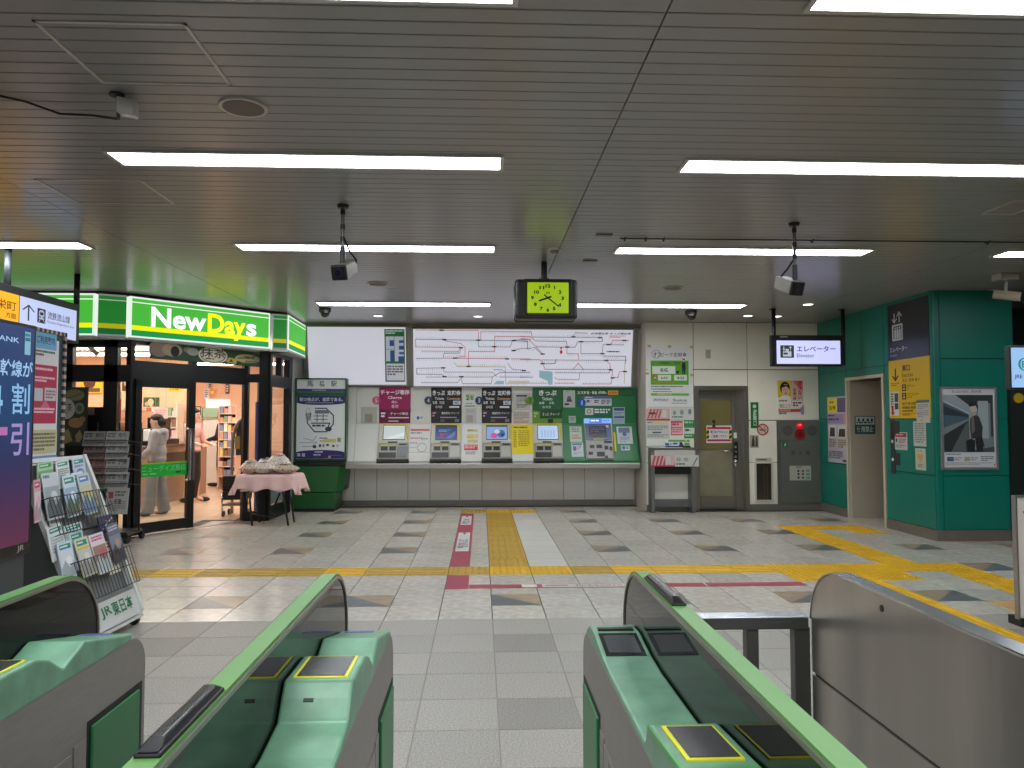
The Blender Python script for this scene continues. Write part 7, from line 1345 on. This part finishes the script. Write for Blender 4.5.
# info board
IX = -3.6; ya_, yb_ = 5.9, PX(66, 333, IX).y; zt_, zb_ = PX(64.6, 333, IX).z, .95
t = thing('information_board', 'poster stand with dotted frame and red white information sheet', 'board', (IX - .03, 6.4, 0))
box('panel', mat((44, 70, 78), .5), IX - .04, IX - .004, ya_, yb_ - .03, zb_, zt_ - .03, t)
z_ = lambda x: x
yl = PX(37, 400, IX).y - .25; yr = PX(57.5, 400, IX).y
f = Face((IX, yl, PX(57, 341, IX).z), (IX, yr, PX(57, 341, IX).z), (IX, yl, PX(57, 470, IX).z), (125, 105, 272, 720)); sheet(f, 'sheet', mat((232, 232, 234), .5), t, .004)
Rr = (190, 46, 82)
f.px = (0, 0, 1, 1); Zi = lambda x, y: (x / 4.8, 310 + y / 4.8); its = [('r', 125, 105, 272, 185, (120, 186, 226)), ('t', 'ご利用案内', 132, 126, 262, 164, (40, 70, 110), .02), ('g', 150, 194, 266, 226, (90, 90, 96), 2), ('r', 125, 262, 270, 545, Rr), ('g', 150, 278, 264, 296, (240, 200, 210), 1), ('g', 150, 320, 262, 350, (240, 206, 216), 2), ('r', 150, 374, 204, 436, (206, 204, 208)), ('r', 212, 374, 266, 436, (206, 204, 208)), ('g', 218, 386, 262, 430, (150, 110, 120), 3), ('p', [(190, 470), (215, 430), (240, 470)], (214, 110, 130)), ('g', 150, 470, 262, 500, (244, 210, 218), 2), ('r', 125, 575, 270, 690, (206, 200, 160)), ('g', 150, 590, 262, 680, (110, 106, 80), 5), ('r', 125, 700, 270, 712, (120, 150, 210))]
its2 = []
for it in its:
    if it[0] in 'rg': its2.append((it[0], *f.R(Zi, *(v  for j, v in enumerate(it[1:5]))), *it[5:]))
    elif it[0] == 't': its2.append(('t', it[1], *f.R(Zi, it[2] + 45, it[3], it[4], it[5]), *it[6:]))
    else: its2.append(('p', [f.uv(*Zi(x, y)) for x, y in it[1]], it[2]))
draw(f, t, its2, names=('sheet_print', 'sheet_lettering'))
mb = MB(); mb2 = MB(); n = 0; z0 = zb_
while z0 < zt_: (mb if n % 2 else mb2).box(IX - .03, IX + .012, yb_ - .035, yb_, z0, min(z0 + .033, zt_)); z0 += .033; n += 1
y0 = ya_; n = 0
while y0 < yb_: (mb if n % 2 else mb2).box(IX - .03, IX + .012, y0, min(y0 + .033, yb_), zt_ - .03, zt_); y0 += .033; n += 1
tag(mb.build('dark_frame_blocks', mat((70, 52, 46), .6), t), kind='stuff'); tag(mb2.build('light_frame_blocks', mat((186, 172, 160), .6), t), kind='stuff')
for y in (ya_ + .1, yb_ - .12): box('leg', DARK, IX - .04, IX - .01, y, y + .03, 0, zb_, t)
box('base', DARK, IX - .22, IX + .18, ya_ + .02, yb_ - .05, 0, .03, t)
# brochure rack: leaning front facing +x, width along y
Fb, Nb = Vector((-2.413, 5.64, .10)), Vector((-2.443, 4.91, .10)); W = (Fb - Nb).normalized(); BK = Vector((-W.y, W.x, 0)); Tf = Vector((-2.865, 5.659, 1.20)); UPR = (Tf - Fb).normalized(); LENR = (Tf - Fb).length; NRM = W.cross(UPR).normalized()
if NRM.x < 0: NRM = -NRM
WR = (Fb - Nb).length
t = thing('brochure_rack', 'white framed leaning brochure rack on casters with wire pockets', 'rack', ((Fb.x + Nb.x) / 2 - .2, 5.27, 0))
WF = mat((206, 208, 204), .4, noise=.02, scale=6)
for P0 in (Fb, Nb): MB().hexa(P0 - W * (.035 if P0 is Fb else 0) - NRM * .03, W * .035, UPR * LENR, NRM * (.045 if P0 is Fb else .03)).build('side_post', WF, t, bevel=.003)
MB().hexa(Nb + UPR * (LENR - .03) - NRM * .03, W * WR, UPR * .03, NRM * .03).build('top_bar', WF, t, bevel=.003)
MB().hexa(Nb - NRM * .0 + Vector((0, 0, -.015)), W * WR, Vector((0, 0, .03)) + UPR * .15, -NRM * .025).build('base_panel', mat((200, 202, 198), .4), t)
MB().hexa(Nb + Vector((0, 0, -.03)), W * WR, -Vector((0, 0, .02)), BK * .5).build('base_tray', WF, t); MB().hexa(Nb + UPR * .16, W * WR, BK * .18, (0, 0, .012)).build('inner_ledge', GREY, t)
MB().hexa(Nb - NRM * .05 + UPR * .17, W * WR, UPR * (LENR - .2), -NRM * .012).build('back_sheet', mat((120, 122, 122), .6), t)
MB().prism([Nb + BK * .03 - W * .002, Nb + UPR * LENR - NRM * .03 - W * .002, Nb + BK * .55 + Vector((0, 0, 1.08)) - W * .002, Nb + BK * .55 - W * .002], W * .01).build('side_panel', mat((74, 76, 78), .5), t)
for P0 in (Fb - W * .05, Nb + W * .05):
    for o_ in (.04, .45): c = P0 + BK * o_; MB().cyl(Vector((c.x, c.y, .035)) - W * .015, Vector((c.x, c.y, .035)) + W * .015, .035, 16).build('caster', BLACK, t); MB().cyl((c.x, c.y, .05), (c.x, c.y, .08), .015, 8).build('caster_stem', DARK, t)
lc = lambda x, y: PP(x, y, Nb + UPR * .05 + NRM * .001, NRM)
f = Face(Nb + UPR * .165 + NRM * .002, Fb + UPR * .165 + NRM * .002, Nb + UPR * .02 + NRM * .002)
draw(f, t, [('t', 'JR', .30, .22, .48, .80, (20, 110, 70), .02), ('t', '東日本', .49, .18, .86, .84, (20, 110, 70), .02)], names=('base_print', 'base_lettering'))
def rp(a, l, h): return Nb + W * (a * WR) + UPR * l + NRM * h
WIRE = mat((70, 70, 72), .35, .7)
for bi, (l0, l1) in enumerate(((.20, .46), (.66, .90))):
    mb = MB()
    for l in (l0, (l0 + l1) / 2, l1): mb.tube([rp(.03, l, .075 if l > l0 else .06), rp(.97, l, .075 if l > l0 else .06)], .0035, 6)
    for k in range(19): a = .03 + .94 * k / 18; mb.tube([rp(a, l0, -.03), rp(a, l0, .06), rp(a, l1, .075)], .0026, 5)
    for a in (.03, .97): mb.tube([rp(a, l1, -.02), rp(a, l1, .075)], .0035, 6); mb.tube([rp(a, (l0 + l1) / 2, -.02), rp(a, (l0 + l1) / 2, .07)], .0035, 6)
    tag(mb.build('wire_basket', WIRE, t), kind='stuff')
TEALG = (40, 140, 120)
def brochure(label, px, h, c, items, name='brochure', lean=0.0, hb=None):
    """px = four corners on the photo (tl, tr, bl) in zoom pixels"""
    Z = lambda x, y: (20 + x / 3.843, 440 + y / 3.84); P0 = Nb + NRM * h
    A, B_, C_ = (PP(*Z(*q), P0, NRM) for q in px); f = Face(A, B_, C_)
    if f.n.dot(NRM) < 0: print('flip', label)
    return poster(name, label, 'brochure', f, items, m=mat(c, .35), thick=.006, group='brochures in the leaning rack')
ph = lambda c1, c2, c3: [('r', .04, .30, .96, .96, c1), ('p', [(.04, .96), (.04, .7), (.35, .5), (.6, .72), (.96, .55), (.96, .96)], c2), ('e', .6, .5, .2, .1, c3)]
hd_ = lambda c=TEALG: [('r', .12, .06, .88, .2, c), ('g', .18, .1, .8, .17, (220, 232, 226), 1)]
B1, B2, B3, B4 = .012, .034, .024, .05
brochure('green covered brochure in the top row of the rack', ((66, 90), (126, 80), (70, 200)), B1, (150, 190, 150), hd_((60, 150, 70)) + ph((110, 160, 110), (70, 120, 130), (200, 210, 190)))
brochure('white brochure with a teal emblem in the top row', ((136, 84), (186, 74), (146, 190)), B1, (206, 210, 206), hd_() + [('g', .1, .3, .9, .6, (130, 140, 136), 4)])
brochure('pale blue brochure at the top row end by the post', ((200, 74), (246, 64), (214, 180)), B1, (176, 186, 206), hd_() + [('o', .5, .55, .3, .16, .08, (90, 120, 170)), ('g', .1, .26, .9, .36, (110, 120, 150), 1)])
brochure('pink brochure at the near end of the second row', ((52, 155), (78, 148), (56, 320)), B2, (206, 150, 160), hd_((190, 60, 90)) + ph((200, 190, 196), (160, 140, 150), (220, 160, 170)))
brochure('tall grey scenery brochure in the second row', ((80, 130), (140, 122), (110, 310)), B2, (190, 196, 200), [('g', .08, .05, .9, .15, (90, 110, 130), 1)] + ph((150, 160, 164), (90, 100, 100), (200, 206, 206)))
brochure('light blue castle brochure in the middle of the second row', ((160, 140), (208, 130), (188, 300)), B2, (196, 208, 222), hd_() + ph((150, 176, 204), (96, 110, 90), (220, 224, 226)))
brochure('colourful map brochure near the post in the second row', ((216, 134), (262, 124), (254, 290)), B2, (180, 190, 190), hd_((90, 120, 190)) + ph((190, 190, 150), (110, 140, 170), (210, 190, 120)))
brochure('olive brochure tucked behind the wire of the upper basket', ((262, 200), (296, 190), (280, 300)), B2 - .008, (150, 144, 110), ph((130, 130, 90), (90, 90, 70), (170, 160, 110)))
brochure('white curling brochure at the near end of lower basket', ((102, 340), (160, 318), (126, 470)), B3, (212, 214, 214), hd_() + [('g', .1, .3, .9, .8, (170, 176, 176), 6)])
brochure('white brochure with teal emblem at the back of lower basket', ((168, 332), (234, 312), (184, 440)), B3, (200, 212, 208), hd_() + ph((170, 190, 180), (120, 150, 140), (210, 214, 200)))
brochure('dark navy brochure with a union flag pattern', ((296, 298), (350, 282), (316, 360)), B3 + .012, (36, 46, 86), [('l', [(.35, .25), (.95, .6)], .05, (200, 90, 90)), ('l', [(.35, .6), (.95, .25)], .05, (200, 200, 210)), ('g', .1, .7, .8, .85, (130, 140, 170), 1)])
brochure('dark crowd photo brochure by the post in lower basket', ((328, 330), (372, 312), (368, 480)), B4, (90, 90, 104), ph((120, 124, 140), (70, 60, 66), (170, 130, 110)) + [('g', .1, .06, .9, .2, (180, 190, 200), 2)])
brochure('pale blue white brochure at the front of lower basket', ((140, 400), (196, 384), (166, 540)), B4, (190, 204, 220), hd_() + ph((200, 206, 210), (150, 160, 160), (220, 220, 220)))
brochure('yellow headed brochure at the front of lower basket', ((206, 384), (256, 368), (248, 530)), B4, (206, 200, 160), hd_() + [('r', .06, .24, .94, .4, (214, 180, 60))] + ph((190, 190, 186), (150, 150, 140), (210, 210, 200)))
brochure('pink titled brochure at the front of lower basket', ((262, 368), (316, 350), (306, 520)), B4, (212, 200, 206), [('g', .1, .06, .9, .2, (190, 60, 120), 2)] + ph((150, 120, 100), (180, 186, 186), (200, 90, 110)))

brochure('pale brochure half hidden at the near end of the upper basket', ((104, 190), (146, 184), (116, 330)), B1, (196, 196, 186), hd_() + ph((180, 184, 170), (120, 130, 110), (210, 200, 180)))
brochure('white brochure behind the castle brochure', ((196, 128), (240, 120), (226, 280)), B1 + .004, (206, 210, 214), hd_((70, 120, 160)) + [('g', .1, .3, .9, .7, (150, 156, 160), 5)])
brochure('cream brochure leaning at the bottom of lower basket', ((300, 400), (346, 384), (346, 520)), B3 + .004, (208, 200, 180), hd_((170, 90, 60)) + [('g', .1, .3, .9, .7, (150, 140, 120), 5)])
brochure('sky photo brochure behind the yellow headed one', ((186, 360), (236, 344), (226, 500)), B3 + .004, (190, 204, 214), hd_() + ph((150, 180, 206), (130, 140, 120), (214, 214, 210)))
# ================================================================ small pieces that sit on a part become its sub-parts
NEST = {'lens': ('front_bezel', 'barrel'), 'lens_ring': ('front_bezel',), 'reader_pad': ('reader_rim',), 'display_pad': ('display_screen',), 'lock': ('service_door',), 'header_print': ('header_sign',), 'header_lettering': ('header_sign',),
        'fare_print': ('fare_sign',), 'fare_lettering': ('fare_sign',), 'screen_image': ('screen',), 'screen_lettering': ('screen',), 'badge_print': ('number_badge',), 'badge_numeral': ('number_badge',), 'alarm_button': ('alarm_ring',), 'lamp_core': ('red_lamp',), 'grille': ('rim',),
        'hour_hand': ('dial',), 'minute_hand': ('dial',), 'plate_print': ('instruction_plate',), 'plate_lettering': ('instruction_plate',), 'sticker_print': ('exit_sticker',), 'door_lettering': ('cabinet_door',), 'strip_print': ('strip',), 'strip_lettering': ('strip',),
        'white_print': ('white_panel',), 'white_lettering': ('white_panel',), 'orange_print': ('orange_panel',), 'orange_lettering': ('orange_panel',), 'sheet_print': ('sheet',), 'sheet_lettering': ('sheet',), 'poster_print': ('poster',), 'poster_lettering': ('poster',), 'caster_stem': ('caster',),
        'coin_guide': ('coin_slot',), 'bill_guide': ('bill_slot',), 'print': ('sheet', 'tape', 'lit_panel', 'screen', 'dial', 'panel', 'sign_panel', 'disc'), 'lettering': ('sheet', 'tape', 'lit_panel', 'screen', 'dial', 'panel', 'sign_panel'), 'base_print': ('base_panel',), 'base_lettering': ('base_panel',), 'front_print': ('drawer_front',), 'front_lettering': ('drawer_front',),
        'guide_print': ('guide_sign',), 'guide_lettering': ('guide_sign',), 'lit_print': ('lit_panel',), 'lit_lettering': ('lit_panel',), 'map_print': ('panel',), 'map_lettering': ('panel',), 'fare_table': ('panel',), 'label_print': ('top_label',), 'sign_print': ('door_sign',), 'sign_lettering': ('door_sign',),
        'window_bead': ('leaf_frame',), 'lever_handle': ('leaf_frame',), 'upper_window': ('leaf_frame',), 'lower_sheet': ('leaf_frame',), 'kick_sheet': ('leaf_frame',), 'lock_cylinder': ('leaf_frame',), 'lock_button': ('lock_body',), 'key_bow': ('lock_body',), 'coin_notch': ('top_cover',), 'sensor_bar': ('cap', 'bar_base')}
base_of = lambda o: o.name.rsplit('.', 1)[0] if o.name[-3:].isdigit() and '.' in o.name else o.name
for root in [o for o in S.objects if o.parent is None]:
    kids = list(root.children); by = {}
    for c in kids: by.setdefault(base_of(c), []).append(c)
    for c in kids:
        for host in NEST.get(base_of(c), ()):
            hs = [h for h in by.get(host, []) if h is not c and h.parent is root]
            if hs: c.parent = hs[-1] if len(hs) == 1 else min(hs, key=lambda h: (sum((Vector(h.bound_box[i]) for i in range(8)), Vector()) / 8 - sum((Vector(c.bound_box[i]) for i in range(8)), Vector()) / 8).length); break
